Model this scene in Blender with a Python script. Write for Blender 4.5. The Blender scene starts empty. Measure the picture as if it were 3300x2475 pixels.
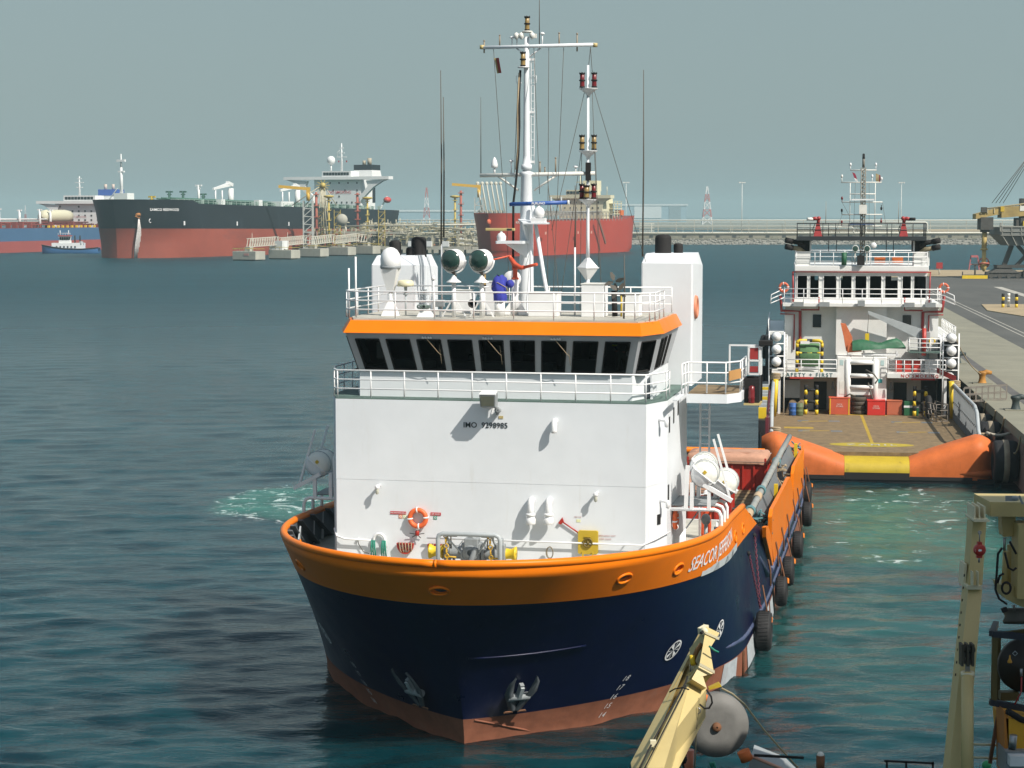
import bpy, math, random
from math import sin, cos, pi, radians, sqrt
from mathutils import Vector, Matrix, noise
random.seed(7)
SC = bpy.context.scene
COL = SC.collection
V = Vector

# ------------------------------------------------------------------ camera
cam_d = bpy.data.cameras.new('camera')
cam = bpy.data.objects.new('camera', cam_d)
COL.objects.link(cam)
cam.location = (0, 0, 17)
PITCH = radians(4.956)
cam.rotation_euler = (pi / 2 - PITCH, 0, 0)
cam_d.sensor_width = 36
cam_d.lens = 36 * 6227 / 3300
cam_d.clip_start = 0.5
cam_d.clip_end = 60000
SC.camera = cam

# ------------------------------------------------------------------ sky and sun
SUN_EL = radians(46)
sun_dir = V((0.71, -0.70, 0)).normalized()          # horizontal direction towards the sun
sun_vec = V((sun_dir.x * cos(SUN_EL), sun_dir.y * cos(SUN_EL), sin(SUN_EL)))
world = bpy.data.worlds.new('World')
SC.world = world
world.use_nodes = True
wn, wl = world.node_tree.nodes, world.node_tree.links
wn.clear()
w_out = wn.new('ShaderNodeOutputWorld')
w_bg = wn.new('ShaderNodeBackground')
w_sky = wn.new('ShaderNodeTexSky')
w_sky.sky_type = 'NISHITA'
w_sky.sun_disc = False
w_sky.sun_elevation = SUN_EL
w_sky.sun_rotation = math.atan2(sun_dir.x, sun_dir.y)
w_sky.air_density = 1.2
w_sky.dust_density = 2.5
w_sky.ozone_density = 1.0
w_mix = wn.new('ShaderNodeMixRGB')                    # the dust veil evens the sky out to a grey green
w_mix.blend_type = 'MIX'
w_geo = wn.new('ShaderNodeNewGeometry')
w_sep = wn.new('ShaderNodeSeparateXYZ')
wl.new(w_geo.outputs['Incoming'], w_sep.inputs[0])
w_abs = wn.new('ShaderNodeMath'); w_abs.operation = 'ABSOLUTE'
wl.new(w_sep.outputs[2], w_abs.inputs[0])
w_el = wn.new('ShaderNodeMapRange')                   # thick dust low down, thinning towards the zenith
w_el.interpolation_type = 'SMOOTHSTEP'
w_el.inputs[1].default_value = 0.05; w_el.inputs[2].default_value = 0.75
w_el.inputs[3].default_value = 0.88; w_el.inputs[4].default_value = 0.30
wl.new(w_abs.outputs[0], w_el.inputs[0])
wl.new(w_el.outputs[0], w_mix.inputs[0])
w_mix.inputs[2].default_value = (2.38, 3.12, 3.24, 1)
wl.new(w_sky.outputs[0], w_mix.inputs[1])
wl.new(w_mix.outputs[0], w_bg.inputs[0])
w_bg.inputs[1].default_value = 0.111
wl.new(w_bg.outputs[0], w_out.inputs[0])
sun_d = bpy.data.lights.new('sun', 'SUN')
sun_d.energy = 5.0
sun_d.angle = radians(0.6)
sun_d.color = (1.0, 0.95, 0.86)
sun = bpy.data.objects.new('sun', sun_d)
COL.objects.link(sun)
sun.rotation_euler = (-sun_vec).to_track_quat('-Z', 'Y').to_euler()
SC.view_settings.view_transform = 'Standard'
SC.view_settings.look = 'None'
SC.view_settings.exposure = 0.12
SC.view_settings.gamma = 1
SC.view_settings.use_curve_mapping = False
SC.render.engine = 'CYCLES'
SC.cycles.use_denoising = True
SC.cycles.max_bounces = 8
SC.cycles.volume_bounces = 0
SC.cycles.caustics_reflective = False
SC.cycles.caustics_refractive = False

# ------------------------------------------------------------------ helpers: materials
def lin(h):
    h = h.lstrip('#')
    out = []
    for i in (0, 2, 4):
        c = int(h[i:i + 2], 16) / 255
        out.append(c / 12.92 if c <= 0.04045 else ((c + 0.055) / 1.055) ** 2.4)
    return tuple(out)

def mat(name, col, rough=0.5, metal=0.0, var=0.12, scale=1.5, streak=0.0, streak_col=(0.16, 0.07, 0.03),
        bump=0.0, bump_scale=8.0, spec=0.5, streak_scale=(2.2, 2.2, 0.22), streak_cut=0.58):
    m = bpy.data.materials.new(name)
    m.use_nodes = True
    nt = m.node_tree
    n, l = nt.nodes, nt.links
    b = n['Principled BSDF']
    b.inputs['Roughness'].default_value = rough
    b.inputs['Metallic'].default_value = metal
    b.inputs['Specular IOR Level'].default_value = spec
    tc = n.new('ShaderNodeTexCoord')
    nz = n.new('ShaderNodeTexNoise')
    nz.inputs['Scale'].default_value = scale
    nz.inputs['Detail'].default_value = 6
    nz.inputs['Roughness'].default_value = 0.65
    l.new(tc.outputs['Object'], nz.inputs['Vector'])
    rmp = n.new('ShaderNodeMapRange')
    rmp.inputs['From Min'].default_value = 0.3
    rmp.inputs['From Max'].default_value = 0.7
    rmp.inputs['To Min'].default_value = 1 - var
    rmp.inputs['To Max'].default_value = 1 + var * 0.6
    l.new(nz.outputs[0], rmp.inputs[0])
    mul = n.new('ShaderNodeMixRGB')
    mul.blend_type = 'MULTIPLY'
    mul.inputs[0].default_value = 1
    mul.inputs[1].default_value = (*col, 1)
    l.new(rmp.outputs[0], mul.inputs[2])
    last = mul
    if streak > 0:
        mp = n.new('ShaderNodeMapping')
        mp.inputs['Scale'].default_value = streak_scale
        l.new(tc.outputs['Object'], mp.inputs['Vector'])
        n2 = n.new('ShaderNodeTexNoise')
        n2.inputs['Scale'].default_value = 1.6
        n2.inputs['Detail'].default_value = 8
        n2.inputs['Roughness'].default_value = 0.7
        l.new(mp.outputs[0], n2.inputs['Vector'])
        r2 = n.new('ShaderNodeMapRange')
        r2.inputs['From Min'].default_value = streak_cut
        r2.inputs['From Max'].default_value = streak_cut + 0.16
        r2.inputs['To Min'].default_value = 0
        r2.inputs['To Max'].default_value = streak
        l.new(n2.outputs[0], r2.inputs[0])
        mx = n.new('ShaderNodeMixRGB')
        l.new(r2.outputs[0], mx.inputs[0])
        l.new(last.outputs[0], mx.inputs[1])
        mx.inputs[2].default_value = (*streak_col, 1)
        last = mx
    l.new(last.outputs[0], b.inputs['Base Color'])
    rr = n.new('ShaderNodeMapRange')
    rr.inputs['To Min'].default_value = max(0.02, rough - 0.1)
    rr.inputs['To Max'].default_value = min(1, rough + 0.12)
    l.new(nz.outputs[0], rr.inputs[0])
    l.new(rr.outputs[0], b.inputs['Roughness'])
    if bump > 0:
        n3 = n.new('ShaderNodeTexNoise')
        n3.inputs['Scale'].default_value = bump_scale
        n3.inputs['Detail'].default_value = 4
        l.new(tc.outputs['Object'], n3.inputs['Vector'])
        bp = n.new('ShaderNodeBump')
        bp.inputs['Strength'].default_value = bump
        bp.inputs['Distance'].default_value = 0.05
        l.new(n3.outputs[0], bp.inputs['Height'])
        l.new(bp.outputs[0], b.inputs['Normal'])
    return m

WHITE = mat('white_paint', (0.76, 0.785, 0.81), 0.42, var=0.05, scale=0.5, streak=0.22, streak_col=(0.55, 0.52, 0.45), bump=0.22, bump_scale=0.9)
WHITE2 = mat('white_paint_trim', (0.80, 0.80, 0.80), 0.4, var=0.06, scale=2)
WWEATHER = mat('weathered_white', (0.74, 0.73, 0.68), 0.5, var=0.14, scale=1.2, streak=0.4, streak_col=(0.36, 0.24, 0.14), streak_cut=0.6)
GREYFRAME = mat('pale_grey_paint', (0.42, 0.43, 0.45), 0.4, var=0.06)
ORANGE = mat('orange_paint', (0.80, 0.19, 0.006), 0.36, spec=0.16, var=0.07, scale=0.9, streak=0.15, streak_col=(0.45, 0.11, 0.01), bump=0.12, bump_scale=0.8)
ORANGE2 = mat('worn_orange_paint', (0.62, 0.155, 0.04), 0.55, spec=0.25, var=0.18, scale=0.9, streak=0.75, streak_col=(0.09, 0.045, 0.03), streak_cut=0.63)
NAVY = mat('navy_hull_paint', (0.0035, 0.0065, 0.034), 0.30, spec=0.22, var=0.25, scale=0.8, streak=0.12, streak_col=(0.10, 0.10, 0.14), bump=0.10, bump_scale=0.5)
NAVY2 = mat('worn_navy_paint', (0.060, 0.078, 0.15), 0.45, var=0.3, scale=1.3, streak=0.5, streak_col=(0.20, 0.20, 0.24), streak_cut=0.5)
BOOT = mat('red_brown_antifouling', (0.25, 0.095, 0.055), 0.6, spec=0.25, var=0.25, scale=1.4, streak=0.45, streak_col=(0.20, 0.13, 0.10), streak_scale=(0.8, 0.8, 0.8), bump=0.2, bump_scale=3)
PRIMER = mat('grey_primer', (0.42, 0.45, 0.47), 0.7, var=0.2, scale=2.5, streak=0.5, streak_col=(0.3, 0.13, 0.08))
DGREY = mat('dark_grey_steel', (0.085, 0.095, 0.105), 0.55, var=0.3, scale=1.5)
GREY = mat('grey_steel', (0.27, 0.29, 0.30), 0.5, var=0.18, scale=2.0, streak=0.25)
PGREY = mat('panel_grey', (0.15, 0.165, 0.175), 0.5, var=0.12)
LGREY = mat('light_grey_steel', (0.40, 0.43, 0.44), 0.5, var=0.12)
BLACK = mat('black_rubber', (0.016, 0.016, 0.017), 0.75, var=0.35, scale=3, bump=0.3, bump_scale=6)
SOOT = mat('soot_black', (0.012, 0.011, 0.011), 0.8, var=0.3)
GLASS = mat('dark_window_glass', (0.010, 0.014, 0.016), 0.04, var=0.2, spec=0.9)
DECKGREEN = mat('green_deck_paint', (0.10, 0.16, 0.14), 0.7, var=0.25, streak=0.3)
DECKBEIGE = mat('cream_deck_paint', (0.46, 0.44, 0.38), 0.7, var=0.2)
WOOD = mat('deck_planking', (0.225, 0.158, 0.082), 0.85, var=0.35, scale=2.2, streak=0.5, streak_col=(0.10, 0.068, 0.042), streak_scale=(0.5, 1.6, 1), streak_cut=0.48, bump=0.3, bump_scale=5)
RUST = mat('rusty_steel', (0.17, 0.075, 0.035), 0.8, var=0.4, scale=4)
RED = mat('red_paint', (0.42, 0.03, 0.02), 0.4, var=0.15, streak=0.2)
REDD = mat('dark_red_paint', (0.34, 0.035, 0.035), 0.45, var=0.2, streak=0.2)
YELLOW = mat('yellow_paint', (0.72, 0.50, 0.02), 0.45, var=0.12, streak=0.2)
OCHRE = mat('ochre_yellow_paint', (0.55, 0.38, 0.03), 0.5, var=0.15)
BEIGE = mat('beige_crane_paint', (0.52, 0.41, 0.18), 0.5, var=0.10, streak=0.15, streak_col=(0.35, 0.27, 0.14))
BLUECANVAS = mat('blue_canvas', (0.035, 0.045, 0.32), 0.85, var=0.25, bump=0.5, bump_scale=6)
GREENTARP = mat('green_tarpaulin', (0.02, 0.12, 0.055), 0.6, var=0.3, bump=0.5, bump_scale=3)
TARP = mat('faded_pink_tarpaulin', (0.50, 0.27, 0.18), 0.8, var=0.2, bump=0.5, bump_scale=5)
PIPEW = mat('weathered_pipe_grey', (0.30, 0.31, 0.29), 0.6, var=0.3, scale=1.5, streak=0.7, streak_col=(0.26, 0.2, 0.13), streak_scale=(1.5, .5, 1.5))
ROPE = mat('hemp_rope', (0.36, 0.28, 0.18), 0.9, var=0.3)
ROPEG = mat('green_hose', (0.02, 0.22, 0.15), 0.6, var=0.2)
ROPEB = mat('blue_green_rope', (0.10, 0.22, 0.24), 0.8, var=0.3)
WIRE = mat('dark_wire', (0.10, 0.09, 0.075), 0.7)
TANROD = mat('tan_fibreglass', (0.30, 0.24, 0.17), 0.6)
BRASS = mat('amber_lantern', (0.30, 0.20, 0.07), 0.3, var=0.2, scale=6)
REDLAMP = mat('red_lantern', (0.16, 0.012, 0.015), 0.3, var=0.2, scale=6)
LAMPGLASS = mat('green_lamp_glass', (0.03, 0.07, 0.055), 0.06, spec=0.9)
STEEL = mat('bare_steel', (0.35, 0.35, 0.35), 0.35, metal=0.8)
TILEWHITE = mat('white_lettering', (0.80, 0.80, 0.80), 0.5, var=0.10, scale=4)
TBLACK = mat('black_lettering', (0.02, 0.03, 0.035), 0.5)
TRED = mat('red_lettering', (0.50, 0.04, 0.04), 0.5)
SKIN = mat('skin', (0.19, 0.09, 0.055), 0.6)
COVERALL = mat('orange_coverall', (0.78, 0.16, 0.025), 0.8, var=0.15, bump=0.4, bump_scale=9)
HIVIS = mat('hi_vis_yellow', (0.65, 0.72, 0.05), 0.7)
HAIR = mat('dark_hair', (0.012, 0.01, 0.009), 0.7)
CONC = mat('pale_concrete', (0.235, 0.225, 0.17), 0.9, var=0.16, scale=0.25, streak=0.35, streak_col=(0.155, 0.15, 0.12), streak_scale=(0.1, 0.06, 0.1), streak_cut=0.5)
LBLUE = mat('blue_plastic', (0.04, 0.12, 0.36), 0.5, var=0.1)

# ------------------------------------------------------------------ helpers: objects
def tag(o, label=None, cat=None, group=None, kind=None):
    if label: o['label'] = label
    if cat: o['category'] = cat
    if group: o['group'] = group
    if kind: o['kind'] = kind
    return o

def thing(name, label, cat, loc=(0, 0, 0), rz=0.0, group=None):
    o = bpy.data.objects.new(name, None)
    o.empty_display_size = 0.3
    COL.objects.link(o)
    o.location = loc
    o.rotation_euler = (0, 0, rz)
    return tag(o, label, cat, group)

def dup(root, loc=None, rz=None, label=None, group=None):
    r = root.copy(); COL.objects.link(r)
    if loc is not None: r.location = loc
    if rz is not None: r.rotation_euler = (0, 0, rz)
    if label: r['label'] = label
    if group: r['group'] = group
    for ch in list(root.children):
        c = ch.copy(); COL.objects.link(c); c.parent = r
        for g in list(ch.children):
            d = g.copy(); COL.objects.link(d); d.parent = c
    return r

def put(o, parent, loc=(0, 0, 0), rot=(0, 0, 0), sc=None):
    """a copy of a part (mesh shared) under a parent"""
    c = o.copy(); COL.objects.link(c); c.parent = parent
    c.location = loc; c.rotation_euler = rot
    if sc: c.scale = sc
    return c

def frame_of(d):
    d = V(d).normalized()
    a = V((0, 0, 1)) if abs(d.z) < 0.95 else V((1, 0, 0))
    u = d.cross(a).normalized()
    return u, d.cross(u).normalized()

class MB:
    def __init__(s):
        s.v, s.f, s.m, s.s = [], [], [], []
    def add(s, vs, fs, mi=0, sm=False):
        b = len(s.v)
        s.v += [tuple(x) for x in vs]
        for f in fs:
            s.f.append(tuple(b + i for i in f)); s.m.append(mi); s.s.append(sm)
        return s
    def face(s, pts, mi=0): return s.add(pts, [range(len(pts))], mi)
    def box(s, a, b, mi=0):
        x0, y0, z0 = min(a[0], b[0]), min(a[1], b[1]), min(a[2], b[2])
        x1, y1, z1 = max(a[0], b[0]), max(a[1], b[1]), max(a[2], b[2])
        return s.hexa([(x0, y0, z0), (x1, y0, z0), (x1, y1, z0), (x0, y1, z0), (x0, y0, z1), (x1, y0, z1), (x1, y1, z1), (x0, y1, z1)], mi)
    def hexa(s, p, mi=0):
        return s.add(p, [(3, 2, 1, 0), (4, 5, 6, 7), (0, 1, 5, 4), (1, 2, 6, 5), (2, 3, 7, 6), (3, 0, 4, 7)], mi)
    def bar(s, p, q, w, h, mi=0, up=(0, 0, 1)):
        p, q = V(p), V(q); d = (q - p).normalized(); u = V(up)
        if abs(d.dot(u)) > 0.97: u = V((1, 0, 0))
        r = d.cross(u).normalized() * (w / 2); u2 = r.cross(d).normalized() * (h / 2)
        c = [-r - u2, r - u2, r + u2, -r + u2]
        return s.add([p + x for x in c] + [q + x for x in c], [(0, 1, 2, 3), (7, 6, 5, 4), (1, 0, 4, 5), (2, 1, 5, 6), (3, 2, 6, 7), (0, 3, 7, 4)], mi)
    def tube(s, pts, r, n=8, mi=0, closed=False, cap=True):
        pts = [V(p) for p in pts]; k = len(pts)
        rs = r if isinstance(r, (list, tuple)) else [r] * k
        T = []
        for i in range(k):
            a = pts[i - 1] if (i > 0 or closed) else pts[i]
            b = pts[(i + 1) % k] if (i < k - 1 or closed) else pts[i]
            T.append((b - a).normalized())
        u, w = frame_of(T[0]); vs = []
        for i in range(k):
            u = (u - T[i] * u.dot(T[i]))
            u = u.normalized() if u.length > 1e-6 else frame_of(T[i])[0]
            w = T[i].cross(u)
            for j in range(n):
                a = 2 * pi * j / n
                vs.append(pts[i] + (u * cos(a) + w * sin(a)) * rs[i])
        fs = []
        for i in range(k if closed else k - 1):
            i2 = (i + 1) % k
            for j in range(n):
                fs.append((i * n + j, i * n + (j + 1) % n, i2 * n + (j + 1) % n, i2 * n + j))
        s.add(vs, fs, mi, True)
        if cap and not closed:
            b = len(s.v) - k * n
            s.f += [tuple(b + j for j in reversed(range(n))), tuple(b + (k - 1) * n + j for j in range(n))]
            s.m += [mi, mi]; s.s += [False, False]
        return s
    def cyl(s, p, q, r, n=12, mi=0, r2=None): return s.tube([p, q], [r, r if r2 is None else r2], n, mi)
    def lathe(s, base, axis, prof, n=16, mi=0, sm=True):
        base = V(base); d = V(axis).normalized(); u, w = frame_of(d); vs = []
        for (r, h) in prof:
            for j in range(n):
                a = 2 * pi * j / n
                vs.append(base + d * h + (u * cos(a) + w * sin(a)) * max(r, 1e-4))
        fs = [(i * n + j, i * n + (j + 1) % n, (i + 1) * n + (j + 1) % n, (i + 1) * n + j) for i in range(len(prof) - 1) for j in range(n)]
        return s.add(vs, fs, mi, sm)
    def torus(s, c, axis, R, r, nu=24, nv=8, mi=0, sx=1, sy=1, udir=None):
        c = V(c); d = V(axis).normalized(); u, w = frame_of(d)
        if udir is not None:
            u = V(udir); u = (u - d * u.dot(d)).normalized(); w = d.cross(u)
        vs = []
        for i in range(nu):
            a = 2 * pi * i / nu; e = u * cos(a) * sx + w * sin(a) * sy; cc = c + e * R; en = e.normalized()
            for j in range(nv):
                b = 2 * pi * j / nv
                vs.append(cc + en * r * cos(b) + d * r * sin(b))
        fs = [(i * nv + j, ((i + 1) % nu) * nv + j, ((i + 1) % nu) * nv + (j + 1) % nv, i * nv + (j + 1) % nv) for i in range(nu) for j in range(nv)]
        return s.add(vs, fs, mi, True)
    def sphere(s, c, r, n=12, mi=0, sc=(1, 1, 1)):
        c = V(c); m = n // 2 + 1
        vs = []
        for i in range(m + 1):
            t = pi * i / m
            for j in range(n):
                a = 2 * pi * j / n
                vs.append((c.x + r * sc[0] * sin(t) * cos(a), c.y + r * sc[1] * sin(t) * sin(a), c.z + r * sc[2] * cos(t)))
        fs = [(i * n + j, (i + 1) * n + j, (i + 1) * n + (j + 1) % n, i * n + (j + 1) % n) for i in range(m) for j in range(n)]
        return s.add(vs, fs, mi, True)
    def grid(s, rows, mi=0, sm=True, closed=False, mfun=None):
        k = len(rows[0]); b = len(s.v)
        for r in rows: s.v += [tuple(p) for p in r]
        for i in range(len(rows) - 1):
            for j in range(k if closed else k - 1):
                j2 = (j + 1) % k
                s.f.append((b + i * k + j, b + i * k + j2, b + (i + 1) * k + j2, b + (i + 1) * k + j))
                s.m.append(mfun(i, j) if mfun else mi); s.s.append(sm)
        return s
    def prism(s, poly, z0, z1, mi=0, mt=None):
        """poly: [(x, y)] counter-clockwise, upright walls"""
        n = len(poly)
        vs = [(x, y, z0) for x, y in poly] + [(x, y, z1) for x, y in poly]
        s.add(vs, [(i, (i + 1) % n, n + (i + 1) % n, n + i) for i in range(n)], mi)
        s.add(vs, [tuple(range(n - 1, -1, -1))], mi)
        s.add(vs, [tuple(range(n, 2 * n))], mi if mt is None else mt)
        return s
    def frust(s, pa, pb, mi=0, mt=None):
        """two rings of 3-D points, same count, side faces and both caps"""
        n = len(pa); vs = list(pa) + list(pb)
        s.add(vs, [(i, (i + 1) % n, n + (i + 1) % n, n + i) for i in range(n)], mi)
        s.add(vs, [tuple(range(n - 1, -1, -1))], mi)
        s.add(vs, [tuple(range(n, 2 * n))], mi if mt is None else mt)
        return s
    def slab(s, pts, off, mi=0):
        """a plate: polygon of 3-D points thickened by the offset vector"""
        off = V(off)
        return s.frust(pts, [V(p) + off for p in pts], mi)
    def build(s, name, mats, parent=None, bevel=0.0, label=None):
        me = bpy.data.meshes.new(name)
        me.from_pydata(s.v, [], s.f)
        for m in (mats if isinstance(mats, (list, tuple)) else [mats]): me.materials.append(m)
        me.polygons.foreach_set('material_index', s.m)
        me.polygons.foreach_set('use_smooth', s.s)
        me.update()
        o = bpy.data.objects.new(name, me)
        COL.objects.link(o)
        if parent is not None: o.parent = parent
        if bevel > 0:
            b = o.modifiers.new('bevel', 'BEVEL'); b.width = bevel; b.segments = 2; b.limit_method = 'ANGLE'
        if label: o['label'] = label
        return o

def arc(c, r, a0, a1, n, plane='xz'):
    out = []
    for i in range(n + 1):
        a = a0 + (a1 - a0) * i / n
        x, y = r * cos(a), r * sin(a)
        out.append(V(c) + (V((x, 0, y)) if plane == 'xz' else V((x, y, 0)) if plane == 'xy' else V((0, x, y))))
    return out

def catenary(p, q, sag, n=12):
    p, q = V(p), V(q)
    return [p.lerp(q, i / n) - V((0, 0, sag * 4 * (i / n) * (1 - i / n))) for i in range(n + 1)]

def text_faces(s, size, bold=0.0, shear=0.0, align='LEFT', space=1.0):
    """flat lettering as vertices (u, v) and faces"""
    cu = bpy.data.curves.new('t', 'FONT')
    cu.body = s; cu.size = size; cu.offset = bold; cu.shear = shear; cu.align_x = align; cu.resolution_u = 3
    cu.space_character = space
    ob = bpy.data.objects.new('t', cu)
    COL.objects.link(ob)
    dg = bpy.context.evaluated_depsgraph_get()
    me = ob.evaluated_get(dg).to_mesh()
    vs = [(v.co.x, v.co.y) for v in me.vertices]
    fs = [tuple(p.vertices) for p in me.polygons]
    ob.evaluated_get(dg).to_mesh_clear()
    bpy.data.objects.remove(ob); bpy.data.curves.remove(cu)
    return vs, fs

def lettering(name, s, size, origin, u, v, m, parent, bold=0.0, align='CENTER', off=0.012, space=1.0):
    vs, fs = text_faces(s, size, bold, align=align, space=space)
    o, u, v = V(origin), V(u).normalized(), V(v).normalized()
    n = u.cross(v).normalized() * off
    mb = MB(); mb.add([o + u * a + v * b + n for a, b in vs], fs)
    return mb.build(name, m, parent)

class Frame:
    """a place with a heading: l to the picture's right, s away from the camera, z up"""
    def __init__(s, X, Y, yaw):
        s.o = V((X, Y, 0)); s.yaw = radians(yaw)
        s.a = V((sin(s.yaw), cos(s.yaw), 0)); s.r = V((cos(s.yaw), -sin(s.yaw), 0))
        s.rz = -s.yaw
    def w(s, l, t, z=0): return s.o + s.r * l + s.a * t + V((0, 0, z))

def railing(parent, pts, h=1.05, bars=3, gap=1.5, r=0.024, m=None, name='railing', closed=False, lean=None):
    """rail along a polyline: bars are one part, each post a sub-part"""
    m = m or WHITE2
    pts = [V(p) for p in pts]
    mb = MB()
    for k in range(1, bars + 1):
        zz = h * k / bars
        mb.tube([p + V((0, 0, zz)) for p in pts], r if k < bars else r * 1.2, 6, closed=closed)
    ro = mb.build(name, m, parent)
    post = None
    seq = pts + ([pts[0]] if closed else [])
    for i in range(len(seq) - 1):
        a, b = seq[i], seq[i + 1]
        n = max(1, round((b - a).length / gap))
        for k in range(n + (1 if i == len(seq) - 2 and not closed else 0)):
            p = a.lerp(b, k / n)
            if post is None:
                post = MB().tube([(0, 0, 0), (0, 0, h)], r, 6).build('rail_post', m, ro)
                post.location = p
            else:
                put(post, ro, p)
    return ro
# ================================================================== water
def water_material():
    m = bpy.data.materials.new('sea_water'); m.use_nodes = True
    nt = m.node_tree; n, l = nt.nodes, nt.links
    b = n['Principled BSDF']
    tc = n.new('ShaderNodeTexCoord')
    def mapping(sc, rot=0.0, loc=(0, 0, 0)):
        mp = n.new('ShaderNodeMapping')
        mp.inputs['Scale'].default_value = sc; mp.inputs['Rotation'].default_value = (0, 0, rot); mp.inputs['Location'].default_value = loc
        l.new(tc.outputs['Object'], mp.inputs['Vector'])
        return mp.outputs[0]
    def nz(vec, detail=3, rough=0.5, dist=0.0, scale=1.0):
        t = n.new('ShaderNodeTexNoise')
        t.inputs['Scale'].default_value = scale; t.inputs['Detail'].default_value = detail
        t.inputs['Roughness'].default_value = rough; t.inputs['Distortion'].default_value = dist
        l.new(vec, t.inputs['Vector'])
        return t.outputs[0]
    def mth(op, a, c=None, v=None, clamp=False):
        t = n.new('ShaderNodeMath'); t.operation = op; t.use_clamp = clamp
        for i, q in enumerate((a, c if c is not None else v)):
            if q is None: continue
            if isinstance(q, (int, float)): t.inputs[i].default_value = q
            else: l.new(q, t.inputs[i])
        return t.outputs[0]
    def rng(x, a, c, lo=0.0, hi=1.0, smooth=True):
        t = n.new('ShaderNodeMapRange'); t.interpolation_type = 'SMOOTHSTEP' if smooth else 'LINEAR'
        t.inputs[1].default_value = a; t.inputs[2].default_value = c; t.inputs[3].default_value = lo; t.inputs[4].default_value = hi
        l.new(x, t.inputs[0])
        return t.outputs[0]
    # patches of churned water: ellipses with ragged edges
    sep = n.new('ShaderNodeSeparateXYZ'); l.new(tc.outputs['Object'], sep.inputs[0])
    warp = nz(mapping((0.10, 0.07, 1)), 5, 0.6)
    warp2 = nz(mapping((0.13, 0.09, 1), 0.4, (31, 7, 0)), 5, 0.6)
    def blob(cx, cy, rx, ry, edge=0.35):
        a = mth('DIVIDE', mth('SUBTRACT', mth('ADD', sep.outputs[0], mth('MULTIPLY', mth('SUBTRACT', warp, 0.5), rx * 1.3)), cx), rx)
        c = mth('DIVIDE', mth('SUBTRACT', mth('ADD', sep.outputs[1], mth('MULTIPLY', mth('SUBTRACT', warp2, 0.5), ry * 1.3)), cy), ry)
        d = mth('ADD', mth('MULTIPLY', a, a), mth('MULTIPLY', c, c))
        return rng(d, 1 - edge, 1 + edge * 1.6, 1, 0)
    wash = mth('MAXIMUM', blob(23.5, 106, 9.5, 12.5, 0.6), blob(-10.5, 114, 6.8, 6.6, 0.3))
    wash2 = mth('MULTIPLY', blob(14, 88, 5.5, 22, 0.8), 0.35)
    wash_all = mth('MAXIMUM', wash, wash2)
    slick = nz(mapping((0.012, 0.03, 1), 0.12), 4, 0.55, 0.6)
    mott = nz(mapping((0.22, 0.5, 1), 0.1, (5, 2, 0)), 5, 0.6, 0.4)
    # colour
    deep = n.new('ShaderNodeMixRGB'); l.new(rng(mott, 0.32, 0.7), deep.inputs[0])
    deep.inputs[1].default_value = (0.0012, 0.017, 0.024, 1); deep.inputs[2].default_value = (0.0050, 0.042, 0.053, 1)
    ch = n.new('ShaderNodeMixRGB'); l.new(mth('MULTIPLY', wash_all, rng(mott, 0.2, 0.7, 0.5, 1.0)), ch.inputs[0])
    l.new(deep.outputs[0], ch.inputs[1]); ch.inputs[2].default_value = (0.030, 0.150, 0.120, 1)
    # foam: broken streaks, mostly along the edge of the churned patches
    fn = nz(mapping((0.55, 0.75, 1), 0.25), 9, 0.72, 1.2)
    fb = nz(mapping((0.09, 0.13, 1), 0.3, (3, 9, 0)), 3, 0.5)
    foam = mth('MULTIPLY', mth('MULTIPLY', rng(fn, 0.575, 0.70), rng(fb, 0.43, 0.58)), rng(wash, 0.15, 0.6))
    edge = mth('MULTIPLY', rng(blob(-13.8, 113.6, 3.6, 6.8, 0.5), 0.2, 0.8), rng(fn, 0.53, 0.66))
    edge2 = mth('MULTIPLY', rng(blob(27, 113, 7.5, 8, 0.6), 0.2, 0.8), mth('MULTIPLY', rng(fn, 0.545, 0.67), rng(fb, 0.38, 0.52)))
    foam = mth('MAXIMUM', mth('MAXIMUM', foam, edge), edge2, clamp=True)
    fm = n.new('ShaderNodeMixRGB'); l.new(mth('MULTIPLY', foam, 0.8), fm.inputs[0]); l.new(ch.outputs[0], fm.inputs[1]); fm.inputs[2].default_value = (0.62, 0.70, 0.68, 1)
    l.new(fm.outputs[0], b.inputs['Base Color'])
    b.inputs['IOR'].default_value = 1.33
    b.inputs['Subsurface Weight'].default_value = 1.0
    b.inputs['Subsurface Scale'].default_value = 1.0
    b.inputs['Subsurface Radius'].default_value = (5.0, 13.0, 13.0)
    b.inputs['Specular IOR Level'].default_value = 0.31
    # waves too small and far to be told apart roughen the sheet instead
    dist = mth('SQRT', mth('ADD', mth('MULTIPLY', sep.outputs[0], sep.outputs[0]), mth('MULTIPLY', sep.outputs[1], sep.outputs[1])))
    l.new(mth('MAXIMUM', rng(dist, 60, 520, 0.10, 0.42), rng(foam, 0.0, 1.0, 0.10, 0.6)), b.inputs['Roughness'])
    # waves, heights in metres
    w0 = nz(mapping((0.05, 0.13, 1), 0.18), 3, 0.5, 0.3)
    w1 = nz(mapping((0.17, 0.50, 1), 0.10, (2, 8, 0)), 4, 0.55, 0.5)
    w2 = nz(mapping((0.7, 1.7, 1), -0.12), 4, 0.6, 0.4)
    w3 = nz(mapping((3.2, 5.5, 1), 0.3), 3, 0.6)
    h = mth('ADD', mth('MULTIPLY', w0, 0.10), mth('MULTIPLY', w1, 0.10))
    fine = mth('ADD', mth('MULTIPLY', w2, 0.055), mth('MULTIPLY', w3, 0.014))
    fine = mth('MULTIPLY', fine, rng(slick, 0.35, 0.62, 0.45, 1.25))
    h = mth('ADD', h, fine)
    h = mth('ADD', h, mth('MULTIPLY', mth('MULTIPLY', fn, wash), 0.16))
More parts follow.
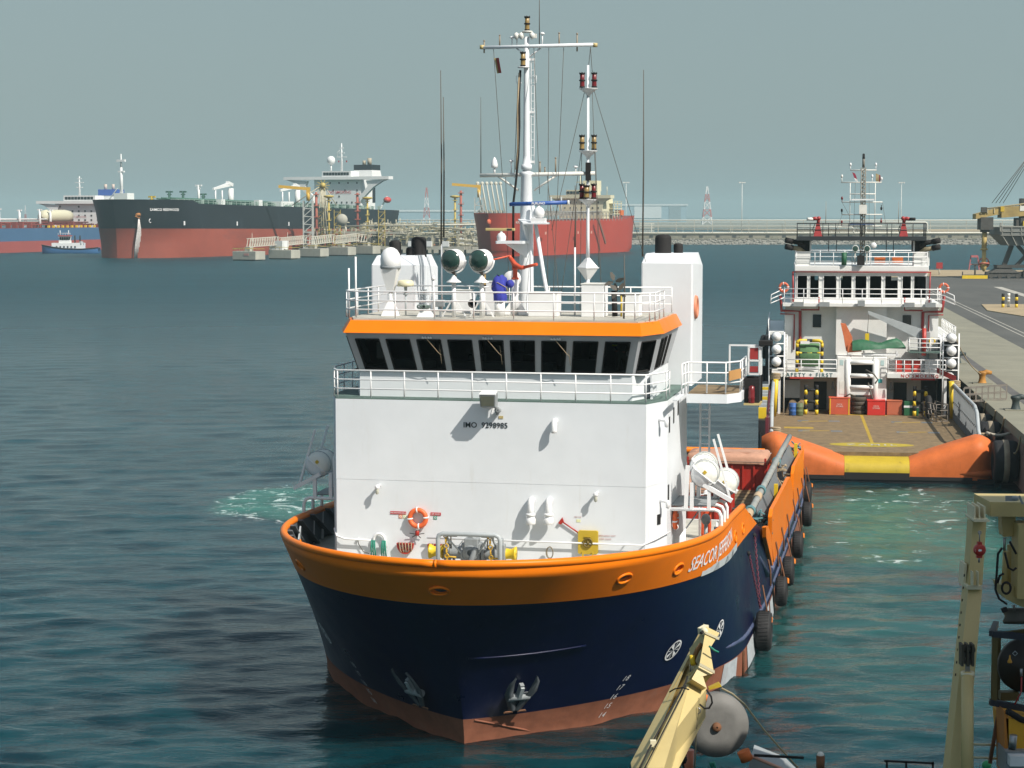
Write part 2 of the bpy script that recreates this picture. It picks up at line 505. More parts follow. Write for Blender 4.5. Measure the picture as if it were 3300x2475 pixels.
    bp = n.new('ShaderNodeBump'); bp.inputs['Strength'].default_value = 1.0; bp.inputs['Distance'].default_value = 1.0
    l.new(h, bp.inputs['Height']); l.new(bp.outputs[0], b.inputs['Normal'])
    return m

import numpy as np
def sea():
    """one sheet: rings round our vessel, fine and rippled in the harbour in view, flat far out"""
    rad = [0.0]
    r = 18.0
    while r < 760: rad.append(r); r *= 1.0046
    while r < 26000: rad.append(r); r *= 1.12
    fine = np.radians(np.arange(-25, 25.01, 0.19)); coarse = np.radians(np.arange(31, 330, 7.5))
    ang = np.concatenate([fine, coarse]); R_ = np.array(rad[1:])
    A_, RR = np.meshgrid(ang, R_)
    X, Y = RR * np.sin(A_), RR * np.cos(A_)
    Z = np.zeros_like(X); rg = np.random.default_rng(5)
    inside = np.clip((np.radians(24.5) - np.abs(A_)) / 0.05, 0, 1)
    step = np.maximum(RR * 0.0046, RR * 0.0034)
    patch = 0.75 + 0.35 * np.sin(X * 0.045 + 1.3 * np.sin(Y * 0.021)) * np.sin(Y * 0.033 + 0.8)
    for k in range(96):
        lam = 0.62 * (9.0 ** rg.random()); th = rg.normal(0.10, 0.42) + np.pi / 2
        kx, ky = 2 * np.pi / lam * np.cos(th), 2 * np.pi / lam * np.sin(th)
        amp = lam * 0.0050 * (1.0 if lam < 1.8 else (1.8 / lam) ** 1.1)
        fade = np.clip((lam / step - 2.2) / 2.5, 0, 1)
        ph = kx * X + ky * Y + rg.random() * 6.28 + 0.6 * np.sin(X * 0.11 + k) + 0.5 * np.sin(Y * 0.07 + 2 * k)
        Z += amp * fade * (np.sin(ph) + 0.22 * np.cos(2 * ph)) * (patch if lam < 4 else 1)
    Z *= inside * np.clip((750 - RR) / 300, 0, 1)
    n = len(ang); m = len(R_)
    verts = np.concatenate([[[0, 0, 0]], np.stack([X, Y, Z], -1).reshape(-1, 3)])
    i, j = np.meshgrid(np.arange(m - 1), np.arange(n), indexing='ij')
    a = 1 + i * n + j; b_ = 1 + i * n + (j + 1) % n
    quads = np.stack([a, b_, b_ + n, a + n], -1).reshape(-1, 4)[:, ::-1]
    tri = [(0, 1 + (q + 1) % n, 1 + q) for q in range(n)]
    me = bpy.data.meshes.new('water')
    nq = len(quads)
    me.vertices.add(len(verts)); me.vertices.foreach_set('co', verts.astype(np.float32).ravel())
    loops = np.concatenate([quads.ravel(), np.array(tri).ravel()])
    me.loops.add(len(loops)); me.loops.foreach_set('vertex_index', loops.astype(np.int32))
    me.polygons.add(nq + n)
    me.polygons.foreach_set('loop_start', np.concatenate([np.arange(nq) * 4, nq * 4 + np.arange(n) * 3]).astype(np.int32))
    me.polygons.foreach_set('loop_total', np.concatenate([np.full(nq, 4), np.full(n, 3)]).astype(np.int32))
    me.polygons.foreach_set('use_smooth', np.ones(nq + n, bool))
    me.update(calc_edges=True); me.validate()
    me.materials.append(water_material())
    o = bpy.data.objects.new('water', me); COL.objects.link(o)
    tag(o, kind='structure')
sea()

# ================================================================== haze
hz = MB().box((-7000, -600, -1.5), (7000, 9500, 90))
hm = bpy.data.materials.new('haze_air'); hm.use_nodes = True
hn, hl = hm.node_tree.nodes, hm.node_tree.links
hn.clear()
ho = hn.new('ShaderNodeOutputMaterial'); hv = hn.new('ShaderNodeVolumePrincipled')
hv.inputs['Color'].default_value = (0.56, 0.78, 0.82, 1)
hv.inputs['Density'].default_value = 0.00017
hv.inputs['Anisotropy'].default_value = 0.0
hl.new(hv.outputs[0], ho.inputs['Volume'])
tag(hz.build('haze', hm), kind='stuff')

# ================================================================== far land
SAND = mat('pale_sand', (0.42, 0.31, 0.18), 0.95, var=0.2, scale=0.02)
SANDQ = mat('quay_sand', (0.36, 0.28, 0.17), 0.95, var=0.2, scale=0.3)
LAND = mat('flat_shore', (0.30, 0.27, 0.20), 0.95, var=0.25, scale=0.006, streak=0.5, streak_col=(0.16, 0.17, 0.13), streak_scale=(0.002, 0.02, 1))
ROCK = mat('rock_armour', (0.23, 0.22, 0.19), 0.95, var=0.5, scale=0.6)
ROADM = mat('causeway_fill', (0.25, 0.23, 0.18), 0.95, var=0.3, scale=0.1)
mb = MB()
mb.box((-6500, 4200, -1), (6500, 9300, 2.6))
tag(mb.build('shore', LAND), kind='structure')
mb = MB()
mb.box((150, 2900, -1), (2600, 3600, 2.0))
tag(mb.build('low_terrain', LAND), kind='structure')
mb = MB()
sb = [(235, 2230), (300, 2160), (420, 2110), (900, 2050), (900, 2330), (560, 2380), (360, 2330), (270, 2290)]
mb.prism(sb, -1, 1.6)
tag(mb.build('sand_terrain', SAND), kind='structure')
mb = MB()
mb.prism([(150, 2480), (420, 2400), (980, 2390), (980, 2480), (300, 2560)], -1, 1.2)
tag(mb.build('mud_terrain', LAND), kind='structure')

# ------------------------------------------------------------------ causeway
BW = Frame(60, 1172, -1.0)
cw = thing('causeway', 'long stone causeway with pale rock slope across the far side of the harbour', 'causeway', BW.o, BW.rz)
mb = MB()
mb.prism([(-210, 9), (420, 9), (420, 34), (-210, 34)], -1, 3.3)
mb.prism([(-210, 14), (420, 14), (420, 34), (-210, 34)], 3.3, 6.2)
mb.build('causeway_bank', ROADM, cw)
mb = MB()
mb.box((-210, 13.4, 6.2), (420, 14.2, 6.9)); mb.box((-210, 8.4, 3.3), (420, 9.0, 4.0))
mb.build('parapet', CONC, cw)
DARKOPEN = mat('dark_opening', (0.05, 0.05, 0.05), 0.9)
mb = MB()
for k in range(60):
    x = -200 + k * 10.2
    mb.box((x, 13.7, 4.3), (x + 2.2, 13.99, 5.4), 0)
    if k % 2: mb.box((x + 4, 11.5, 3.3), (x + 7, 13.0, 5.0), 1)
mb.build('culvert_row', [DARKOPEN, CONC], cw)
rk = MB()
rr = random.Random(3)
for k in range(1900):
    x = rr.uniform(-208, 418); t = rr.random(); y = 0.5 + t * 8.6; z = -0.4 + t * 3.7
    s_ = rr.uniform(0.6, 1.3)
    vs = []
    for i in range(6):
        d = [(1, 0, 0), (-1, 0, 0), (0, 1, 0), (0, -1, 0), (0, 0, 1), (0, 0, -1)][i]
        q = s_ * rr.uniform(0.7, 1.2)
        vs.append((x + d[0] * q, y + d[1] * q, z + d[2] * q * 0.75))
    rk.add(vs, [(0, 2, 4), (2, 1, 4), (1, 3, 4), (3, 0, 4), (2, 0, 5), (1, 2, 5), (3, 1, 5), (0, 3, 5)])
rk.add([(-210, -0.3, -1), (420, -0.3, -1), (420, 9.2, 3.2), (-210, 9.2, 3.2)], [(0, 1, 2, 3)])
ro = rk.build('rock_armour', ROCK, cw); ro['kind'] = 'stuff'

PIPEM = mat('pale_pipe_paint', (0.62, 0.60, 0.52), 0.5, var=0.1)
RACKM = mat('rack_steel', (0.45, 0.43, 0.36), 0.6, var=0.2)
pl = thing('pipeline', 'long pale pipeline carried on thin posts along the causeway', 'pipeline', BW.w(0, 20, 6.2), BW.rz)
mb = MB()
mb.tube([(-210, 0, 8.5), (365, 0, 8.5)], 0.32, 8)
mb.build('top_pipe', PIPEM, pl)
mb = MB()
for z, y in ((1.0, 1.5), (1.0, 2.6), (0.7, 0.2)): mb.tube([(-210, y, z), (420, y, z)], 0.3, 6)
mb.build('low_pipe', PIPEM, pl)
post = MB().box((-0.16, -0.16, 0), (0.16, 0.16, 8.3)).build('post', RACKM, pl); post.location = (-205, 0, 0)
for k in range(1, 52):
    put(post, pl, (-205 + k * 11.2, 0, 0))
post2 = MB().box((-0.13, 1.4, 0), (0.13, 1.7, 6.3)).build('stub_post', RACKM, pl); post2.location = (-199, 0, 0)
for k in range(1, 40): put(post2, pl, (-199 + k * 15.3, 0, 0))
# expansion loops at the right
el = thing('pipe_loop', 'large pale pipe expansion loops rising on the causeway behind the moored ship', 'pipe', BW.w(0, 17, 6.2), BW.rz)
for i, (x0, x1, z0, z1, y) in enumerate([(142, 158, 0.5, 6.0, 0), (163, 196, 0.8, 7.2, 1), (128, 150, 0.5, 4.2, -1), (176, 182, 0.6, 3.2, -1.5)]):
    mb = MB()
    mb.tube([(x0 - 14, y, z1), (x1 - 1.2, y, z1), (x1 - 0.3, y, z1 - 0.4), (x1, y, z1 - 1.3), (x1, y, z0 + 1.3), (x1 + 0.4, y, z0 + 0.4), (x1 + 1.3, y, z0), (x1 + 40, y, z0)], 0.5, 8)
    mb.build('loop_pipe', PIPEM, el)
# pipe rack stumps left of the loops (pale frames above the causeway)
for i, (x, d) in enumerate([(6, 0), (20, 1)]):
    t = thing('pipe_rack', 'pale steel pipe rack frame on the causeway %s' % ('just right of the red tanker stern' if i == 0 else 'behind the thin right whip aerial'), 'rack', BW.w(x, 15, 6.2), BW.rz, 'pipe racks on the causeway')
    mb = MB()
    for xx in (0, 5.5):
        for z in (0,): mb.box((xx, 0, 0), (xx + 0.6, 0.6, 6.5))
    mb.build('leg', PIPEM, t)
    mb = MB()
    for z in (1.8, 3.6, 5.4, 6.4): mb.box((-1.5, 0.1, z), (7.5, 0.5, z + 0.35))
    mb.build('cross_beam', PIPEM, t)

# light masts
lm = thing('light_mast', 'tall thin light mast above the causeway left of the moored ship', 'light mast', BW.w(0, 26, 6.0), 0, 'light masts along the causeway')
MB().tube([(0, 0, 0), (0, 0, 32)], [0.28, 0.14], 6).build('pole', WWEATHER, lm)
MB().box((-1.8, -0.3, 31.7), (1.8, 0.3, 32.1)).build('crossarm', WWEATHER, lm)
for x in (-1.6, 0, 1.6): MB().box((x - 0.35, -0.8, 31.5), (x + 0.35, 0.3, 32.2)).build('floodlight', WWEATHER, lm)
def col_at(px, d): return (px - 1650) / 6227 * d
lm.location = (col_at(2388, 1200), 1200, 6.0)
dup(lm, (col_at(2016, 1200), 1200, 6), None, 'tall thin light mast on the causeway right of the whip aerial at the right funnel')
dup(lm, (col_at(2899, 1205), 1205, 6), None, 'tall thin light mast on the causeway right of the moored ship mast')

# far building: cladding colours lightened to stand in for thicker haze
FARW = mat('hazed_cladding', (0.55, 0.60, 0.62), 0.8, var=0.05)
FARB = mat('hazed_blue_cladding', (0.22, 0.33, 0.40), 0.8, var=0.05)
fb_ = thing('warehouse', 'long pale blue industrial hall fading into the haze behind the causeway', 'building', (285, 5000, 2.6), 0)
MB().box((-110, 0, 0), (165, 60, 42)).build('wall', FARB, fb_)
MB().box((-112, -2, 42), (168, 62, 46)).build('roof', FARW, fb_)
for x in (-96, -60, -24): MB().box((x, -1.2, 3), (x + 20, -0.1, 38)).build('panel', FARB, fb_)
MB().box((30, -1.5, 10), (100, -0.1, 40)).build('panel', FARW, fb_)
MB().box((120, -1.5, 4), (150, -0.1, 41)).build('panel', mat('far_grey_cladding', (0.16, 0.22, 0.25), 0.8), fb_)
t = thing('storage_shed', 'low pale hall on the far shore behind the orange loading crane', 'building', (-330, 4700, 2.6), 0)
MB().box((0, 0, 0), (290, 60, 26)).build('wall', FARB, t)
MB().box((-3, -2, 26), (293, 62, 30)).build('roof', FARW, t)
# pylon
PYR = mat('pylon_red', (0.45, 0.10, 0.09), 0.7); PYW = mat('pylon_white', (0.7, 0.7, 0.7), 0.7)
def pylon(x, y, z, h, w, label, bands=6):
    t = thing('lattice_tower', label, 'tower', (x, y, z), 0)
    for k in range(bands):
        a, b_ = k / bands, (k + 1) / bands
        wa, wb = w * (1 - a * 0.88), w * (1 - b_ * 0.88)
        mb = MB()
        A_ = [V((sx * wa, sy * wa, a * h)) for sx, sy in ((-1, -1), (1, -1), (1, 1), (-1, 1))]
        B_ = [V((sx * wb, sy * wb, b_ * h)) for sx, sy in ((-1, -1), (1, -1), (1, 1), (-1, 1))]
        for i in range(4):
            mb.bar(A_[i], B_[i], w * 0.13, w * 0.13); mb.bar(A_[i], B_[(i + 1) % 4], w * 0.09, w * 0.09); mb.bar(B_[i], A_[(i + 1) % 4], w * 0.09, w * 0.09)
            mb.bar(B_[i], B_[(i + 1) % 4], w * 0.09, w * 0.09)
        mb.build('lattice_section', PYR if k % 2 else PYW, t)
    return t
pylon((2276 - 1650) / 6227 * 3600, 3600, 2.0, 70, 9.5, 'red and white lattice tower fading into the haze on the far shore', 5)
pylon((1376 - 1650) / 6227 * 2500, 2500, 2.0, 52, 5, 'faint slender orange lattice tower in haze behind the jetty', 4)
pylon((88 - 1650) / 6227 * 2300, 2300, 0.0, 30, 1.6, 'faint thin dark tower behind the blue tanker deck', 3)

# ================================================================== quay
Q = Frame(33.4, 133, 7.6)
QZ = 3.8
qy = thing('quay', 'broad pale concrete quay with stained side wall where the second ship is moored', 'quay', Q.w(0.13, 0, 0), Q.rz)
QWALL = mat('stained_quay_wall', (0.27, 0.155, 0.125), 0.9, var=0.25, scale=0.6, streak=0.4, streak_col=(0.10, 0.07, 0.06), streak_scale=(0.6, 0.6, 0.2))
ASPH = mat('asphalt', (0.085, 0.085, 0.078), 0.9, var=0.22, scale=0.08, streak=0.35, streak_col=(0.13, 0.125, 0.11), streak_scale=(0.12, 0.02, 1), streak_cut=0.5)
mb = MB()
mb.box((0, -110, -3), (420, 352, QZ - 0.02))
mb.build('quay_wall', QWALL, qy)
mb = MB()
for k in range(46):
    y0 = -110 + k * 10.05
    y1 = min(y0 + 10.0, 352)
    mb.box((-0.25, y0, QZ - 0.62), (9.6, y1, QZ))
mb.build('apron_slab', CONC, qy, bevel=0.03)
mb = MB(); mb.box((9.6, -110, QZ - 0.3), (300, 300, QZ - 0.004)); mb.build('asphalt_road', ASPH, qy)
mb = MB(); mb.box((9.6, 300.02, QZ - 0.3), (420, 351.8, QZ + 0.05)); mb.build('sand_strip', SANDQ, qy)
mb = MB(); mb.prism([(15.8, 160), (14.6, 141), (19, 118), (75, 104), (75, 172)], QZ - 0.2, QZ + 0.10); mb.build('sand_island', SANDQ, qy)
LINE = mat('worn_road_line', (0.42, 0.40, 0.35), 0.9, var=0.3, scale=0.8)
DLINE = mat('dark_joint', (0.11, 0.105, 0.10), 0.9, var=0.3, scale=0.5)
mb = MB(); mb.box((2.2, -110, QZ), (2.95, 330, QZ + 0.006)); mb.build('crane_rail_slot', DLINE, qy)
mb = MB()
for x in (12.1, 12.9): mb.box((x, -110, QZ - 0.004), (x + 0.16, 300, QZ + 0.004))
mb.build('rail_line', LINE, qy)
mb = MB(); mb.box((26, 180, QZ - 0.004), (27.5, 236, QZ + 0.003)); mb.box((40, 236, QZ - 0.004), (44, 241, QZ + 0.003)); mb.build('road_line', LINE, qy)
# fenders on the quay wall
def fender(s_, z, label):
    t = thing('dock_fender', label, 'fender', Q.w(0.05, s_, z), Q.rz, 'drum fenders along the quay wall')
    mb = MB()
    mb.lathe((-0.02, 0, 0), (-1, 0, 0), [(0.3, 0), (1.25, 0), (1.32, 0.25), (1.32, 1.25), (1.25, 1.42), (0.55, 1.45), (0.5, 1.15), (0.05, 1.1)], 20)
    mb.build('rubber_drum', BLACK, t)
    MB().lathe((-0.55, 0, 0), (-1, 0, 0), [(1.325, 0), (1.36, 0.02), (1.36, 0.34), (1.325, 0.36)], 20).build('worn_band', mat('worn_rubber_band', (0.30, 0.25, 0.18), 0.9, var=0.3), t)
    MB().tube(catenary((-0.4, 0.2, 1.25), (-0.2, -3.2, 1.9), 0.9, 10), 0.06, 6).build('chain', ROPE, t)
    return t
for s_, lb in [(-3.5, 'big black drum fender on the quay wall beside the orange stern corner'), (1.5, 'second black drum fender on the quay wall, beside the stern rails'),
               (7.5, 'third black drum fender, below the gangway on the quay wall'), (15, 'small looking black drum fender beyond the gangway on the quay wall'), (-12, 'black drum fender low on the wall, nearest of all the drum fenders')]:
    fender(s_, 1.9 if s_ > -10 else 1.6, lb)
# bollards
BOLM = mat('bollard_iron', (0.035, 0.05, 0.05), 0.6)
def bollard(l_, s_, label, m=BOLM, k=1.0):
    t = thing('bollard', label, 'bollard', Q.w(l_, s_, QZ), Q.rz, 'mooring bollards on the quay edge')
    MB().box((-0.75, -0.55, 0), (0.75, 0.55, 0.06)).build('base_plate', CONC, t)
    mb = MB()
    mb.lathe((0, 0, 0.05), (0, 0, 1), [(0.36, 0), (0.30, 0.12), (0.24, 0.4), (0.26, 0.62), (0.36, 0.76), (0.34, 0.9), (0.05, 0.96)], 14)
    mb.tube([(0, 0, 0.8), (0.35, 0, 0.92), (0.72, 0, 0.86)], [0.22, 0.2, 0.14], 10)
    mb.build('horn', m, t)
bollard(1.3, 41, 'dark bollard on the quay edge near the moored ship stairs', k=1)
bollard(1.25, 20, 'rusty orange bollard with the mooring line on the quay edge', mat('rusty_orange_bollard', (0.42, 0.19, 0.03), 0.7, var=0.3))
bollard(1.25, -1.2, 'dark horned bollard nearest on the quay edge')
# bollard posts on the sand island
def guard_post(l_, s_, label, striped=True):
    t = thing('guard_post', label, 'post', Q.w(l_, s_, QZ + 0.1), Q.rz, 'guard posts on the sand island')
    for k in range(4):
        MB().cyl((0, 0, k * 0.5), (0, 0, (k + 1) * 0.5), 0.22, 10).build('band', (YELLOW if k % 2 == 0 else SOOT) if striped else WWEATHER, t)
guard_post(17.9, 150, 'yellow and black striped post left of the white post on the sand island')
guard_post(19.8, 150, 'yellow and black striped post right of the white post on the sand island')
guard_post(18.8, 151, 'plain white post between two striped posts on the sand island', False)
# ================================================================== the near supply ship
A = Frame(-1.54, 61.28, 11.5)
S1 = thing('supply_ship', 'white offshore supply ship with orange bow band and navy hull, bow towards us', 'ship', A.o, A.rz)
LS = 54.0
def hb(s, z):
    w = min(max(z / 6.2, 0), 1)
    s0 = -3.85 * w ** 1.5; L = 13 - 1.3 * w; p = 1.96 + .26 * w; q = 1 + .96 * w; B = 8.1 - .45 * w
    t = min(max((s - s0) / L, 0), 1)
    b = B * max(1 - (1 - t) ** p, 0) ** (1 / q)
    if s > 9: b += 0.30 * min((s - 9) / 11, 1) ** 1.5
    if s > LS - 8: b -= 0.5 * ((s - LS + 8) / 8) ** 2
    return b
def s_stem(z): return -3.85 * min(max(z / 6.2, 0), 1) ** 1.5
def z_or(s): return 5.06 - .024 * s            # lower edge of the orange band
def z_cap(s): return 6.43 - .039 * s           # top of the bulwark
def z_top(s):                                  # top of the navy plating
    if s < 17: return z_or(s)
    if s < 27:
        t = (s - 17) / 10
        return z_or(17) + (2.15 - z_or(17)) * (t * t * (3 - 2 * t))
    return 2.15
def hull_pt(t, zf, side, smax=LS, off=0.0):
    """t 0..1 stem to stern, zf: height as a function of s"""
    s = 0.0
    for _ in range(6):
        z = zf(s); s0 = s_stem(z); s = s0 + (smax - s0) * t
    z = zf(s)
    return V((side * (hb(s, z) + off), s, z))
def hull_n(s, z, side):
    e = 0.05
    a = V((side * hb(s + e, z), s + e, z)) - V((side * hb(s - e, z), s - e, z))
    b = V((side * hb(s, z + e), s, z + e)) - V((side * hb(s, z - e), s, z - e))
    n = a.cross(b).normalized()
    return n if n.x * side > 0 else -n

ts = [(k / 60) ** 2.2 for k in range(61)]
rows_def = [lambda s: -1.5, lambda s: -0.3, lambda s: 0.25, lambda s: 0.85, lambda s: 0.90] + [
    (lambda s, f=f: 0.90 + (z_top(s) - 0.90) * f) for f in (0.05, 0.2, 0.35, 0.5, 0.65, 0.8, 0.9, 1.0)]
for side in (1, -1):
    mb = MB()
    rows = [[hull_pt(t, zf, side) for t in ts] for zf in rows_def]
    mb.grid(rows, mfun=lambda i, j: 1 if i < 3 else 0)
    mb.build('hull_side', [NAVY, BOOT], S1)
mb = MB()
st = [hull_pt(1, zf, 1) for zf in rows_def]; st2 = [V((-p.x, p.y, p.z)) for p in st]
mb.grid([st, st2], sm=False); mb.build('transom', NAVY2, S1)
# rubbing strakes on the hull
for side in (1, -1):
    mb = MB()
    mb.tube([V((side * (hb(s, 2.05) + 0.04), s, 2.0)) for s in [22 + k * 2.1 for k in range(15)]], 0.16, 8)
    mb.tube([V((side * (hb(s, 1.15) - 0.03), s, 1.15 + 0.7 * max(0, (15 - s) / 6) ** 1.5 * .5)) for s in [8.5 + k * 1.5 for k in range(30)]], 0.10, 8)
    mb.build('rubbing_strake', NAVY2, S1)
mb = MB()
mb.tube([V((hb(s, z), s, z)) + hull_n(s, z, 1) * 0.02 for s, z in [(-1.3 + 2.05 * k / 14, 3.13 + .12 * k / 14) for k in range(15)]], 0.035, 6)
mb.build('half_round_bar', NAVY, S1)
mb = MB()
mb.tube([V((hb(s, z), s, z)) + hull_n(s, z, 1) * 0.0 for s, z in [(0.0 + .25 * k, 0.80 - 0.055 * k * 2) for k in range(8)]], 0.04, 6)
mb.build('bow_weld_bar', BOOT, S1)
# grey primer patches on the boot-top
for (sa, sb_, za, zb) in [(9.2, 10.6, 0.0, 0.84), (12.4, 15.8, 0.0, 0.86), (16.2, 20.5, -0.2, 0.86), (21.2, 23.0, -0.2, 0.8)]:
    mb = MB(); n_ = 8
    mb.grid([[V((hb(sa + (sb_ - sa) * k / n_, z), sa + (sb_ - sa) * k / n_ , z)) + V((0.02, -0.005, 0)) for k in range(n_ + 1)] for z in (za, (za + zb) / 2, zb)])
    mb.build('primer_patch', PRIMER, S1)
mb = MB()
for s in (11.5, 16.0): mb.tube([V((hb(s, z) + .03, s - .02, z)) for z in (-0.3, 0.2, 0.86)], 0.05, 6); mb.build('keel_cooler_bar', RUST, S1)

# bulwark
s_end = lambda z: 14.4 + (5.85 - z) * 3.0
def bul_row(f, side, off=0.0, n=44):
    out = []
    for k in range(n + 1):
        t = (k / n) ** 1.7
        s = 0
        for _ in range(8):
            z = z_or(s) + (z_cap(s) - z_or(s)) * f
            s0 = s_stem(z); s = s0 + (s_end(z) - s0) * t
        z = z_or(s) + (z_cap(s) - z_or(s)) * f
        out.append(V((side * (hb(s, z) + (off if k else 0)), s, z)))
    return out
LEADS = [(-3.36, 5.66, 1), (-0.3, 5.68, 1), (2.35, 5.55, 1), (0.2, 5.62, -1), (10.8, 5.27, 1), (13.4, 5.15, 1)]
def lead_axes(s, z, side):
    p = V((side * hb(s, z), s, z)); n = hull_n(s, z, side)
    u = n.cross(V((0, 0, 1))).normalized()
    return p, n, u, n.cross(u)
LEAD_AX = [lead_axes(*q) for q in LEADS]
for side in (1, -1):
    mb = MB()
    outer = [bul_row(f / 15, side, 0.015, 360) for f in range(16)]
    mb.grid(outer)
    keep = []
    for q, f in enumerate(mb.f):
        c = (V(mb.v[f[0]]) + V(mb.v[f[2]])) / 2
        if not any((d := c - p).length < .6 and (d.dot(u) / .27) ** 2 + (d.dot(w) / .17) ** 2 < 1 for p, n, u, w in LEAD_AX): keep.append(q)
    mb.f = [mb.f[q] for q in keep]; mb.m = [mb.m[q] for q in keep]; mb.s = [mb.s[q] for q in keep]
    mb.build('bulwark', ORANGE, S1)
    mb = MB()
    inner = []
    for f in (0, .5, 1):
        row = []
        for p in bul_row(max(f, 0), side):
            n = hull_n(p.y, min(p.z, 6.1), side)
            q = p - V((n.x, n.y, 0)) * 0.14
            row.append(q)
        inner.append(row)
    mb.grid(inner)
    for k in range(4, 44, 3):
        a, b_ = inner[0][k], inner[2][k]
        n = hull_n(a.y, a.z, side); n = V((n.x, n.y, 0)).normalized()
        mb.bar(a - n * .12, b_ - n * .10, 0.05, 0.24, up=n)
    mb.build('bulwark_inside', DGREY, S1)
    mb = MB()
    mb.tube([p + V((0, 0, 0.0)) - V((side * 0.06, 0, 0)) for p in bul_row(1, side)], 0.125, 10)
    mb.build('cap_rail', ORANGE, S1)
# freeing port notch in the band, port side
mb = MB()
n_ = 12
lo = [V((hb(s, z_or(s)) + .05, s, z_or(s) - .02)) for s in [4.4 + 6.4 * k / n_ for k in range(n_ + 1)]]
hi = [V((hb(p.y, p.z + .24) + .05, p.y + .2, p.z + .24)) for p in lo]
mb.grid([lo, hi]); mb.build('freeing_port', LGREY, S1)
mb = MB()
for s in (5.6, 7.2, 8.8): mb.add([V((hb(s, 4.9) + .07, s, z_or(s))), V((hb(s + .7, 4.9) + .07, s + .7, z_or(s))), V((hb(s + .7, 4.9) + .07, s + .7, z_or(s) + .22))], [(0, 1, 2)])
mb.build('port_bracket', GREY, S1)
# oval fairleads in the bulwark
for p, n, u, w in LEAD_AX:
    mb = MB()
    mb.torus(p + n * 0.01, n, 1.0, 0.05, 30, 8, 0, .295, .19, udir=u)
    o = mb.build('fairlead_lip', ORANGE, S1)
    mb = MB()
    mb.grid([[p + n * d + (u * cos(a) * .285 + w * sin(a) * .18) * r for a in [2 * pi * i / 24 for i in range(24)]] for d, r in ((0.03, 1), (-.03, .93), (-.09, .8), (-.13, .5), (-.145, .01))], closed=True)
    mb.build('fairlead_bowl', ORANGE, o)

# hull markings
def hull_decal(name, vs, fs, s_a, z_a, side, m, flip=1):
    """flat (u, v) artwork laid along the plating from the anchor; u runs towards the stern on the port side"""
    pts = []
    for u, v in vs:
        z = z_a + v; s = s_a; n = 14
        d = u / n
        for _ in range(n):
            e = 0.02
            k = sqrt(1 + ((hb(s + e, z) - hb(s - e, z)) / (2 * e)) ** 2)
            s += d / k * flip
        pts.append(V((side * hb(s, z), s, z)) + hull_n(s, min(z, 6.1), side) * 0.035)
    mb = MB(); mb.add(pts, fs); return mb.build(name, m, S1)
vs, fs = text_faces('SEACOR JEFFERSON', 0.70, 0.006, 0.08)
w_ = max(v[0] for v in vs); k_ = 6.6 / w_
hull_decal('ship_name', [(u * k_, v) for u, v in vs], fs, 3.1, 5.32, 1, TILEWHITE)
vs, fs = text_faces('SEACOR JEFFERSON', 0.70, 0.006, 0.08)
hull_decal('ship_name', [((u - w_) * k_, v) for u, v in vs], fs, 2.95, 5.36, -1, TILEWHITE, -1)
for k, t in enumerate(('18', '17', '16', '15', '14')):
    vs, fs = text_faces(t, 0.27, 0.0, 0.0, space=1.15)
    z = 1.52 - k * 0.335
    hull_decal('draft_mark', vs, fs, 3.28 + .04 * k, z, 1, TILEWHITE)
    hull_decal('draft_mark', [(u - .3, v) for u, v in vs], fs, 2.95 + .12 * k, z + .1, -1, TILEWHITE, -1)
def ring_fan(r):
    vs, fs = [], []
    n = 40
    for i in range(n):
        a, b_ = 2 * pi * i / n, 2 * pi * (i + 1) / n
        k = len(vs)
        vs += [(r * cos(a), r * sin(a)), (r * cos(b_), r * sin(b_)), (r * .86 * cos(b_), r * .86 * sin(b_)), (r * .86 * cos(a), r * .86 * sin(a))]
        fs.append((k, k + 1, k + 2, k + 3))
    for q in range(4):
        a = pi / 4 + q * pi / 2
        k = len(vs)
        e = 0.26
        vs += [(0, 0), (r * .8 * cos(a - e), r * .8 * sin(a - e)), (r * .82 * cos(a), r * .82 * sin(a)), (r * .8 * cos(a + e), r * .8 * sin(a + e))]
        fs.append((k, k + 1, k + 2, k + 3))
        k = len(vs); a += pi / 4; e = .05
        vs += [(0, 0), (r * .8 * cos(a - e), r * .8 * sin(a - e)), (r * .8 * cos(a + e), r * .8 * sin(a + e))]
        fs.append((k, k + 1, k + 2))
    return vs, fs
vs, fs = ring_fan(0.36)
hull_decal('thruster_mark', vs, fs, 4.82, 2.3, 1, TILEWHITE)
hull_decal('thruster_mark', vs, fs, 7.91, 2.41, 1, TILEWHITE)
hull_decal('thruster_mark', vs, fs, 4.2, 2.5, -1, TILEWHITE, -1)

# decks
mb = MB()
fo = [hull_pt(t, lambda s: 4.95, 1) for t in [(k / 30) ** 2 * 0.34 for k in range(31)]]
pl_ = [(p.x - 0.1, p.y) for p in fo]
poly = [(-x, y) for x, y in reversed(pl_)] + pl_
mb.face([(x, y, 4.95) for x, y in poly])
mb.build('forecastle_deck', DECKBEIGE, S1)
mb = MB(); mb.box((-7.6, 15, 1.6), (7.6, LS - .3, 2.1)); mb.build('main_deck', DECKGREEN, S1)
mb = MB(); mb.box((-7.5, 16.6, 2.1), (7.5, 17.0, 4.9)); mb.build('forecastle_bulkhead', WHITE, S1)
for k in range(14):
    MB().box((2.2, 30 + k * 1.22, 2.1), (7.0, 31.0 + k * 1.22, 2.17)).build('deck_plank', WOOD, S1)

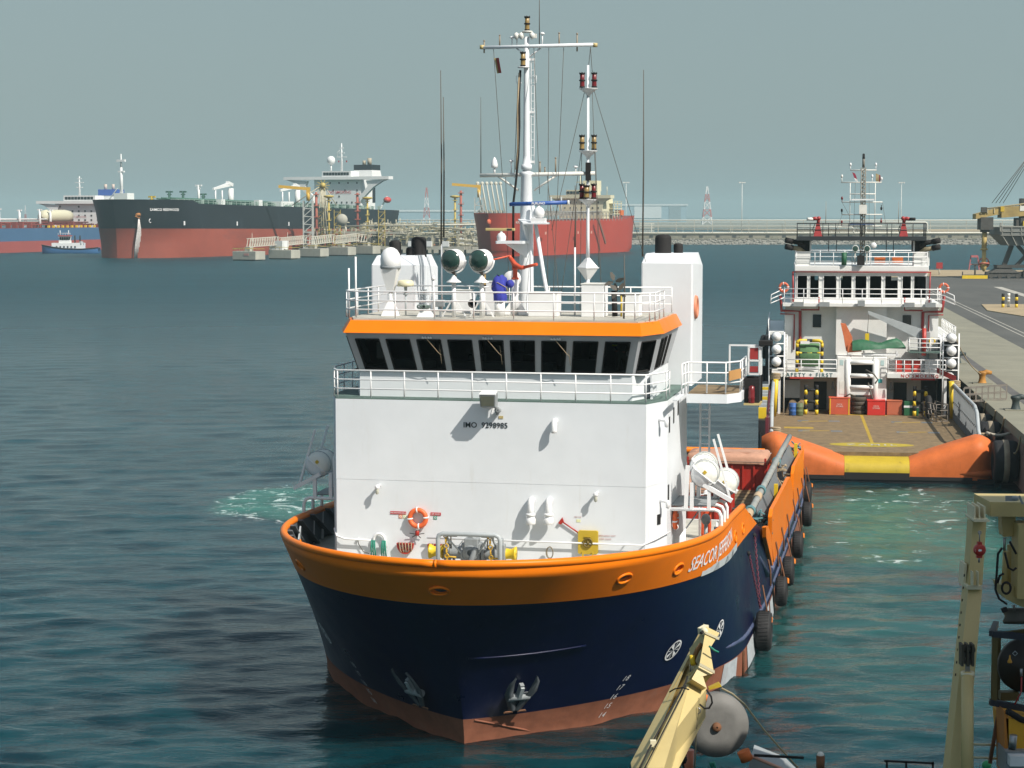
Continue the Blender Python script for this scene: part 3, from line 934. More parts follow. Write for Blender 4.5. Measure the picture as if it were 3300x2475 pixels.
# anchors
def anchor(sgn):
    t = S1
    c = V((sgn * 1.58, 0.45, 1.72)); n = hull_n(0.45, 1.72, 1 if sgn > 0 else -1)
    mb = MB()
    up = (V((0, 0, 1)) - n * n.z).normalized(); r = up.cross(n).normalized()
    base = c + n * 0.28
    mb.bar(base - up * .1, base + up * .55, 0.14, 0.14)
    mb.tube([base - r * .38, base + r * .38], 0.13, 10)
    o = mb.build('anchor', GREY, S1)
    for q in (-1, 1):
        f = MB()
        prof = [(0.10, -.55, .12), (0.22, -.2, .16), (.42, .25, .16), (.44, .75, .1), (.36, 1.02, .02)]
        ring = []
        for x, y, w in prof:
            p = base + r * (q * x) + up * y + n * (.05 + .1 * max(y, 0))
            ring.append([p - r * w, p + n * .05, p + r * w, p - n * .05])
        f.grid(ring, closed=True)
        f.build('fluke', DGREY, o)
        MB().slab([base + r * (q * .12) - up * .55 + n * .06, base + r * (q * .36) - up * .55 + n * .06, base + r * (q * .40) - up * .6 + n * .06, base + r * (q * .08) - up * .6 + n * .06], n * .05).build('fluke_tip', RUST, o)
    mb = MB(); mb.bar(base - up * .0 + n * .1, base + up * .5 + n * .12, .12, .06, up=n); mb.build('shank', LGREY, o)
anchor(1); anchor(-1)

# ------------------------------------------------------------------ deckhouse
W_ = 5.42; C_ = -0.16; F_ = 4.47
xl, xr = C_ - W_, C_ + W_
ch = 0.54; cd_ = 1.53
plan = [(xl, F_), (xr, F_), (xr + ch, F_ + cd_), (xr + ch, 12.0), (xl - ch, 12.0), (xl - ch, F_ + cd_)]
mb = MB(); mb.prism(plan, 4.95, 7.897); mb.build('deckhouse_lower', WHITE, S1)
mb = MB(); mb.prism([(x + (.005 if x > 0 else -.005), y - .005 if y < 6 else y) for x, y in plan], 7.90, 10.70); mb.build('deckhouse_upper', WHITE, S1)
mb = MB(); mb.prism([(x * .999, y + .01) for x, y in plan], 10.703, 10.74); mb.build('bridge_deck', DECKGREEN, S1)
# weld seams, scuttles, slots
SLOT = mat('black_opening', (0.012, 0.012, 0.012), 0.5)
mb = MB(); mb.slab([(xr + .29, F_ + .82, 6.5), (xr + .37, F_ + 1.05, 6.5), (xr + .37, F_ + 1.05, 6.85), (xr + .29, F_ + .82, 6.85)], (.02, -.007, 0)); mb.build('scuttle', SLOT, S1)
for k, (s, z) in enumerate([(6.35, 9.55), (7.6, 9.75), (8.9, 9.9), (6.2, 7.2)]):
    MB().box((xr + ch + .0, s, z), (xr + ch + .02, s + .28, z + .55)).build('side_window', SLOT, S1)

# wheelhouse: low wall, forward leaning window band, orange visor
def ring(l0, l1, s0, cx, s1):
    """plan ring with chamfered front corners"""
    return [(l0, s0), (l1, s0), (l1 + cx, s0 + cx * 3.1), (l1 + cx, s1), (l0 - cx, s1), (l0 - cx, s0 + cx * 3.1)]
wh = MB(); R0 = ring(-4.93, 4.68, 5.25, 0.50, 11.2)
wh.prism(R0, 10.74, 11.62); whp = wh.build('wheelhouse_wall', WHITE, S1)
zb, zt = 11.62, 13.02
Rb = ring(-4.93, 4.68, 5.20, 0.50, 11.2); Rt = ring(-5.22, 5.02, 4.50, 0.54, 11.45)
# window openings: nine in front, one on each chamfer, two on each side
def lerp2(f): return [V((a[0] + (b[0] - a[0]) * f, a[1] + (b[1] - a[1]) * f, zb + (zt - zb) * f)) for a, b in zip(Rb, Rt)]
def face_pt(i, u, f):
    L = lerp2(f); return L[i].lerp(L[(i + 1) % 6], u)
f0, f1 = 0.06, 0.83
walls = {0: [], 1: [(0.16, 0.80)], 5: [(0.20, 0.84)], 2: [(0.06, 0.20), (0.26, 0.40), (.5, .62)], 4: [(0.60, 0.74), (0.80, 0.94)], 3: []}
n9 = 9
for k in range(n9):
    a = 0.014 + (0.986 - 0.014) * k / n9
    b_ = 0.014 + (0.986 - 0.014) * (k + 1) / n9
    g = 0.0125
    walls[0].append((a + g, b_ - g))
mb = MB()
for i in range(6):
    cuts = walls[i]
    us = [0] + [x for c in cuts for x in c] + [1]
    if not cuts:
        mb.face([face_pt(i, 0, 0), face_pt(i, 1, 0), face_pt(i, 1, 1), face_pt(i, 0, 1)])
        continue
    mb.face([face_pt(i, 0, 0), face_pt(i, 1, 0), face_pt(i, 1, f0), face_pt(i, 0, f0)])
    mb.face([face_pt(i, 0, f1), face_pt(i, 1, f1), face_pt(i, 1, 1), face_pt(i, 0, 1)])
    for k in range(0, len(us) - 1, 2):
        mb.face([face_pt(i, us[k], f0), face_pt(i, us[k + 1], f0), face_pt(i, us[k + 1], f1), face_pt(i, us[k], f1)])
wband = mb.build('window_wall', GREYFRAME, S1)
def wall_n(i):
    a, b_, c = face_pt(i, 0, 0), face_pt(i, 1, 0), face_pt(i, 0, 1)
    return (b_ - a).cross(c - a).normalized()
CLEAR = bpy.data.materials.new('window_glass'); CLEAR.use_nodes = True
cb = CLEAR.node_tree.nodes['Principled BSDF']
cb.inputs['Base Color'].default_value = (0.72, 0.80, 0.78, 1); cb.inputs['Roughness'].default_value = 0.02
cb.inputs['Transmission Weight'].default_value = 1.0; cb.inputs['IOR'].default_value = 1.03; cb.inputs['Specular IOR Level'].default_value = 0.6
for i, cuts in walls.items():
    n = wall_n(i)
    for (ua, ub) in cuts:
        q = [face_pt(i, ua, f0), face_pt(i, ub, f0), face_pt(i, ub, f1), face_pt(i, ua, f1)]
        mb = MB(); mb.face([p - n * 0.05 for p in q])
        wdw = mb.build('window', CLEAR, S1)
        mb = MB()
        for k in range(4):
            a, b_ = q[k], q[(k + 1) % 4]
            mb.bar(a - n * .025, b_ - n * .025, 0.035, 0.10, up=n)
        mb.build('window_frame', SOOT, wdw)
# inside of the wheelhouse
INT = mat('wheelhouse_lining', (0.20, 0.21, 0.20), 0.8, var=0.2); CONS = mat('console_grey', (0.035, 0.038, 0.04), 0.6)
mb = MB(); mb.box((-5.3, 5.4, 11.60), (5.1, 11.2, 11.64)); mb.build('wheelhouse_floor', CONS, S1)
mb = MB()
xs_ = [-5.4, -4.3, -3.6, -2.2, -1.7, -0.4, 0.1, 1.5, 2.0, 3.4, 3.9, 5.2]
mb.box((-5.4, 11.0, 11.62), (5.2, 11.1, 11.95)); mb.box((-5.4, 11.0, 12.8), (5.2, 11.1, 13.0))
for k in range(0, len(xs_), 2): mb.box((xs_[k], 10.99, 11.95), (xs_[k + 1], 11.11, 12.8))
mb.build('aft_bulkhead', INT, S1)
mb = MB()
for (x0, x1, y0, y1, z) in [(-4.0, -2.4, 6.3, 7.2, 12.0), (-2.2, 1.8, 6.1, 6.8, 11.95), (2.1, 3.4, 6.4, 7.2, 12.05), (-1.2, 1.6, 9, 9.8, 12.15)]: mb.box((x0, y0, 11.64), (x1, y1, z))
mb.build('bridge_console', CONS, S1, bevel=.04)
for x in (-1.4, 0.6, 3.0):
    mb = MB(); mb.box((x - .25, 8.0, 11.64), (x + .25, 8.5, 12.1)); mb.box((x - .27, 8.4, 12.1), (x + .27, 8.55, 12.7)); mb.build('helm_chair', SOOT, S1, bevel=.05)
MB().box((-4.45, 5.75, 12.05), (-4.05, 5.77, 12.62)).build('chart_sheet', WHITE2, S1)
# orange visor and roof
def ring3(R, z): return [V((x, y, z)) for x, y in R]
Rt2 = ring(-5.28, 5.10, 4.42, 0.56, 11.5); Rv = ring(-5.12, 5.00, 4.78, 0.46, 11.3)
mb = MB(); mb.frust(ring3(Rt2, 13.0), ring3(Rv, 13.42)); mb.build('visor_band', ORANGE, S1)
mb = MB(); mb.frust(ring3(ring(-5.25, 5.06, 4.46, 0.55, 11.45), 12.975), ring3(ring(-5.25, 5.06, 4.46, 0.55, 11.45), 12.998)); mb.build('visor_soffit', GREYFRAME, S1)
mb = MB(); mb.prism(ring(-5.04, 4.92, 4.86, 0.45, 11.25), 13.42, 13.47); mb.build('roof_deck', DECKBEIGE, S1)
# wipers
for x in (-2.35, -0.22, 2.15):
    mb = MB()
    for d in (-.14, -.05, .06, .14): mb.sphere((x + d, 4.55, 12.86), 0.04, 8)
    mb.bar((x - .18, 4.6, 12.84), (x + .18, 4.6, 12.84), .05, .05)
    mb.build('wiper_motor', WHITE2, S1)
    mb = MB()
    mb.tube([(x, 4.54, 12.82), (x + .36, 4.72, 12.35), (x + .45, 4.80, 12.25)], 0.011, 5); mb.tube([(x + .40, 4.76, 12.6), (x + .46, 4.86, 11.95)], 0.011, 5)
    mb.build('wiper_arm', ROPE, S1)
# railings
z_ = 10.74
railing(S1, [(xl - ch, 9.5, z_), (xl - ch + .04, F_ + cd_ + .1, z_), (xl - .2, F_ + .5, z_), (xl + .05, F_ + .06, z_), (xr - .02, F_ + .06, z_), (xr + ch - .05, F_ + cd_, z_), (xr + ch - .05, F_ + cd_ + .9, z_), ], 0.95, 3, 1.22, 0.026)
zr = 13.47
railing(S1, [(-5.5, 11.2, zr), (-5.5, 5.6, zr), (-5.28, 5.15, zr), (-4.95, 4.95, zr), (4.8, 4.95, zr), (5.25, 5.3, zr), (5.4, 5.6, zr), (5.4, 8.0, zr)], 0.94, 3, 1.35, 0.026)
railing(S1, [(-5.4, 11.2, zr), (5.3, 11.2, zr)], 0.92, 3, 1.5, 0.024)
# bridge wing platform, port side
mb = MB(); mb.prism([(6.1, 9.1), (7.55, 9.1), (8.0, 9.9), (8.0, 12.6), (6.1, 12.6)], 10.34, 10.66); mb.build('wing_platform', WHITE, S1)
mb = MB(); mb.prism([(6.15, 9.2), (7.5, 9.2), (7.9, 9.95), (7.9, 12.6), (6.15, 12.6)], 10.663, 10.70); mb.build('wing_deck', WOOD, S1)
railing(S1, [(6.1, 7.6, 10.74), (6.15, 9.15, 10.7), (7.5, 9.15, 10.7), (7.95, 9.95, 10.7), (7.95, 12.4, 10.7)], 1.1, 3, 0.75, 0.028)
mb = MB(); mb.box((6.05, 5.4, 10.74), (6.2, 7.5, 10.8)); mb.slab([(5.2, 6.0, 10.74), (5.2, 8.8, 10.74), (5.2, 8.8, 11.6), (5.2, 6.0, 11.6)], (.06, 0, 0)); mb.build('wing_screen', WHITE, S1)
# sidelight box, sign, davit light
mb = MB(); mb.box((8.0, 11.1, 10.2), (8.55, 11.16, 11.1)); mb.box((8.0, 11.16, 10.2), (8.05, 12.0, 11.1)); mb.box((8.5, 11.16, 10.2), (8.55, 12.0, 11.1)); mb.box((8.0, 12.0, 10.15), (8.6, 12.06, 11.1))
sl = mb.build('sidelight_box', SOOT, S1)
mb = MB(); mb.box((8.0, 10.9, 10.12), (8.6, 12.0, 10.19)); mb.build('sidelight_shelf', BEIGE, S1)
mb = MB(); mb.lathe((8.28, 11.0, 10.2), (0, 0, 1), [(.11, 0), (.11, .15), (.13, .2), (.11, .25), (.12, .4), (.11, .45), (.11, .6), (.02, .64)], 12); mb.build('sidelight', REDLAMP, S1)
MB().slab([(7.60, 9.15, 11.15), (7.96, 9.85, 11.2), (7.96, 9.85, 11.55), (7.60, 9.15, 11.5)], (.03, -.02, 0)).build('name_board', mat('varnished_board', (0.50, 0.26, 0.09), 0.5), S1)
mb = MB(); mb.box((8.1, 11.3, 11.2), (8.16, 11.36, 12.25)); mb.box((8.1, 11.75, 11.2), (8.16, 11.81, 12.25)); mb.box((8.5, 11.3, 11.2), (8.6, 11.8, 12.2))
for z in (11.2, 11.7, 12.2): mb.box((8.1, 11.3, z), (8.55, 11.36, z + .06))
mb.build('daymark_frame', WHITE2, S1)
for z in (11.3, 11.78, 12.0): MB().box((8.18, 11.32, z), (8.48, 11.36, z + .22)).build('red_daymark', REDD, S1)
mb = MB(); mb.box((7.4, 11.4, 12.25), (8.7, 11.46, 12.31)); mb.box((7.4, 11.4, 11.2), (7.46, 11.46, 12.3)); mb.build('lamp_bracket', WHITE2, S1)
mb = MB(); mb.box((8.5, 11.2, 12.28), (9.0, 11.6, 12.48)); mb.build('wing_lamp', SOOT, S1, bevel=.03)
# aft deckhouse block and ladder
mb = MB(); mb.box((-5.6, 12.02, 4.95), (5.35, 15.5, 10.7)); mb.build('aft_deckhouse', WHITE, S1)
mb = MB()
for x in (6.28, 6.62): mb.bar((x, 12.3, 5.0), (x, 12.3, 10.4), .07, .07)
for k in range(16): mb.bar((6.28, 12.3, 5.3 + k * .32), (6.62, 12.3, 5.3 + k * .32), .035, .035)
mb.build('side_ladder', WHITE2, S1)
# funnels
def funnel(x0, x1, zt_, side):
    s0, s1 = 12.0, 15.6
    o = .18
    a = [V((x0, s0, 10.7)), V((x1, s0, 10.7)), V((x1, s1, 10.7)), V((x0, s1, 10.7))]
    b_ = [V((x0, s0, zt_ - .36)), V((x1, s0, zt_ - .36)), V((x1, s1, zt_ - .5)), V((x0, s1, zt_ - .5))]
    c = [V((x0 + .1, s0 + .45, zt_)), V((x1 - .1, s0 + .45, zt_)), V((x1 - .1, s1 - .6, zt_)), V((x0 + .1, s1 - .6, zt_))]
    mb = MB(); mb.frust(a, b_); mb.frust([p + V((0, 0, .001)) for p in b_], c)
    return mb.build('funnel', WHITE, S1, bevel=.06)
fl = funnel(-6.40, -4.62, 15.5, -1); fr = funnel(4.05, 5.98, 15.62, 1)
for px_, s, z, r, h, par in [(-5.75, 13.2, 15.45, .23, .62, fl), (-5.2, 13.4, 15.4, .16, .4, fl), (-4.98, 13.9, 15.42, .30, .78, fl), (4.72, 13.2, 15.6, .31, .72, fr), (5.25, 13.6, 15.6, .18, .38, fr)]:
    mb = MB(); mb.lathe((px_, s, z), (0, 0, 1), [(r, 0), (r, h * .8), (r * .92, h * .92), (r * .6, h), (.01, h * 1.02)], 14); mb.build('exhaust_pipe', SOOT, par)
mb = MB()
for k in range(12): mb.box((-4.62, 12.6, 12.9 + k * .11), (-4.58, 13.6, 12.96 + k * .11))
mb.build('louvre', LGREY, fl)
MB().torus((6.0, 12.9, 13.6), (1, 0, 0), .36, .09, 28, 8).build('funnel_ring', mat('faded_orange', (0.62, 0.22, 0.12), 0.6), fr)
MB().box((-6.46, 12.2, 14.1), (-6.40, 12.4, 14.4)).build('funnel_lamp', BEIGE, fl)
# ================================================================== main mast
mm = MB()
mx, ms = 0.08, 10.0
mm.lathe((mx, ms, 13.47), (0, 0, 1), [(.32, 0), (.27, .5), (.245, 3.2), (.20, 5.0), (.22, 5.05), (.22, 5.15), (.19, 5.16)], 20)
mm.lathe((mx, ms, 18.6), (0, 0, 1), [(.15, 0), (.15, .1), (.20, .12), (.20, .28), (.14, .3), (.125, .6), (.105, 3.2), (.095, 4.9), (.02, 4.92)], 16)
mast = mm.build('main_mast', WHITE, S1)
mb = MB()
mb.tube([(-1.66, ms, 18.50), (2.62, ms, 18.56)], 0.075, 10)
mb.tube([(-1.0, ms, 18.48), (-.22, ms, 17.95)], .04, 8); mb.tube([(1.2, ms, 18.5), (.36, ms, 17.95)], .04, 8)
mb.build('lower_yard', WWEATHER, S1)
mb = MB()
mb.tube([(-1.58, ms - .05, 23.14), (2.62, ms - .05, 23.18)], 0.065, 10)
mb.tube([(-.3, ms, 23.1), (0, ms, 22.9)], .03, 6); mb.tube([(.6, ms, 23.1), (.14, ms, 22.75)], .035, 6)
mb.build('upper_yard', WHITE, S1)
for x in (-1.57, 2.61): MB().cyl((x, ms - .05, 23.09), (x, ms - .05, 23.23), .085, 8).build('yard_cap', BEIGE, S1)
mb = MB()
for x in (.24, .36): mb.bar((x, ms + .05, 18.9), (x, ms + .05, 22.7), .025, .025)
for k in range(14): mb.bar((.24, ms + .05, 18.95 + k * .28), (.36, ms + .05, 18.95 + k * .28), .02, .02)
for z in (18.95, 20.75, 22.65): mb.box((.12, ms, z), (.38, ms + .06, z + .08))
mb.build('mast_ladder', WHITE2, S1)
mb = MB()
mb.tube([(-.13, ms - .12, 22.3), (-.17, ms - .14, 21.4), (-.16, ms - .15, 20.3), (-.20, ms - .14, 19.2), (-.27, ms - .2, 18.3), (-.37, ms - .2, 17.5), (-.38, ms - .2, 15.5), (-.36, ms - .2, 13.6)], .045, 6)
mb.build('mast_cable', SOOT, S1)
mb = MB()
mb.tube([(-.16, ms - .18, 22.2), (-.22, ms - .2, 21), (-.21, ms - .2, 19.5), (-.27, ms - .22, 18.7)], .03, 6)
mb.build('mast_rope', ROPE, S1)
for sgn in (-1, 1):
    x0 = mx + (0 if sgn > 0 else -.02)
    MB().tube([(x0 + sgn * .16, ms, 22.1), (x0 + sgn * .36, ms, 22.1), (x0 + sgn * .36, ms, 21.85), (x0 + sgn * .16, ms, 21.85)], .012, 6).build('wire_loop', WHITE2, S1)
def lantern(x, s, z, m, parent, r=.10, h=.54):
    b = MB(); b.lathe((x, s, z), (0, 0, 1), [(r * .9, 0.02), (r * .85, h * .42), (r * .85, h * .46), (r * .85, h * .86), (r * .4, h * .9)], 12)
    o = b.build('lantern', m, parent)
    b = MB()
    for f, g in ((0, 1.0), (.42, 1.15), (.86, 1.1)): b.lathe((x, s, z + h * f), (0, 0, 1), [(r * .5, 0), (r * g, .005), (r * g, .05), (r * .5, .06)], 12)
    for k in range(4):
        a = k * pi / 2; b.tube([(x + r * cos(a), s + r * sin(a), z + h * .86), (x + r * .9 * cos(a), s + r * .9 * sin(a), z + h), ], .012, 5)
    b.build('lantern_cap', SOOT, o)
lantern(.10, ms, 23.72, BRASS, S1); lantern(-.0, ms - .28, 22.42, BRASS, S1)
MB().lathe((.0, ms - .2, 22.38), (0, 0, 1), [(.01, 0), (.22, .0), (.22, .03), (.01, .03)], 12).build('lantern_shelf', WHITE2, S1)
mb = MB(); mb.lathe((.10, ms, 23.66), (0, 0, 1), [(.01, -.02), (.2, 0), (.2, .05), (.01, .05)], 12)
for x in (-.1, -.28, .3): mb.lathe((x, ms - .1, 23.4), (0, 0, 1), [(.02, 0), (.10, .08), (.10, .2), (.02, .26)], 10)
mb.box((.25, ms - .1, 23.45), (.46, ms, 23.6)); mb.build('masthead_fittings', WWEATHER, S1)
# small aerials on the yards
def aerial(x, s, z, h, kind):
    b = MB()
    if kind == 'mush': b.tube([(x, s, z), (x, s, z + h)], .025, 6); b.lathe((x, s, z + h), (0, 0, 1), [(.02, 0), (.09, .03), (.09, .06), (.04, .1), (.01, .1)], 10); m = WHITE2
    elif kind == 'cone': b.tube([(x, s, z), (x, s, z + h * .4)], .04, 6); b.lathe((x, s, z + h * .35), (0, 0, 1), [(.02, 0), (.12, .05), (.13, .13), (.09, .3), (.02, .42)], 12); m = WHITE2
    elif kind == 'whip': b.tube([(x, s, z), (x, s, z + h)], [.02, .008], 5); m = WIRE
    else: b.tube([(x, s, z), (x, s, z + h)], [.03, .025], 6); b.tube([(x, s, z + h), (x, s, z + h * 1.1)], .035, 6); m = TANROD
    b.build('aerial', m, S1)
for a in [(-1.50, ms, 22.95, .42, 'rod'), (-.92, ms, 23.2, .36, 'rod'), (-.46, ms, 23.2, .24, 'mush'), (-.28, ms, 23.2, .34, 'mush'), (.66, ms, 23.2, .36, 'mush'), (1.28, ms, 23.2, .40, 'rod'), (1.94, ms, 22.95, .6, 'rod'),
          (-1.63, ms, 18.55, 2.8, 'whip'), (-1.12, ms, 18.55, .55, 'cone'), (-.49, ms, 18.55, .42, 'mush'), (.58, ms, 18.58, .38, 'rod'), (.76, ms, 18.58, .2, 'rod'), (1.16, ms, 18.6, .5, 'rod'), (1.9, ms, 18.6, .15, 'mush'), (.55, ms, 23.2, 2.6, 'whip')]: aerial(*a)
# radars
mb = MB(); mb.slab([(-.2, ms - .2, 16.85), (.2, ms - 1.3, 16.72), (1.05, ms - 1.3, 16.72), (1.05, ms - .5, 16.72), (.3, ms, 16.85)], (0, 0, .06)); mb.slab([(.1, ms - .3, 16.6), (.15, ms - 1.2, 16.72), (.15, ms - .3, 16.0)], (.05, 0, 0)); mb.build('radar_platform', WHITE, S1)
mb = MB(); mb.box((.48, ms - 1.25, 16.78), (.98, ms - .8, 16.94)); mb.lathe((.73, ms - 1.0, 16.94), (0, 0, 1), [(.1, 0), (.2, .06), (.21, .22), (.16, .34), (.08, .4), (.06, .46)], 14); rd = mb.build('radar', WHITE2, S1)
mb = MB(); mb.tube([(-.34, ms - 1.02, 17.44), (1.78, ms - .98, 17.50)], .075, 10); mb.build('scanner_bar', mat('radar_blue', (.03, .10, .36), .4), rd)
lettering('brand_lettering', 'FURUNO', .12, (.73, ms - 1.095, 17.43), (1, 0.018, .03), (0, 0, 1), TILEWHITE, rd, .004)
mb = MB()
for x in (-.36, 1.78): mb.cyl((x, ms - 1.0, 17.44 if x < 0 else 17.5), (x + .06, ms - 1.0, 17.44 if x < 0 else 17.5), .085, 10)
mb.build('scanner_cap', WHITE2, rd)
mb = MB(); mb.slab([(-.85, ms - 1.1, 16.02), (-.75, ms - 1.4, 16.02), (.2, ms - 1.4, 16.02), (.25, ms - .3, 16.02), (-.1, ms - .2, 16.02)], (0, 0, .10)); mb.slab([(-.45, ms - 1.2, 16.0), (.1, ms - .3, 16.0), (.1, ms - .3, 15.5)], (.06, -.03, 0)); mb.build('radar_platform', WHITE, S1)
mb = MB(); mb.lathe((-.62, ms - 1.15, 16.12), (0, 0, 1), [(.14, 0), (.16, .05), (.17, .16), (.12, .26), (.05, .3), (.05, .36)], 14); rd2 = mb.build('radar', WHITE2, S1)
mb = MB(); mb.box((-1.2, ms - 1.22, 16.48), (-.12, ms - 1.08, 16.58)); mb.build('scanner_bar', BEIGE, rd2, bevel=.02)
MB().box((-.4, ms - 1.235, 16.49), (-.22, ms - 1.222, 16.565)).build('scanner_badge', TBLACK, rd2)
# mast stay strut and signal mast
MB().tube([(.36, ms - .3, 17.4), (.95, ms - 1.2, 14.9), (1.35, ms - 1.9, 13.5)], .075, 8).build('mast_strut', WHITE, S1)
sm_ = MB(); sx_ = 2.36
sm_.tube([(sx_, ms, 13.47), (sx_, ms, 15.2)], .07, 8); sm_.tube([(sx_, ms, 15.5), (sx_, ms, 16.2), (sx_ - .02, ms, 22.45)], [.07, .06, .045], 10)
sm_.build('signal_mast', WHITE, S1)
mb = MB(); mb.lathe((sx_, ms, 15.55), (0, 0, -1), [(.03, 0), (.40, .42), (.03, .92)], 4, sm=False); mb.lathe((sx_, ms, 15.12), (0, 0, 1), [(.01, 0), (.42, 0), (.42, .03), (.01, .03)], 4, sm=False); mb.build('diamond_daymark', WHITE2, S1)
for z, m in ((21.62, REDLAMP), (19.38, BRASS), (17.62, REDLAMP)):
    b = MB(); b.lathe((sx_, ms, z), (0, 0, -1), [(.34, 0), (.34, .02), (.22, .10), (.08, .22), (.06, .3)], 14); b.lathe((sx_, ms, z), (0, 0, 1), [(.34, 0), (.01, .005)], 14)
    sh_ = b.build('lamp_tray', WHITE2, S1)
    for x in (-.22, .22): lantern(sx_ + x, ms - .05, z + .02, m, sh_, .10, .56)
    if z < 18: lantern(sx_ - .02, ms - .25, z + .02, BRASS, sh_, .11, .5)
mb = MB(); mb.box((sx_ - .08, ms - .12, 18.3), (sx_ + .1, ms + .05, 18.95)); mb.build('mast_clamp', SOOT, S1)
# rigging
wires = [((-1.15, ms, 23.1), (-.7, ms - .6, 18.5)), ((.35, ms, 23.1), (.85, ms - 1.5, 17.8)), ((.9, ms, 23.1), (1.05, ms - 1, 13.6)), ((1.45, ms, 23.1), (1.15, ms - .5, 13.6)), ((-.7, ms, 18.5), (-.35, ms - 1, 13.6)), ((.85, ms, 18.5), (1.5, ms - .8, 13.6)),
         ((2.22, ms, 21.5), (1.2, ms - 1, 16.5)), ((2.5, ms, 21.5), (2.85, ms - .5, 15.2)), ((2.55, ms, 21.6), (4.3, ms + 1.5, 15.3)), ((2.1, ms, 19.3), (1.35, ms, 14)), ((2.12, ms, 19.3), (2.08, ms, 13.5)), ((2.62, ms, 19.3), (2.9, ms, 13.6)), ((2.44, ms - .05, 23.1), (2.36, ms, 22.4)), ((2.44, ms - .05, 23.1), (2.5, ms, 22.2)), ((-.24, ms, 21.9), (-.38, ms, 18.4))]
for p, q in wires: MB().tube(catenary(p, q, .04, 6), .011, 5).build('stay_wire', WIRE, S1)
# whip aerials
for x, s, z0, z1 in [(-3.62, 12, 15.9, 22.5), (-3.52, 12, 16.2, 21.5), (4.10, 12.0, 15.5, 22.4), (4.27, 6.0, 13.5, 15.7), (2.12, 8.6, 15.9, 18.1)]:
    MB().tube([(x, s, z0), (x + .02, s, z0 + (z1 - z0) * .5), (x, s, z1)], [.036, .028, .014], 6).build('whip_aerial', WIRE, S1)
for x, s, z0, z1 in [(-3.6, 12, 13.47, 15.95), (2.12, 8.6, 13.47, 15.9), (-5.35, 5.4, 13.5, 15.2), (-5.1, 5.4, 13.5, 15.6)]:
    MB().tube([(x, s, z0), (x, s, z1)], .035, 6).build('aerial_mast', WHITE2, S1)
# searchlights
def searchlight(x, s, yaw):
    zc = 15.48
    b = MB(); b.tube([(x, s, 13.47), (x, s, 14.75)], .075, 10)
    b.lathe((x, s, 14.7), (0, 0, 1), [(.08, -.02), (.27, 0), (.27, .02), (.12, .12), (.06, .25)], 16)
    for d in (-1, 1): b.bar((x, s, 14.2), (x + d * .42, s + .05, 13.5), .05, .05)
    o = b.build('searchlight_post', WHITE2, S1)
    b = MB(); b.tube([(x + .44 * cos(a), s, zc + .46 * sin(a)) for a in [pi + pi * k / 12 for k in range(13)]], .03, 8); b.build('yoke', WHITE2, o)
    d = V((sin(yaw), -cos(yaw), -.05)).normalized(); c = V((x, s, zc))
    b = MB(); b.lathe(c + d * .24, -d, [(.38, 0), (.39, .03), (.38, .06), (.38, .4), (.33, .5), (.15, .55), (.01, .55)], 22); b.build('lamp_drum', WHITE2, o)
    b = MB(); b.lathe(c + d * .245, d, [(.36, 0), (.33, .05), (.22, .09), (.01, .11)], 22); b.build('lens', LAMPGLASS, o)
    b = MB(); b.sphere((x, s - .05, zc - .42), .07, 8); b.tube([(x - .08, s, zc - .40), (x + .1, s - .02, zc - .55)], .035, 6); b.build('tilt_gear', WIRE, o)
searchlight(-1.77, 6.2, -.28); searchlight(-.77, 6.2, -.28)
# satellite dome on a tall post
mb = MB(); mb.tube([(-4.27, 7, 13.47), (-4.27, 7, 14.4)], .085, 10); mb.frust([V((-4.27 + a * .1, 7 + b * .1, 14.3)) for a, b in ((-1, -1), (1, -1), (1, 1), (-1, 1))], [V((-4.27 + a * .3, 7 + b * .3, 15.13)) for a, b in ((-1, -1), (1, -1), (1, 1), (-1, 1))])
mb.frust([V((-4.27 + a * .3, 7 + b * .25, 13.47)) for a, b in ((-1, -1), (1, -1), (1, 1), (-1, 1))], [V((-4.27 + a * .08, 7 + b * .08, 14.0)) for a, b in ((-1, -1), (1, -1), (1, 1), (-1, 1))]); dm = mb.build('dome_post', WHITE2, S1)
mb = MB(); mb.lathe((-4.27, 7, 15.15), (0, 0, 1), [(.30, 0), (.36, .05), (.365, .35), (.33, .52), (.24, .66), (.12, .74), (.01, .76)], 24); mb.build('satellite_dome', WHITE2, dm)
MB().lathe((-4.27, 7, 15.13), (0, 0, 1), [(.01, -.01), (.34, 0), (.372, .05), (.372, .11), (.36, .115)], 24).build('dome_base', GREY, dm)
# flat cream radome
mb = MB(); mb.tube([(-3.72, 7, 13.47), (-3.72, 7, 14.3)], .035, 8); mb.lathe((-3.72, 7, 14.2), (0, 0, 1), [(.03, 0), (.09, .02), (.05, .1), (.06, .3)], 10); o = mb.build('radome_post', LGREY, S1)
MB().lathe((-3.72, 7, 14.5), (0, 0, 1), [(.02, 0), (.28, .02), (.30, .08), (.27, .2), (.2, .24), (.01, .25)], 20).build('radome', mat('cream_radome', (.72, .66, .45), .5), o)
MB().tube([(-2.95, 8, 13.47), (-2.95, 8, 14.75)], .035, 6).lathe((-2.95, 8, 14.72), (0, 0, 1), [(.02, 0), (.09, .02), (.06, .1), (.02, .16)], 10).build('aerial', WHITE2, S1)
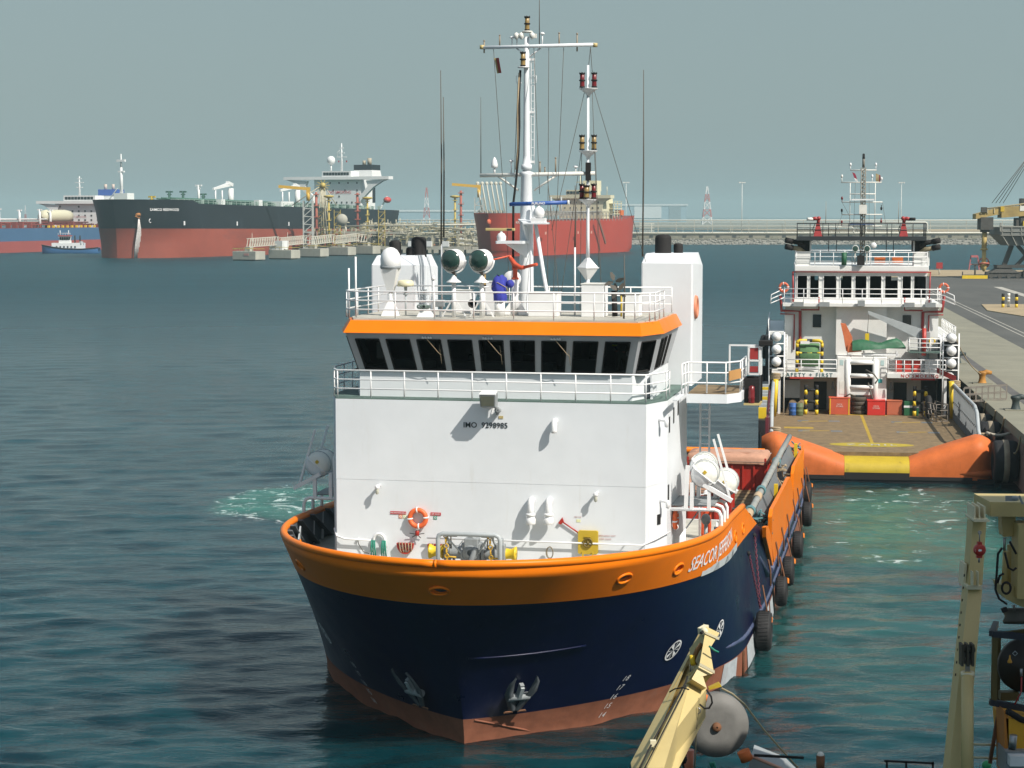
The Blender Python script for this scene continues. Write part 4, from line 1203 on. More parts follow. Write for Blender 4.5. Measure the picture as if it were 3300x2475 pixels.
# fire monitor
mb = MB(); mb.tube([(.06, 8, 13.47), (.06, 8, 14.78)], .12, 12)
for d in (-.5, .5): mb.slab([(.06, 8, 13.5), (.06 + d, 7.9, 13.5), (.06, 8, 14.2)], (0, .05, 0))
o = mb.build('monitor_post', WHITE2, S1)
mb = MB(); MR = mat('monitor_red', (.60, .09, .04), .45)
mb.lathe((.06, 8, 14.76), (0, 0, 1), [(.13, 0), (.13, .06), (.09, .08), (.085, .35), (.12, .37), (.12, .42), (.07, .44)], 12)
mb.tube([(.06, 8, 15.1), (-.02, 8, 15.35), (-.13, 8, 15.55), (-.15, 8, 15.6)], .07, 10); mb.tube([(-.1, 8, 15.5), (.06, 7.95, 15.3), (.3, 7.8, 15.18), (.45, 7.7, 15.2)], [.08, .09, .08, .07], 10)
mb.tube([(.45, 7.7, 15.2), (.98, 7.3, 15.32)], .055, 10); mb.tube([(-.13, 8, 15.6), (-.9, 7.9, 15.42), (-1.55, 7.8, 15.25)], .03, 8)
mb.build('fire_monitor', MR, o)
# blue canvas cover on its pedestal, white reel
mb = MB(); mb.cyl((-.38, 7.4, 13.47), (-.38, 7.4, 14.05), .19, 12); mb.build('compass_pedestal', WHITE2, S1)
mb = MB()
rg = []
for k in range(9):
    z = 14.0 + k * .115; r = [.26, .28, .27, .26, .30, .31, .30, .26, .10][k]
    rg.append([V((-.38 + r * (1 + .14 * sin(3 * a + k) + .06 * sin(7 * a + 2 * k)) * cos(a) * .85, 7.4 + r * (1 + .1 * cos(2 * a + k) + .06 * sin(6 * a)) * sin(a), z + .03 * sin(2 * a + k))) for a in [2 * pi * i / 24 for i in range(24)]])
mb.grid(rg, closed=True); mb.sphere((-.0, 7.4, 14.62), .15, 10); mb.build('canvas_cover', BLUECANVAS, S1)
MB().tube([(-.66, 7.3, 14.5), (-.4, 7.08, 14.68), (-.1, 7.2, 14.5), (-.05, 7.3, 14.35)], .015, 5).build('cover_lashing', ROPE, S1)
mb = MB(); mb.lathe((-.2, 8.9, 14.75), (0, -1, 0), [(.01, 0), (.30, 0), (.30, .05), (.08, .06), (.08, .25), (.3, .26), (.3, .31), (.01, .31)], 20); mb.bar((-.2, 8.6, 13.5), (-.1, 8.6, 15.2), .09, .06); mb.build('white_reel', WHITE2, S1)
mb = MB(); mb.tube([(-.92, 7.2, 13.47), (-.92, 7.2, 14.5)], .06, 8); mb.lathe((-.92, 7.2, 14.5), (0, 0, 1), [(.01, -.02), (.2, 0), (.2, .03), (.01, .03)], 12); o = mb.build('lantern_post', WHITE2, S1); lantern(-.92, 7.2, 14.54, BRASS, o, .10, .5)
# lockers, horn, binoculars, propeller sculpture etc.
for (x0, x1, y0, y1, z1) in [(-1.2, -.55, 8.2, 8.8, 14.65), (-2.5, -1.9, 9.4, 9.9, 14.3), (.65, 1.7, 7.4, 8.2, 14.3), (2.55, 3.35, 7.4, 8.4, 14.62), (3.9, 4.5, 8.2, 9.0, 14.25)]:
    o = MB().box((x0, y0, 13.47), (x1, y1, z1)).build('deck_locker', WHITE2, S1, bevel=.02)
    MB().box((x0 - .02, y0 - .02, z1), (x1 + .02, y1 + .02, z1 + .03)).build('locker_lid', WWEATHER, o)
mb = MB(); mb.lathe((-.95, 5.6, 14.0), (-.05, -1, -.05), [(.03, -.35), (.05, -.1), (.09, 0), (.155, .1)], 16); o = mb.build('loudhailer', SOOT, S1); MB().bar((-.95, 5.7, 14.05), (-.92, 5.9, 14.3), .06, .06).build('loudhailer_bracket', LGREY, o)
mb = MB()
for x in (-2.95, -2.78): mb.lathe((x, 5.9, 13.85), (0, -1, 0), [(.07, -.2), (.085, 0), (.085, .02), (.05, .01)], 12)
mb.box((-2.95, 5.95, 13.8), (-2.6, 6.15, 13.9)); o = mb.build('signal_lamp', mat('grey_green', (.14, .19, .17), .5), S1); MB().slab([(-3.05, 5.9, 13.48), (-2.4, 5.9, 13.48), (-2.6, 6.0, 13.8), (-2.9, 6.0, 13.8)], (0, .2, 0)).build('lamp_stand', WHITE2, o)
mb = MB(); mb.box((-2.4, 5.9, 13.85), (-2.05, 6.05, 14.1)); mb.bar((-2.2, 6, 13.48), (-2.2, 6, 13.9), .08, .08); mb.build('junction_box', GREY, S1, bevel=.02)
mb = MB(); mb.cyl((3.74, 7.5, 13.5), (3.70, 7.5, 14.4), .1, 10); mb.cyl((3.98, 7.4, 13.5), (3.98, 7.4, 14.25), .035, 8, 1); o = mb.build('wind_vane_post', [SOOT, OCHRE], S1)
for (x, s, z, R_, t0) in [(3.72, 7.4, 14.72, .36, .3), (3.86, 7.35, 14.40, .34, .9)]:
    for k in range(4):
        a = t0 + k * pi / 2; d = V((cos(a), 0, sin(a))); p = V((-sin(a), -.5, cos(a))).normalized(); c = V((x, s, z))
        MB().slab([c + d * .05 - p * .03, c + d * R_ * .5 - p * .10, c + d * R_ - p * .02, c + d * R_ * .98 + p * .05, c + d * R_ * .5 + p * .08, c + d * .05 + p * .03], (0, .02, 0)).build('blade', WIRE, o)
# floodlight on the front of the deckhouse
mb = MB(); mb.hexa([(-.30, 3.82, 10.58), (.22, 3.82, 10.58), (.22, 4.2, 10.5), (-.30, 4.2, 10.5), (-.33, 3.72, 10.98), (.25, 3.72, 10.98), (.22, 4.25, 11.05), (-.30, 4.25, 11.05)]); fl_ = mb.build('floodlight', GREY, S1, bevel=.02)
mb = MB(); mb.slab([(-.26, 3.80, 10.62), (.18, 3.80, 10.62), (.20, 3.71, 10.95), (-.28, 3.71, 10.95)], (0, -.02, -.005)); mb.build('lamp_glass', mat('dusty_lamp_glass', (.16, .17, .13), .25), fl_)
mb = MB(); mb.slab([(-.33, 3.70, 11.0), (.25, 3.70, 11.0), (.22, 4.2, 11.09), (-.30, 4.2, 11.09)], (0, 0, .03)); mb.tube([(-.05, 4.2, 10.7), (.0, 4.48, 10.55)], .04, 6); mb.build('lamp_hood', WHITE2, fl_)
mb = MB(); mb.lathe((.22, 4.34, 10.42), (-.1, -1, .1), [(.02, -.12), (.08, -.08), (.11, .08), (.11, .12), (.02, .1)], 14); mb.tube([(.2, 4.4, 10.4), (.12, 4.44, 10.25)], .025, 6); mb.build('wall_speaker', GREY, S1)
MB().tube([(.03, 4.45, 10.55), (-.05, 4.44, 10.3), (.05, 4.44, 10.15), (.17, 4.44, 10.25)], .012, 5).build('lamp_cable', WHITE2, S1)
MB().box((.20, 4.445, 10.13), (.36, 4.455, 10.22)).build('small_plate', BEIGE, S1)
lettering('hull_number', 'IMO  9298985', .265, (-.26, 4.458, 9.80), (1, 0, 0), (0, 0, 1), TBLACK, S1, .004, off=.008)
# goose-neck vents
def gooseneck(x, z, r, bell, L):
    s = F_
    b = MB(); b.tube([(x, s, z), (x, s - .12, z + .01), (x, s - .2, z - .04), (x, s - .25, z - .14), (x, s - .26, z - .3), (x, s - .26, z - L)], r, 14)
    o = b.build('goose_neck_vent', WHITE2, S1)
    if bell:
        b = MB(); b.lathe((x, s - .26, z - L + .06), (0, 0, -1), [(r, -.02), (r * 1.45, 0), (r * 1.45, .06), (r * 1.1, .08), (r * 1.1, .12), (r * 1.5, .17), (r * 1.55, .34), (r * 1.4, .36), (r * .5, .36)], 16); b.build('vent_head', WHITE2, o)
gooseneck(2.16, 10.08, .10, False, .38); gooseneck(1.36, 7.36, .115, True, .5); gooseneck(1.98, 7.38, .115, True, .5)
for x, z in ((-4.02, 7.72), (3.62, 7.68)):
    b = MB(); b.tube([(x, F_, z), (x, F_ - .22, z), (x - .02, F_ - .26, z - .05)], .05, 8); b.sphere((x - .02, F_ - .26, z - .04), .09, 10); o = b.build('wall_lamp', WHITE2, S1)
    b = MB(); b.lathe((x - .02, F_ - .26, z - .1), (0, 0, -1), [(.05, 0), (.06, .03), (.06, .16), (.03, .19)], 10); b.build('lamp_globe', mat('lamp_globe', (.5, .5, .42), .2), o)
for q, z in ((.52, 10.1), (.60, 7.3)):
    b = MB(); p = V((xr + q * .6, F_ + q * 1.7, z)); d = V((.94, -.33, 0)); b.tube([p, p + d * .25, p + d * .3 - V((0, 0, .05))], .05, 8); b.lathe(p + d * .3, (0, 0, -1), [(.03, -.05), (.08, 0), (.07, .2), (.03, .24)], 8); b.build('wall_lamp', WHITE2, S1)
# hand rail, hatch, lifebuoy lamp, signs
mb = MB(); mb.tube([(-5.75, 4.75, 6.1), (-5.55, F_ - .1, 5.9), (-5.25, F_ - .16, 5.82), (-4.3, F_ - .16, 5.80)], .035, 8); mb.tube([(-2.3, F_ - .16, 5.95), (5.2, F_ - .16, 5.95), (5.55, F_ + .6, 6.05), (5.9, F_ + 1.6, 6.15)], .03, 8)
for x in (-1, 1.2, 3.3, 4.6): mb.tube([(x, F_ - .16, 5.95), (x, F_, 5.95)], .02, 6)
mb.build('hand_rail', WHITE2, S1)
mb = MB(); hx, hz = 3.32, 5.98
mb.slab([(hx - .34, F_ - .02, hz - .36), (hx - .30, F_ - .02, hz - .4), (hx + .30, F_ - .02, hz - .4), (hx + .34, F_ - .02, hz - .36), (hx + .34, F_ - .02, hz + .36), (hx + .30, F_ - .02, hz + .4), (hx - .30, F_ - .02, hz + .4), (hx - .34, F_ - .02, hz + .36)], (0, -.14, 0)); ht = mb.build('escape_hatch', OCHRE, S1, bevel=.03)
mb = MB(); mb.torus((hx, F_ - .2, hz), (0, 1, 0), .15, .025, 20, 6); mb.bar((hx - .15, F_ - .19, hz), (hx + .15, F_ - .19, hz), .03, .03); mb.bar((hx, F_ - .19, hz - .15), (hx, F_ - .19, hz + .15), .03, .03); mb.sphere((hx, F_ - .19, hz), .06, 8); mb.build('hatch_wheel', mat('olive_brown', (.16, .11, .02), .6), ht)
mb = MB(); mb.bar((hx - .12, F_ - .18, hz + .2), (hx + .1, F_ - .18, hz + .2), .03, .03)
for x in (-.17, .17): mb.box((hx + x - .03, F_ - .2, hz - .52), (hx + x + .03, F_ - .16, hz - .32))
mb.build('hatch_dog', OCHRE, ht)
def wall_text(t, size, x, z, m, bold=.002): lettering('notice', t, size, (x, F_ - .012, z), (1, 0, 0), (0, 0, 1), m, S1, bold, off=.004)
PINKT = mat('faded_red_lettering', (.55, .38, .38), .6)
wall_text('EMERGENCY EXIT', .075, 3.95, 6.18, PINKT); wall_text('KEEP CLEAR', .075, 3.9, 6.07, PINKT); wall_text('FIRE AXE', .06, 2.95, 6.80, PINKT)
MB().box((2.9, F_ - .01, 6.64), (3.04, F_ - .003, 6.74)).build('small_sticker', mat('pale_yellow', (.75, .76, .45), .6), S1)
for x, w, t in ((-3.36, .56, 'FIRE STATION NO.2'), (-2.02, .36, 'LIFE  BUOY')):
    o = MB().box((x - w / 2, F_ - .02, 6.72), (x + w / 2, F_ - .004, 6.82)).build('red_sign', mat('sign_red', (.5, .03, .04), .5), S1)
    lettering('sign_lettering', t, .062, (x, F_ - .022, 6.748), (1, 0, 0), (0, 0, 1), TILEWHITE, o, .001, off=.004)
for x, c in ((-3.28, (.75, .3, .15)), (-3.13, (.7, .75, .45)), (-2.04, (.05, .3, .2))):
    o = MB().box((x - .06, F_ - .015, 6.58), (x + .06, F_ - .004, 6.70)).build('square_sign', mat('square_sign', c, .5), S1)
    MB().torus((x, F_ - .018, 6.64), (0, 1, 0), .03, .008, 12, 4).build('sign_symbol', TILEWHITE, o)
# red fire axe on the wall
ax = thing('fire_axe', 'red handled fire axe hung slanting on the white wall above the yellow hatch', 'axe', A.w(2.7, F_ - .06, 6.5), A.rz)
MB().tube([(-.3, 0, .16), (.32, 0, -.24)], .026, 8).build('handle', RED, ax)
MB().slab([(-.42, -.03, .1), (-.28, -.03, .3), (-.22, -.03, .16), (-.33, -.03, .05)], (0, .05, 0)).build('axe_head', RED, ax)
# lifebuoys
def lifebuoy(loc, rz, label, group=None, R_=.37, r=.085, m=None):
    t = thing('lifebuoy', label, 'lifebuoy', loc, rz, group)
    MB().torus((0, 0, 0), (0, 1, 0), R_ - r, r, 28, 10).build('ring', m or mat('lifebuoy_orange', (.80, .14, .035), .5, var=.1), t)
    band = None
    for k in range(4):
        a = pi / 2 * k + .1
        b = MB().torus((0, 0, 0), (0, 0, 1), r * 1.04, .012, 12, 4)
        c = V((cos(a), 0, sin(a))) * (R_ - r)
        mb = MB(); mb.torus(c, (-sin(a), 0, cos(a)), r * 1.0, .03, 14, 5); mb.build('reflective_band', TILEWHITE, t)
    return t
lifebuoy(A.w(-2.63, F_ - .12, 6.62), A.rz, 'orange ring lifebuoy hung on the white deckhouse front', None)
sg = thing('signal_light', 'white and red buoy light hanging under the orange lifebuoy on the white wall', 'light', A.w(-2.66, F_ - .1, 6.0), A.rz)
MB().lathe((0, 0, .0), (0, 0, 1), [(.02, 0), (.07, .02), (.07, .16), (.04, .2)], 10).build('lamp_body', RED, sg)
MB().lathe((0, 0, .2), (0, 0, 1), [(.05, 0), (.06, .05), (.03, .2)], 10).build('lamp_cap', WHITE2, sg)
mb = MB()
for a in (.4, 1.6, 2.8, 4.0, 5.2): mb.tube([(0, 0, .05), (.28 * cos(a), -.04, .05 + .13 * sin(a))], .015, 5)
mb.build('bracket', SOOT, sg)
lifebuoy(A.w(xr + ch + .12, 7.6, 6.35), A.rz + pi / 2, 'orange ring lifebuoy hung on the port side of the white deckhouse', None)
# red cable reel hangers
def hanger(x, label):
    t = thing('rope_hanger', label, 'rope hanger', A.w(x, F_ - .06, 5.6), A.rz, 'red half round rope hangers under the lifebuoy')
    mb = MB()
    ring_o = [V((.3 * cos(a), 0, .3 * sin(a) * 1.15 + .1)) for a in [pi + pi * k / 12 for k in range(13)]]
    ri = [V((p.x * .72, 0, (p.z - .1) * .72 + .06)) for p in ring_o]
    for k in range(12): mb.slab([ring_o[k], ring_o[k + 1], ri[k + 1], ri[k]], (0, -.12, 0))
    mb.box((-.3, -.12, .06), (.3, 0, .14)); mb.bar((0, -.06, -.02), (-.2, -.06, -.16), .1, .07); mb.bar((0, -.06, -.02), (.2, -.06, -.16), .1, .07); mb.bar((0, -.06, -.02), (0, -.06, .1), .1, .07)
    mb.build('hanger_frame', RED, t)
    mb = MB()
    for k in range(5): mb.tube([(-.24 + k * .12, -.06, .14), (-.2 + k * .11, -.16, .18), (-.16 + k * .1, -.14, -.12), (-.1 + k * .06, -.1, -.2)], .018, 5)
    mb.build('coiled_rope', ROPE, t)
hanger(-3.08, 'red half round rope hanger on the wall, left of the lifebuoy lamp'); hanger(-1.98, 'red half round rope hanger on the wall, behind the yellow winch drum end')
# green hose bracket
t = thing('hose_rack', 'arched white bracket with green hoses hanging on the left of the white wall', 'hose rack', A.w(-4.02, F_ - .05, 5.55), A.rz)
MB().tube([(-.24, -.05, 0)] + [V((.2 * cos(a), -.05, .26 + .22 * sin(a))) for a in [pi - pi * k / 8 for k in range(9)]] + [V((.24, -.05, 0))], .05, 8).build('bracket', WHITE2, t)
mb = MB()
for x in (-.2, .18):
    for d in (-.05, 0, .05): mb.tube([(x + d, -.12, .26), (x + d * 1.3, -.16, 0), (x + d * 1.5, -.1, -.3)], .028, 6)
mb.build('green_hose', ROPEG, t)
for x, m, r in ((-4.75, WIRE, .2),):
    t = thing('hanging_cable', 'thin dark cable drooping on the white wall beside the green hoses', 'cable', A.w(-4.8, F_ - .05, 5.75), A.rz)
    MB().tube([(0, 0, .1), (.02, -.02, -.1), (.2, -.02, -.38), (.45, -.02, -.45), (.62, -.02, -.2)], .015, 5).build('cable', WIRE, t); MB().sphere((0, 0, .05), .05, 8).build('hook', WHITE2, t)
for x, lb in ((2.02, 'brown rope coil hung on the hand rail by the winch'),):
    t = thing('rope_coil', lb, 'rope', A.w(x, F_ - .2, 5.6), A.rz)
    mb = MB()
    for k in range(4): mb.torus((0, -.02 * k, 0), (0, 1, 0), .15, .02, 18, 5, 0, .7 + .03 * k, 1.3)
    mb.build('coil', mat('brown_rope', (.2, .17, .12), .9), t)
# anchor windlass with its pipe guard
wl_ = MB(); s = 2.4
mb = MB(); mb.tube([(-1.32, s - .5, 4.9), (-1.32, s - .5, 6.35), (-1.29, s - .5, 6.47), (-1.18, s - .5, 6.53), (.62, s - .5, 6.53), (.74, s - .5, 6.47), (.78, s - .5, 6.35), (.78, s - .5, 4.9)], .075, 10)
for x in (-1.05, .5): mb.tube([(x, s - .5, 6.5), (x, s + .4, 5.9), (x, s + .9, 5.0)], .05, 8)
mb.build('winch_guard', LGREY, S1)
ws = thing('windlass', 'grey anchor windlass with yellow drum ends on the forecastle', 'winch', A.w(-.3, s, 4.95), A.rz)
mb = MB()
for x in (-.85, -.35, .35, .8): mb.lathe((x, .2, .85), (1, 0, 0), [(.02, 0), (.34, 0), (.34, .08), (.02, .08)], 18)
for x in (-.75, .45): mb.lathe((x, .2, .85), (1, 0, 0), [(.22, 0), (.22, .4)], 14)
mb.build('chain_wheel', GREY, ws)
mb = MB(); mb.box((-.3, -.1, .2), (.3, .5, 1.2)); mb.box((-.22, -.15, 1.0), (.25, .3, 1.38)); mb.lathe((0, .1, .9), (0, -1, 0), [(.3, 0), (.28, .25), (.1, .3)], 14); mb.cyl((.0, -.1, 1.3), (.0, .4, 1.3), .16, 10); mb.cyl((-.1, -.2, .3), (.2, -.2, 1.1), .1, 8); mb.build('gearbox', GREY, ws, bevel=.03)
mb = MB(); mb.box((-1.0, -.2, .0), (1.05, .6, .4)); mb.box((-.95, .0, .3), (-.88, .4, 1.0)); mb.box((.92, .0, .3), (1.0, .4, 1.05)); mb.build('bed', GREY, ws)
for sg_ in (-1, 1):
    mb = MB(); mb.lathe((sg_ * 1.02, .2, .85), (sg_, 0, 0), [(.26, 0), (.19, .08), (.17, .3), (.24, .42), (.26, .46), (.05, .46)], 16); mb.build('drum_end', YELLOW, ws)
mb = MB()
for x in (-.7, .55): mb.torus((x, .0, 1.42), (0, .2, 1), .2, .018, 18, 5); mb.cyl((x, .05, 1.0), (x, 0, 1.42), .025, 6)
mb.build('brake_wheel', WIRE, ws)
mb = MB()
for x in (-.78, .72):
    for k in range(7): mb.torus((x + .01 * k, -.42, 1.5 - k * .17), (1, 0, 0) if k % 2 else (0, 1, 0), .07, .022, 10, 5)
    mb.tube([(x, -.4, .8), (x + .35 * (1 if x > 0 else 1), -.38, .78)], .03, 6)
mb.build('yellow_chain', mat('chain_yellow', (.60, .36, .03), .6, var=.3), ws)
for x0, x1 in ((-.7, -.2), (.6, .15)): MB().bar((x0, -.4, 1.4), (x1, 0, .7), .05, .05).build('brake_lever', LGREY, ws)
mb = MB(); mb.box((.85, -.1, .5), (1.15, .2, 1.2)); mb.cyl((1.0, .05, 1.1), (1.0, .05, 1.4), .1, 8); mb.build('control_stand', GREY, ws, bevel=.03)
# light grey screen inside the starboard bulwark
MB().slab([(-7.2, 5.2, 5.0), (-7.0, 4.2, 5.0), (-6.95, 4.3, 5.75), (-7.2, 5.3, 6.05)], (.05, .02, 0)).build('canvas_screen', LGREY, S1)
MB().box((-6.6, 3.4, 4.95), (-6.3, 3.7, 5.45)).build('deck_box', LGREY, S1)
MB().tube([(-6.75, 3.9, 5.8), (-6.5, 3.6, 5.2)], .05, 6).build('orange_hose', ORANGE, S1)
# ================================================================== side fittings and cargo deck
# crenellated orange bulwark plates along the main deck
def plate(side, pts, m=ORANGE):
    """pts: (s, z) polygon on the ship's side"""
    P = [V((side * (hb(s, 2.2) - .02), s, z)) for s, z in pts]
    mb = MB(); mb.slab(P, (side * .16, 0, 0)); return mb.build('bulwark_plate', m, S1, bevel=.05)
for side in (1, -1):
    plate(side, [(22.6, 2.05), (22.9, 2.05), (21.2, 3.6), (19.6, 4.3), (18.7, 4.4), (18.9, 3.9)])
    plate(side, [(23.4, 2.05), (30, 2.05), (38.5, 2.05), (37.2, 3.4), (34.6, 4.35), (33.6, 4.42), (28, 4.5), (22.2, 4.62), (21.5, 4.4), (21.6, 3.2)])
    plate(side, [(39.2, 2.05), (47.5, 2.05), (48.2, 3.2), (46.8, 4.2), (45.8, 4.25), (38.6, 4.38), (37.8, 4.1), (37.6, 3.2)])
    plate(side, [(48.6, 2.05), (53.2, 2.05), (53.0, 3.0), (51.5, 3.9), (48.9, 3.95), (48.5, 3.4)])
# crash rail pipe with grey panels below
for side in (1, -1):
    mb = MB(); mb.tube([(side * 7.45, 17.2, 4.6), (side * 7.55, 22, 4.72), (side * 7.6, 30, 4.88), (side * 7.6, 40, 4.92), (side * 7.6, 47.2, 4.9)], .14, 14); mb.build('crash_rail', PIPEW, S1)
    for s in range(20, 48, 4):
        MB().bar((side * 7.45, s, 2.1), (side * 7.55, s, 4.7), .2, .2).build('rail_stanchion', GREY, S1)
    for (s0, s1) in ((22.2, 25.4), (26.2, 29.4), (29.5, 34.0), (37.5, 42.0), (42.1, 45.8)):
        MB().slab([(side * 7.62, s0, 4.55), (side * 7.62, s1, 4.6), (side * 8.15, s1, 3.4), (side * 8.15, s0, 3.35)], (side * .05, 0, .05)).build('side_panel', PGREY, S1)
    for s in (20.0, 26.1, 36.5):
        mb = MB(); mb.torus((side * 7.57, s, 4.82), (0, 1, 0), .18, .05, 16, 6); mb.torus((side * 7.57, s + .25, 4.82), (0, 1, 0), .18, .05, 16, 6); mb.build('rope_lashing', ROPEB, S1)
    for s in (19, 24, 36): MB().lathe((side * 7.55, s, 4.78), (0, 1, 0), [(.15, 0), (.19, .1), (.19, .9), (.15, 1.0)], 12).build('canvas_wrap', mat('tan_wrap', (.45, .34, .22), .9), S1)
for s in (29.2, 45.5): MB().box((7.95, s, 3.5), (8.12, s + .25, 4.7)).build('yellow_post', YELLOW, S1)
for p in [(7.9, 22.3, 4.4), (7.9, 36.8, 4.3), (7.9, 46.8, 4.3)]:
    mb = MB(); r5 = random.Random(int(p[1]))
    for k in range(6):
        c = V(p) + V((r5.uniform(-.3, .2), r5.uniform(-.5, .5), r5.uniform(-.5, .1)))
        mb.tube([c + V((r5.uniform(-.3, .3), r5.uniform(-.3, .3), r5.uniform(-.4, .3))) for _ in range(5)], .045, 5)
    mb.build('tangled_rope', [ROPE, ROPEB, WIRE][int(p[1]) % 3], S1)
# stern bulwark
mb = MB(); mb.tube([(-7.4, 50.6, 3.6), (6.0, 50.8, 3.6)], .17, 10); mb.build('stern_rail', ORANGE, S1)
for k in range(10): MB().box((-7 + k * 1.4, 50.7, 2.1), (-6.85 + k * 1.4, 50.9, 3.5)).build('rail_stanchion', LGREY, S1)
MB().box((-7.4, 50.9, 2.1), (6.0, 51.0, 3.45)).build('stern_bulwark', DGREY, S1)
# orange diagonal brace and chains at the side
mb = MB(); mb.tube([(7.6, 16.9, 4.7), (8.0, 18.5, 3.2), (8.3, 20.4, 2.1)], .12, 8); mb.build('shoulder_bar', NAVY2, S1)
# cargo skips with tarpaulins
def skip(l, s, w, d, h, label, hi):
    t = thing('cargo_skip', label, 'skip', A.w(l, s, 2.17), A.rz, 'red cargo skips on the working deck')
    mb = MB(); mb.box((-w / 2, 0, 0), (w / 2, d, h)); mb.build('bin', RED if hi else mat('skip_red', (.46, .05, .03), .5, var=.2, streak=.2), t)
    n_ = max(3, int(w / .6))
    for k in range(n_ + 1):
        x = -w / 2 + w * k / n_
        MB().box((x - .05, -.09, 0), (x + .05, -.002, h)).build('rib', RED, t)
    for y in (.3, d - .3): MB().box((w / 2 + .002, y - .05, 0), (w / 2 + .08, y + .05, h)).build('rib', RED, t)
    mb = MB()
    rows = []
    r6 = random.Random(int(s * 10))
    for (dx, dy, z) in ((.10, .12, h - .35), (.12, .14, h - .02), (.02, .02, h + .16), (-.35, -.35, h + .22)):
        row = []
        for k in range(40):
            a = 2 * pi * k / 40
            cx = max(-1, min(1, 1.35 * cos(a))); cy = max(-1, min(1, 1.35 * sin(a)))
            row.append(V((cx * (w / 2 + dx), d / 2 + cy * (d / 2 + dy), z + r6.uniform(-.04, .04))))
        rows.append(row)
    mb.grid(rows, closed=True); mb.face(rows[-1]); mb.build('tarpaulin', TARP, t)
    MB().tube([(-w / 2, -.2, h - .2), (w / 2, -.2, h - .2)], .02, 5).build('lashing', WIRE, t)
skip(4.35, 45.0, 4.2, 2.6, 1.75, 'large red skip under a pink tarpaulin near the stern of the supply ship', True)
skip(3.55, 33.6, 3.9, 2.6, 1.75, 'red skip under a pink tarpaulin nearer the deckhouse, partly behind the life rafts', False)
# life rafts on their cradles
def raft_set(side):
    mb = MB()
    for s in (7.0, 8.1, 9.2):
        mb.tube([(side * 5.8, s, 6.80), (side * 7.35, s, 6.82), (side * 7.5, s, 6.76), (side * 7.58, s, 6.6), (side * 7.58, s, 4.95)], .065, 8)
    for s in (7.0, 9.2):
        mb.bar((side * 6.55, s, 6.8), (side * 6.55, s, 7.75), .16, .12); mb.bar((side * 7.15, s, 6.8), (side * 7.15, s, 7.55), .13, .12)
        mb.bar((side * 6.95, s, 7.7), (side * 7.95, s, 7.15), .18, .14)
        mb.bar((side * 6.35, s, 6.85), (side * 6.4, s, 8.35), .10, .14)
    mb.build('raft_frame', WHITE2, S1)
    for s in (7.3, 8.9):
        MB().bar((side * 7.85, s, 7.2), (side * 7.25, s + .1, 9.25), .07, .11, up=(0, 1, 0)).build('launch_rail', WHITE2, S1)
    MB().box((side * 5.82, 7.3, 6.88), (side * 7.3, 9.6, 6.92)).build('raft_platform', GREY, S1)
def canister(l, s, z, label):
    t = thing('life_raft_canister', label, 'life raft', A.w(l, s, z), A.rz, 'white life raft canisters beside the deckhouse')
    ax = V((.12, .99, 0)); tilt = V((.78, 0, -.62))
    for sg_ in (-1, 1):
        mb = MB(); mb.lathe((0, -.72, 0), (0, 1, 0), [(.02, 0), (.30, .03), (.42, .14), (.46, .35), (.46, 1.1), (.42, 1.3), (.30, 1.41), (.02, 1.44)], 20)
        keep = [(i, f) for i, f in enumerate(mb.f) if sg_ * sum(V(mb.v[k]).dot(V((.62, 0, .78))) for k in f) > -0.02]
        mb.f = [f for _, f in keep]; mb.m = [mb.m[i] for i, _ in keep]; mb.s = [mb.s[i] for i, _ in keep]
        mb.build('shell_half', mat('ivory_shell', (.78, .77, .70), .45, var=.05) if sg_ > 0 else WHITE2, t)
    mb = MB()
    pts = [tilt * (.475 * c) + V((0, y, 0)) for c, y in ((1, -.5), (1, .5), (.7, .72), (-.7, .72), (-1, .5), (-1, -.5), (-.7, -.72), (.7, -.72))]
    mb.tube(pts, .035, 6, closed=True); mb.build('seam_rim', WHITE2, t)
    mb = MB()
    for y in (-.35, .35): mb.torus((0, y, 0), (0, 1, 0), .47, .02, 22, 5)
    mb.build('strap', LGREY, t)
    MB().slab([(-.02, -.715, .12), (.06, -.715, .2), (.14, -.705, .12), (.06, -.715, .04)], (0, -.03, 0)).build('sticker', OCHRE, t)
raft_set(1); raft_set(-1)
canister(6.95, 7.6, 8.02, 'near white life raft canister beside the deckhouse port side, with a yellow sticker')
canister(6.75, 9.1, 8.08, 'far white life raft canister, behind the near one at the port side')
canister(7.5, 9.2, 7.5, 'lowest white life raft canister, behind the slanted white rails')
canister(-7.15, 7.8, 8.0, 'shaded life raft canister at the left edge of the white deckhouse')
# bits by the port walkway
mb = MB()
for k in range(4): mb.tube([(6.3, 5.8 + .45 * k, 5.0), (6.3, 5.8 + .45 * k, 6.05)], .03, 6)
mb.tube([(6.3, 5.4, 5.0), (6.3, 5.8, 6.05), (6.3, 7.3, 6.05), (6.9, 9.5, 6.9)], .03, 6); mb.build('walkway_rail', WHITE2, S1)
mb = MB(); mb.tube([(6.75, 10, 4.95), (6.75, 10, 5.85)], .07, 8); mb.sphere((6.75, 10, 6.0), .18, 10, sc=(1, .7, 1.2)); mb.build('vent_post', LGREY, S1)
mb = MB()
for x in (7.0, 7.5): mb.tube([(x, 11.5, 4.95), (x, 11.5, 5.7)], .04, 6)
for z in (5.2, 5.45, 5.7): mb.tube([(7.0, 11.5, z), (7.5, 11.5, z)], .04, 6)
mb.build('pipe_gate', WHITE2, S1)
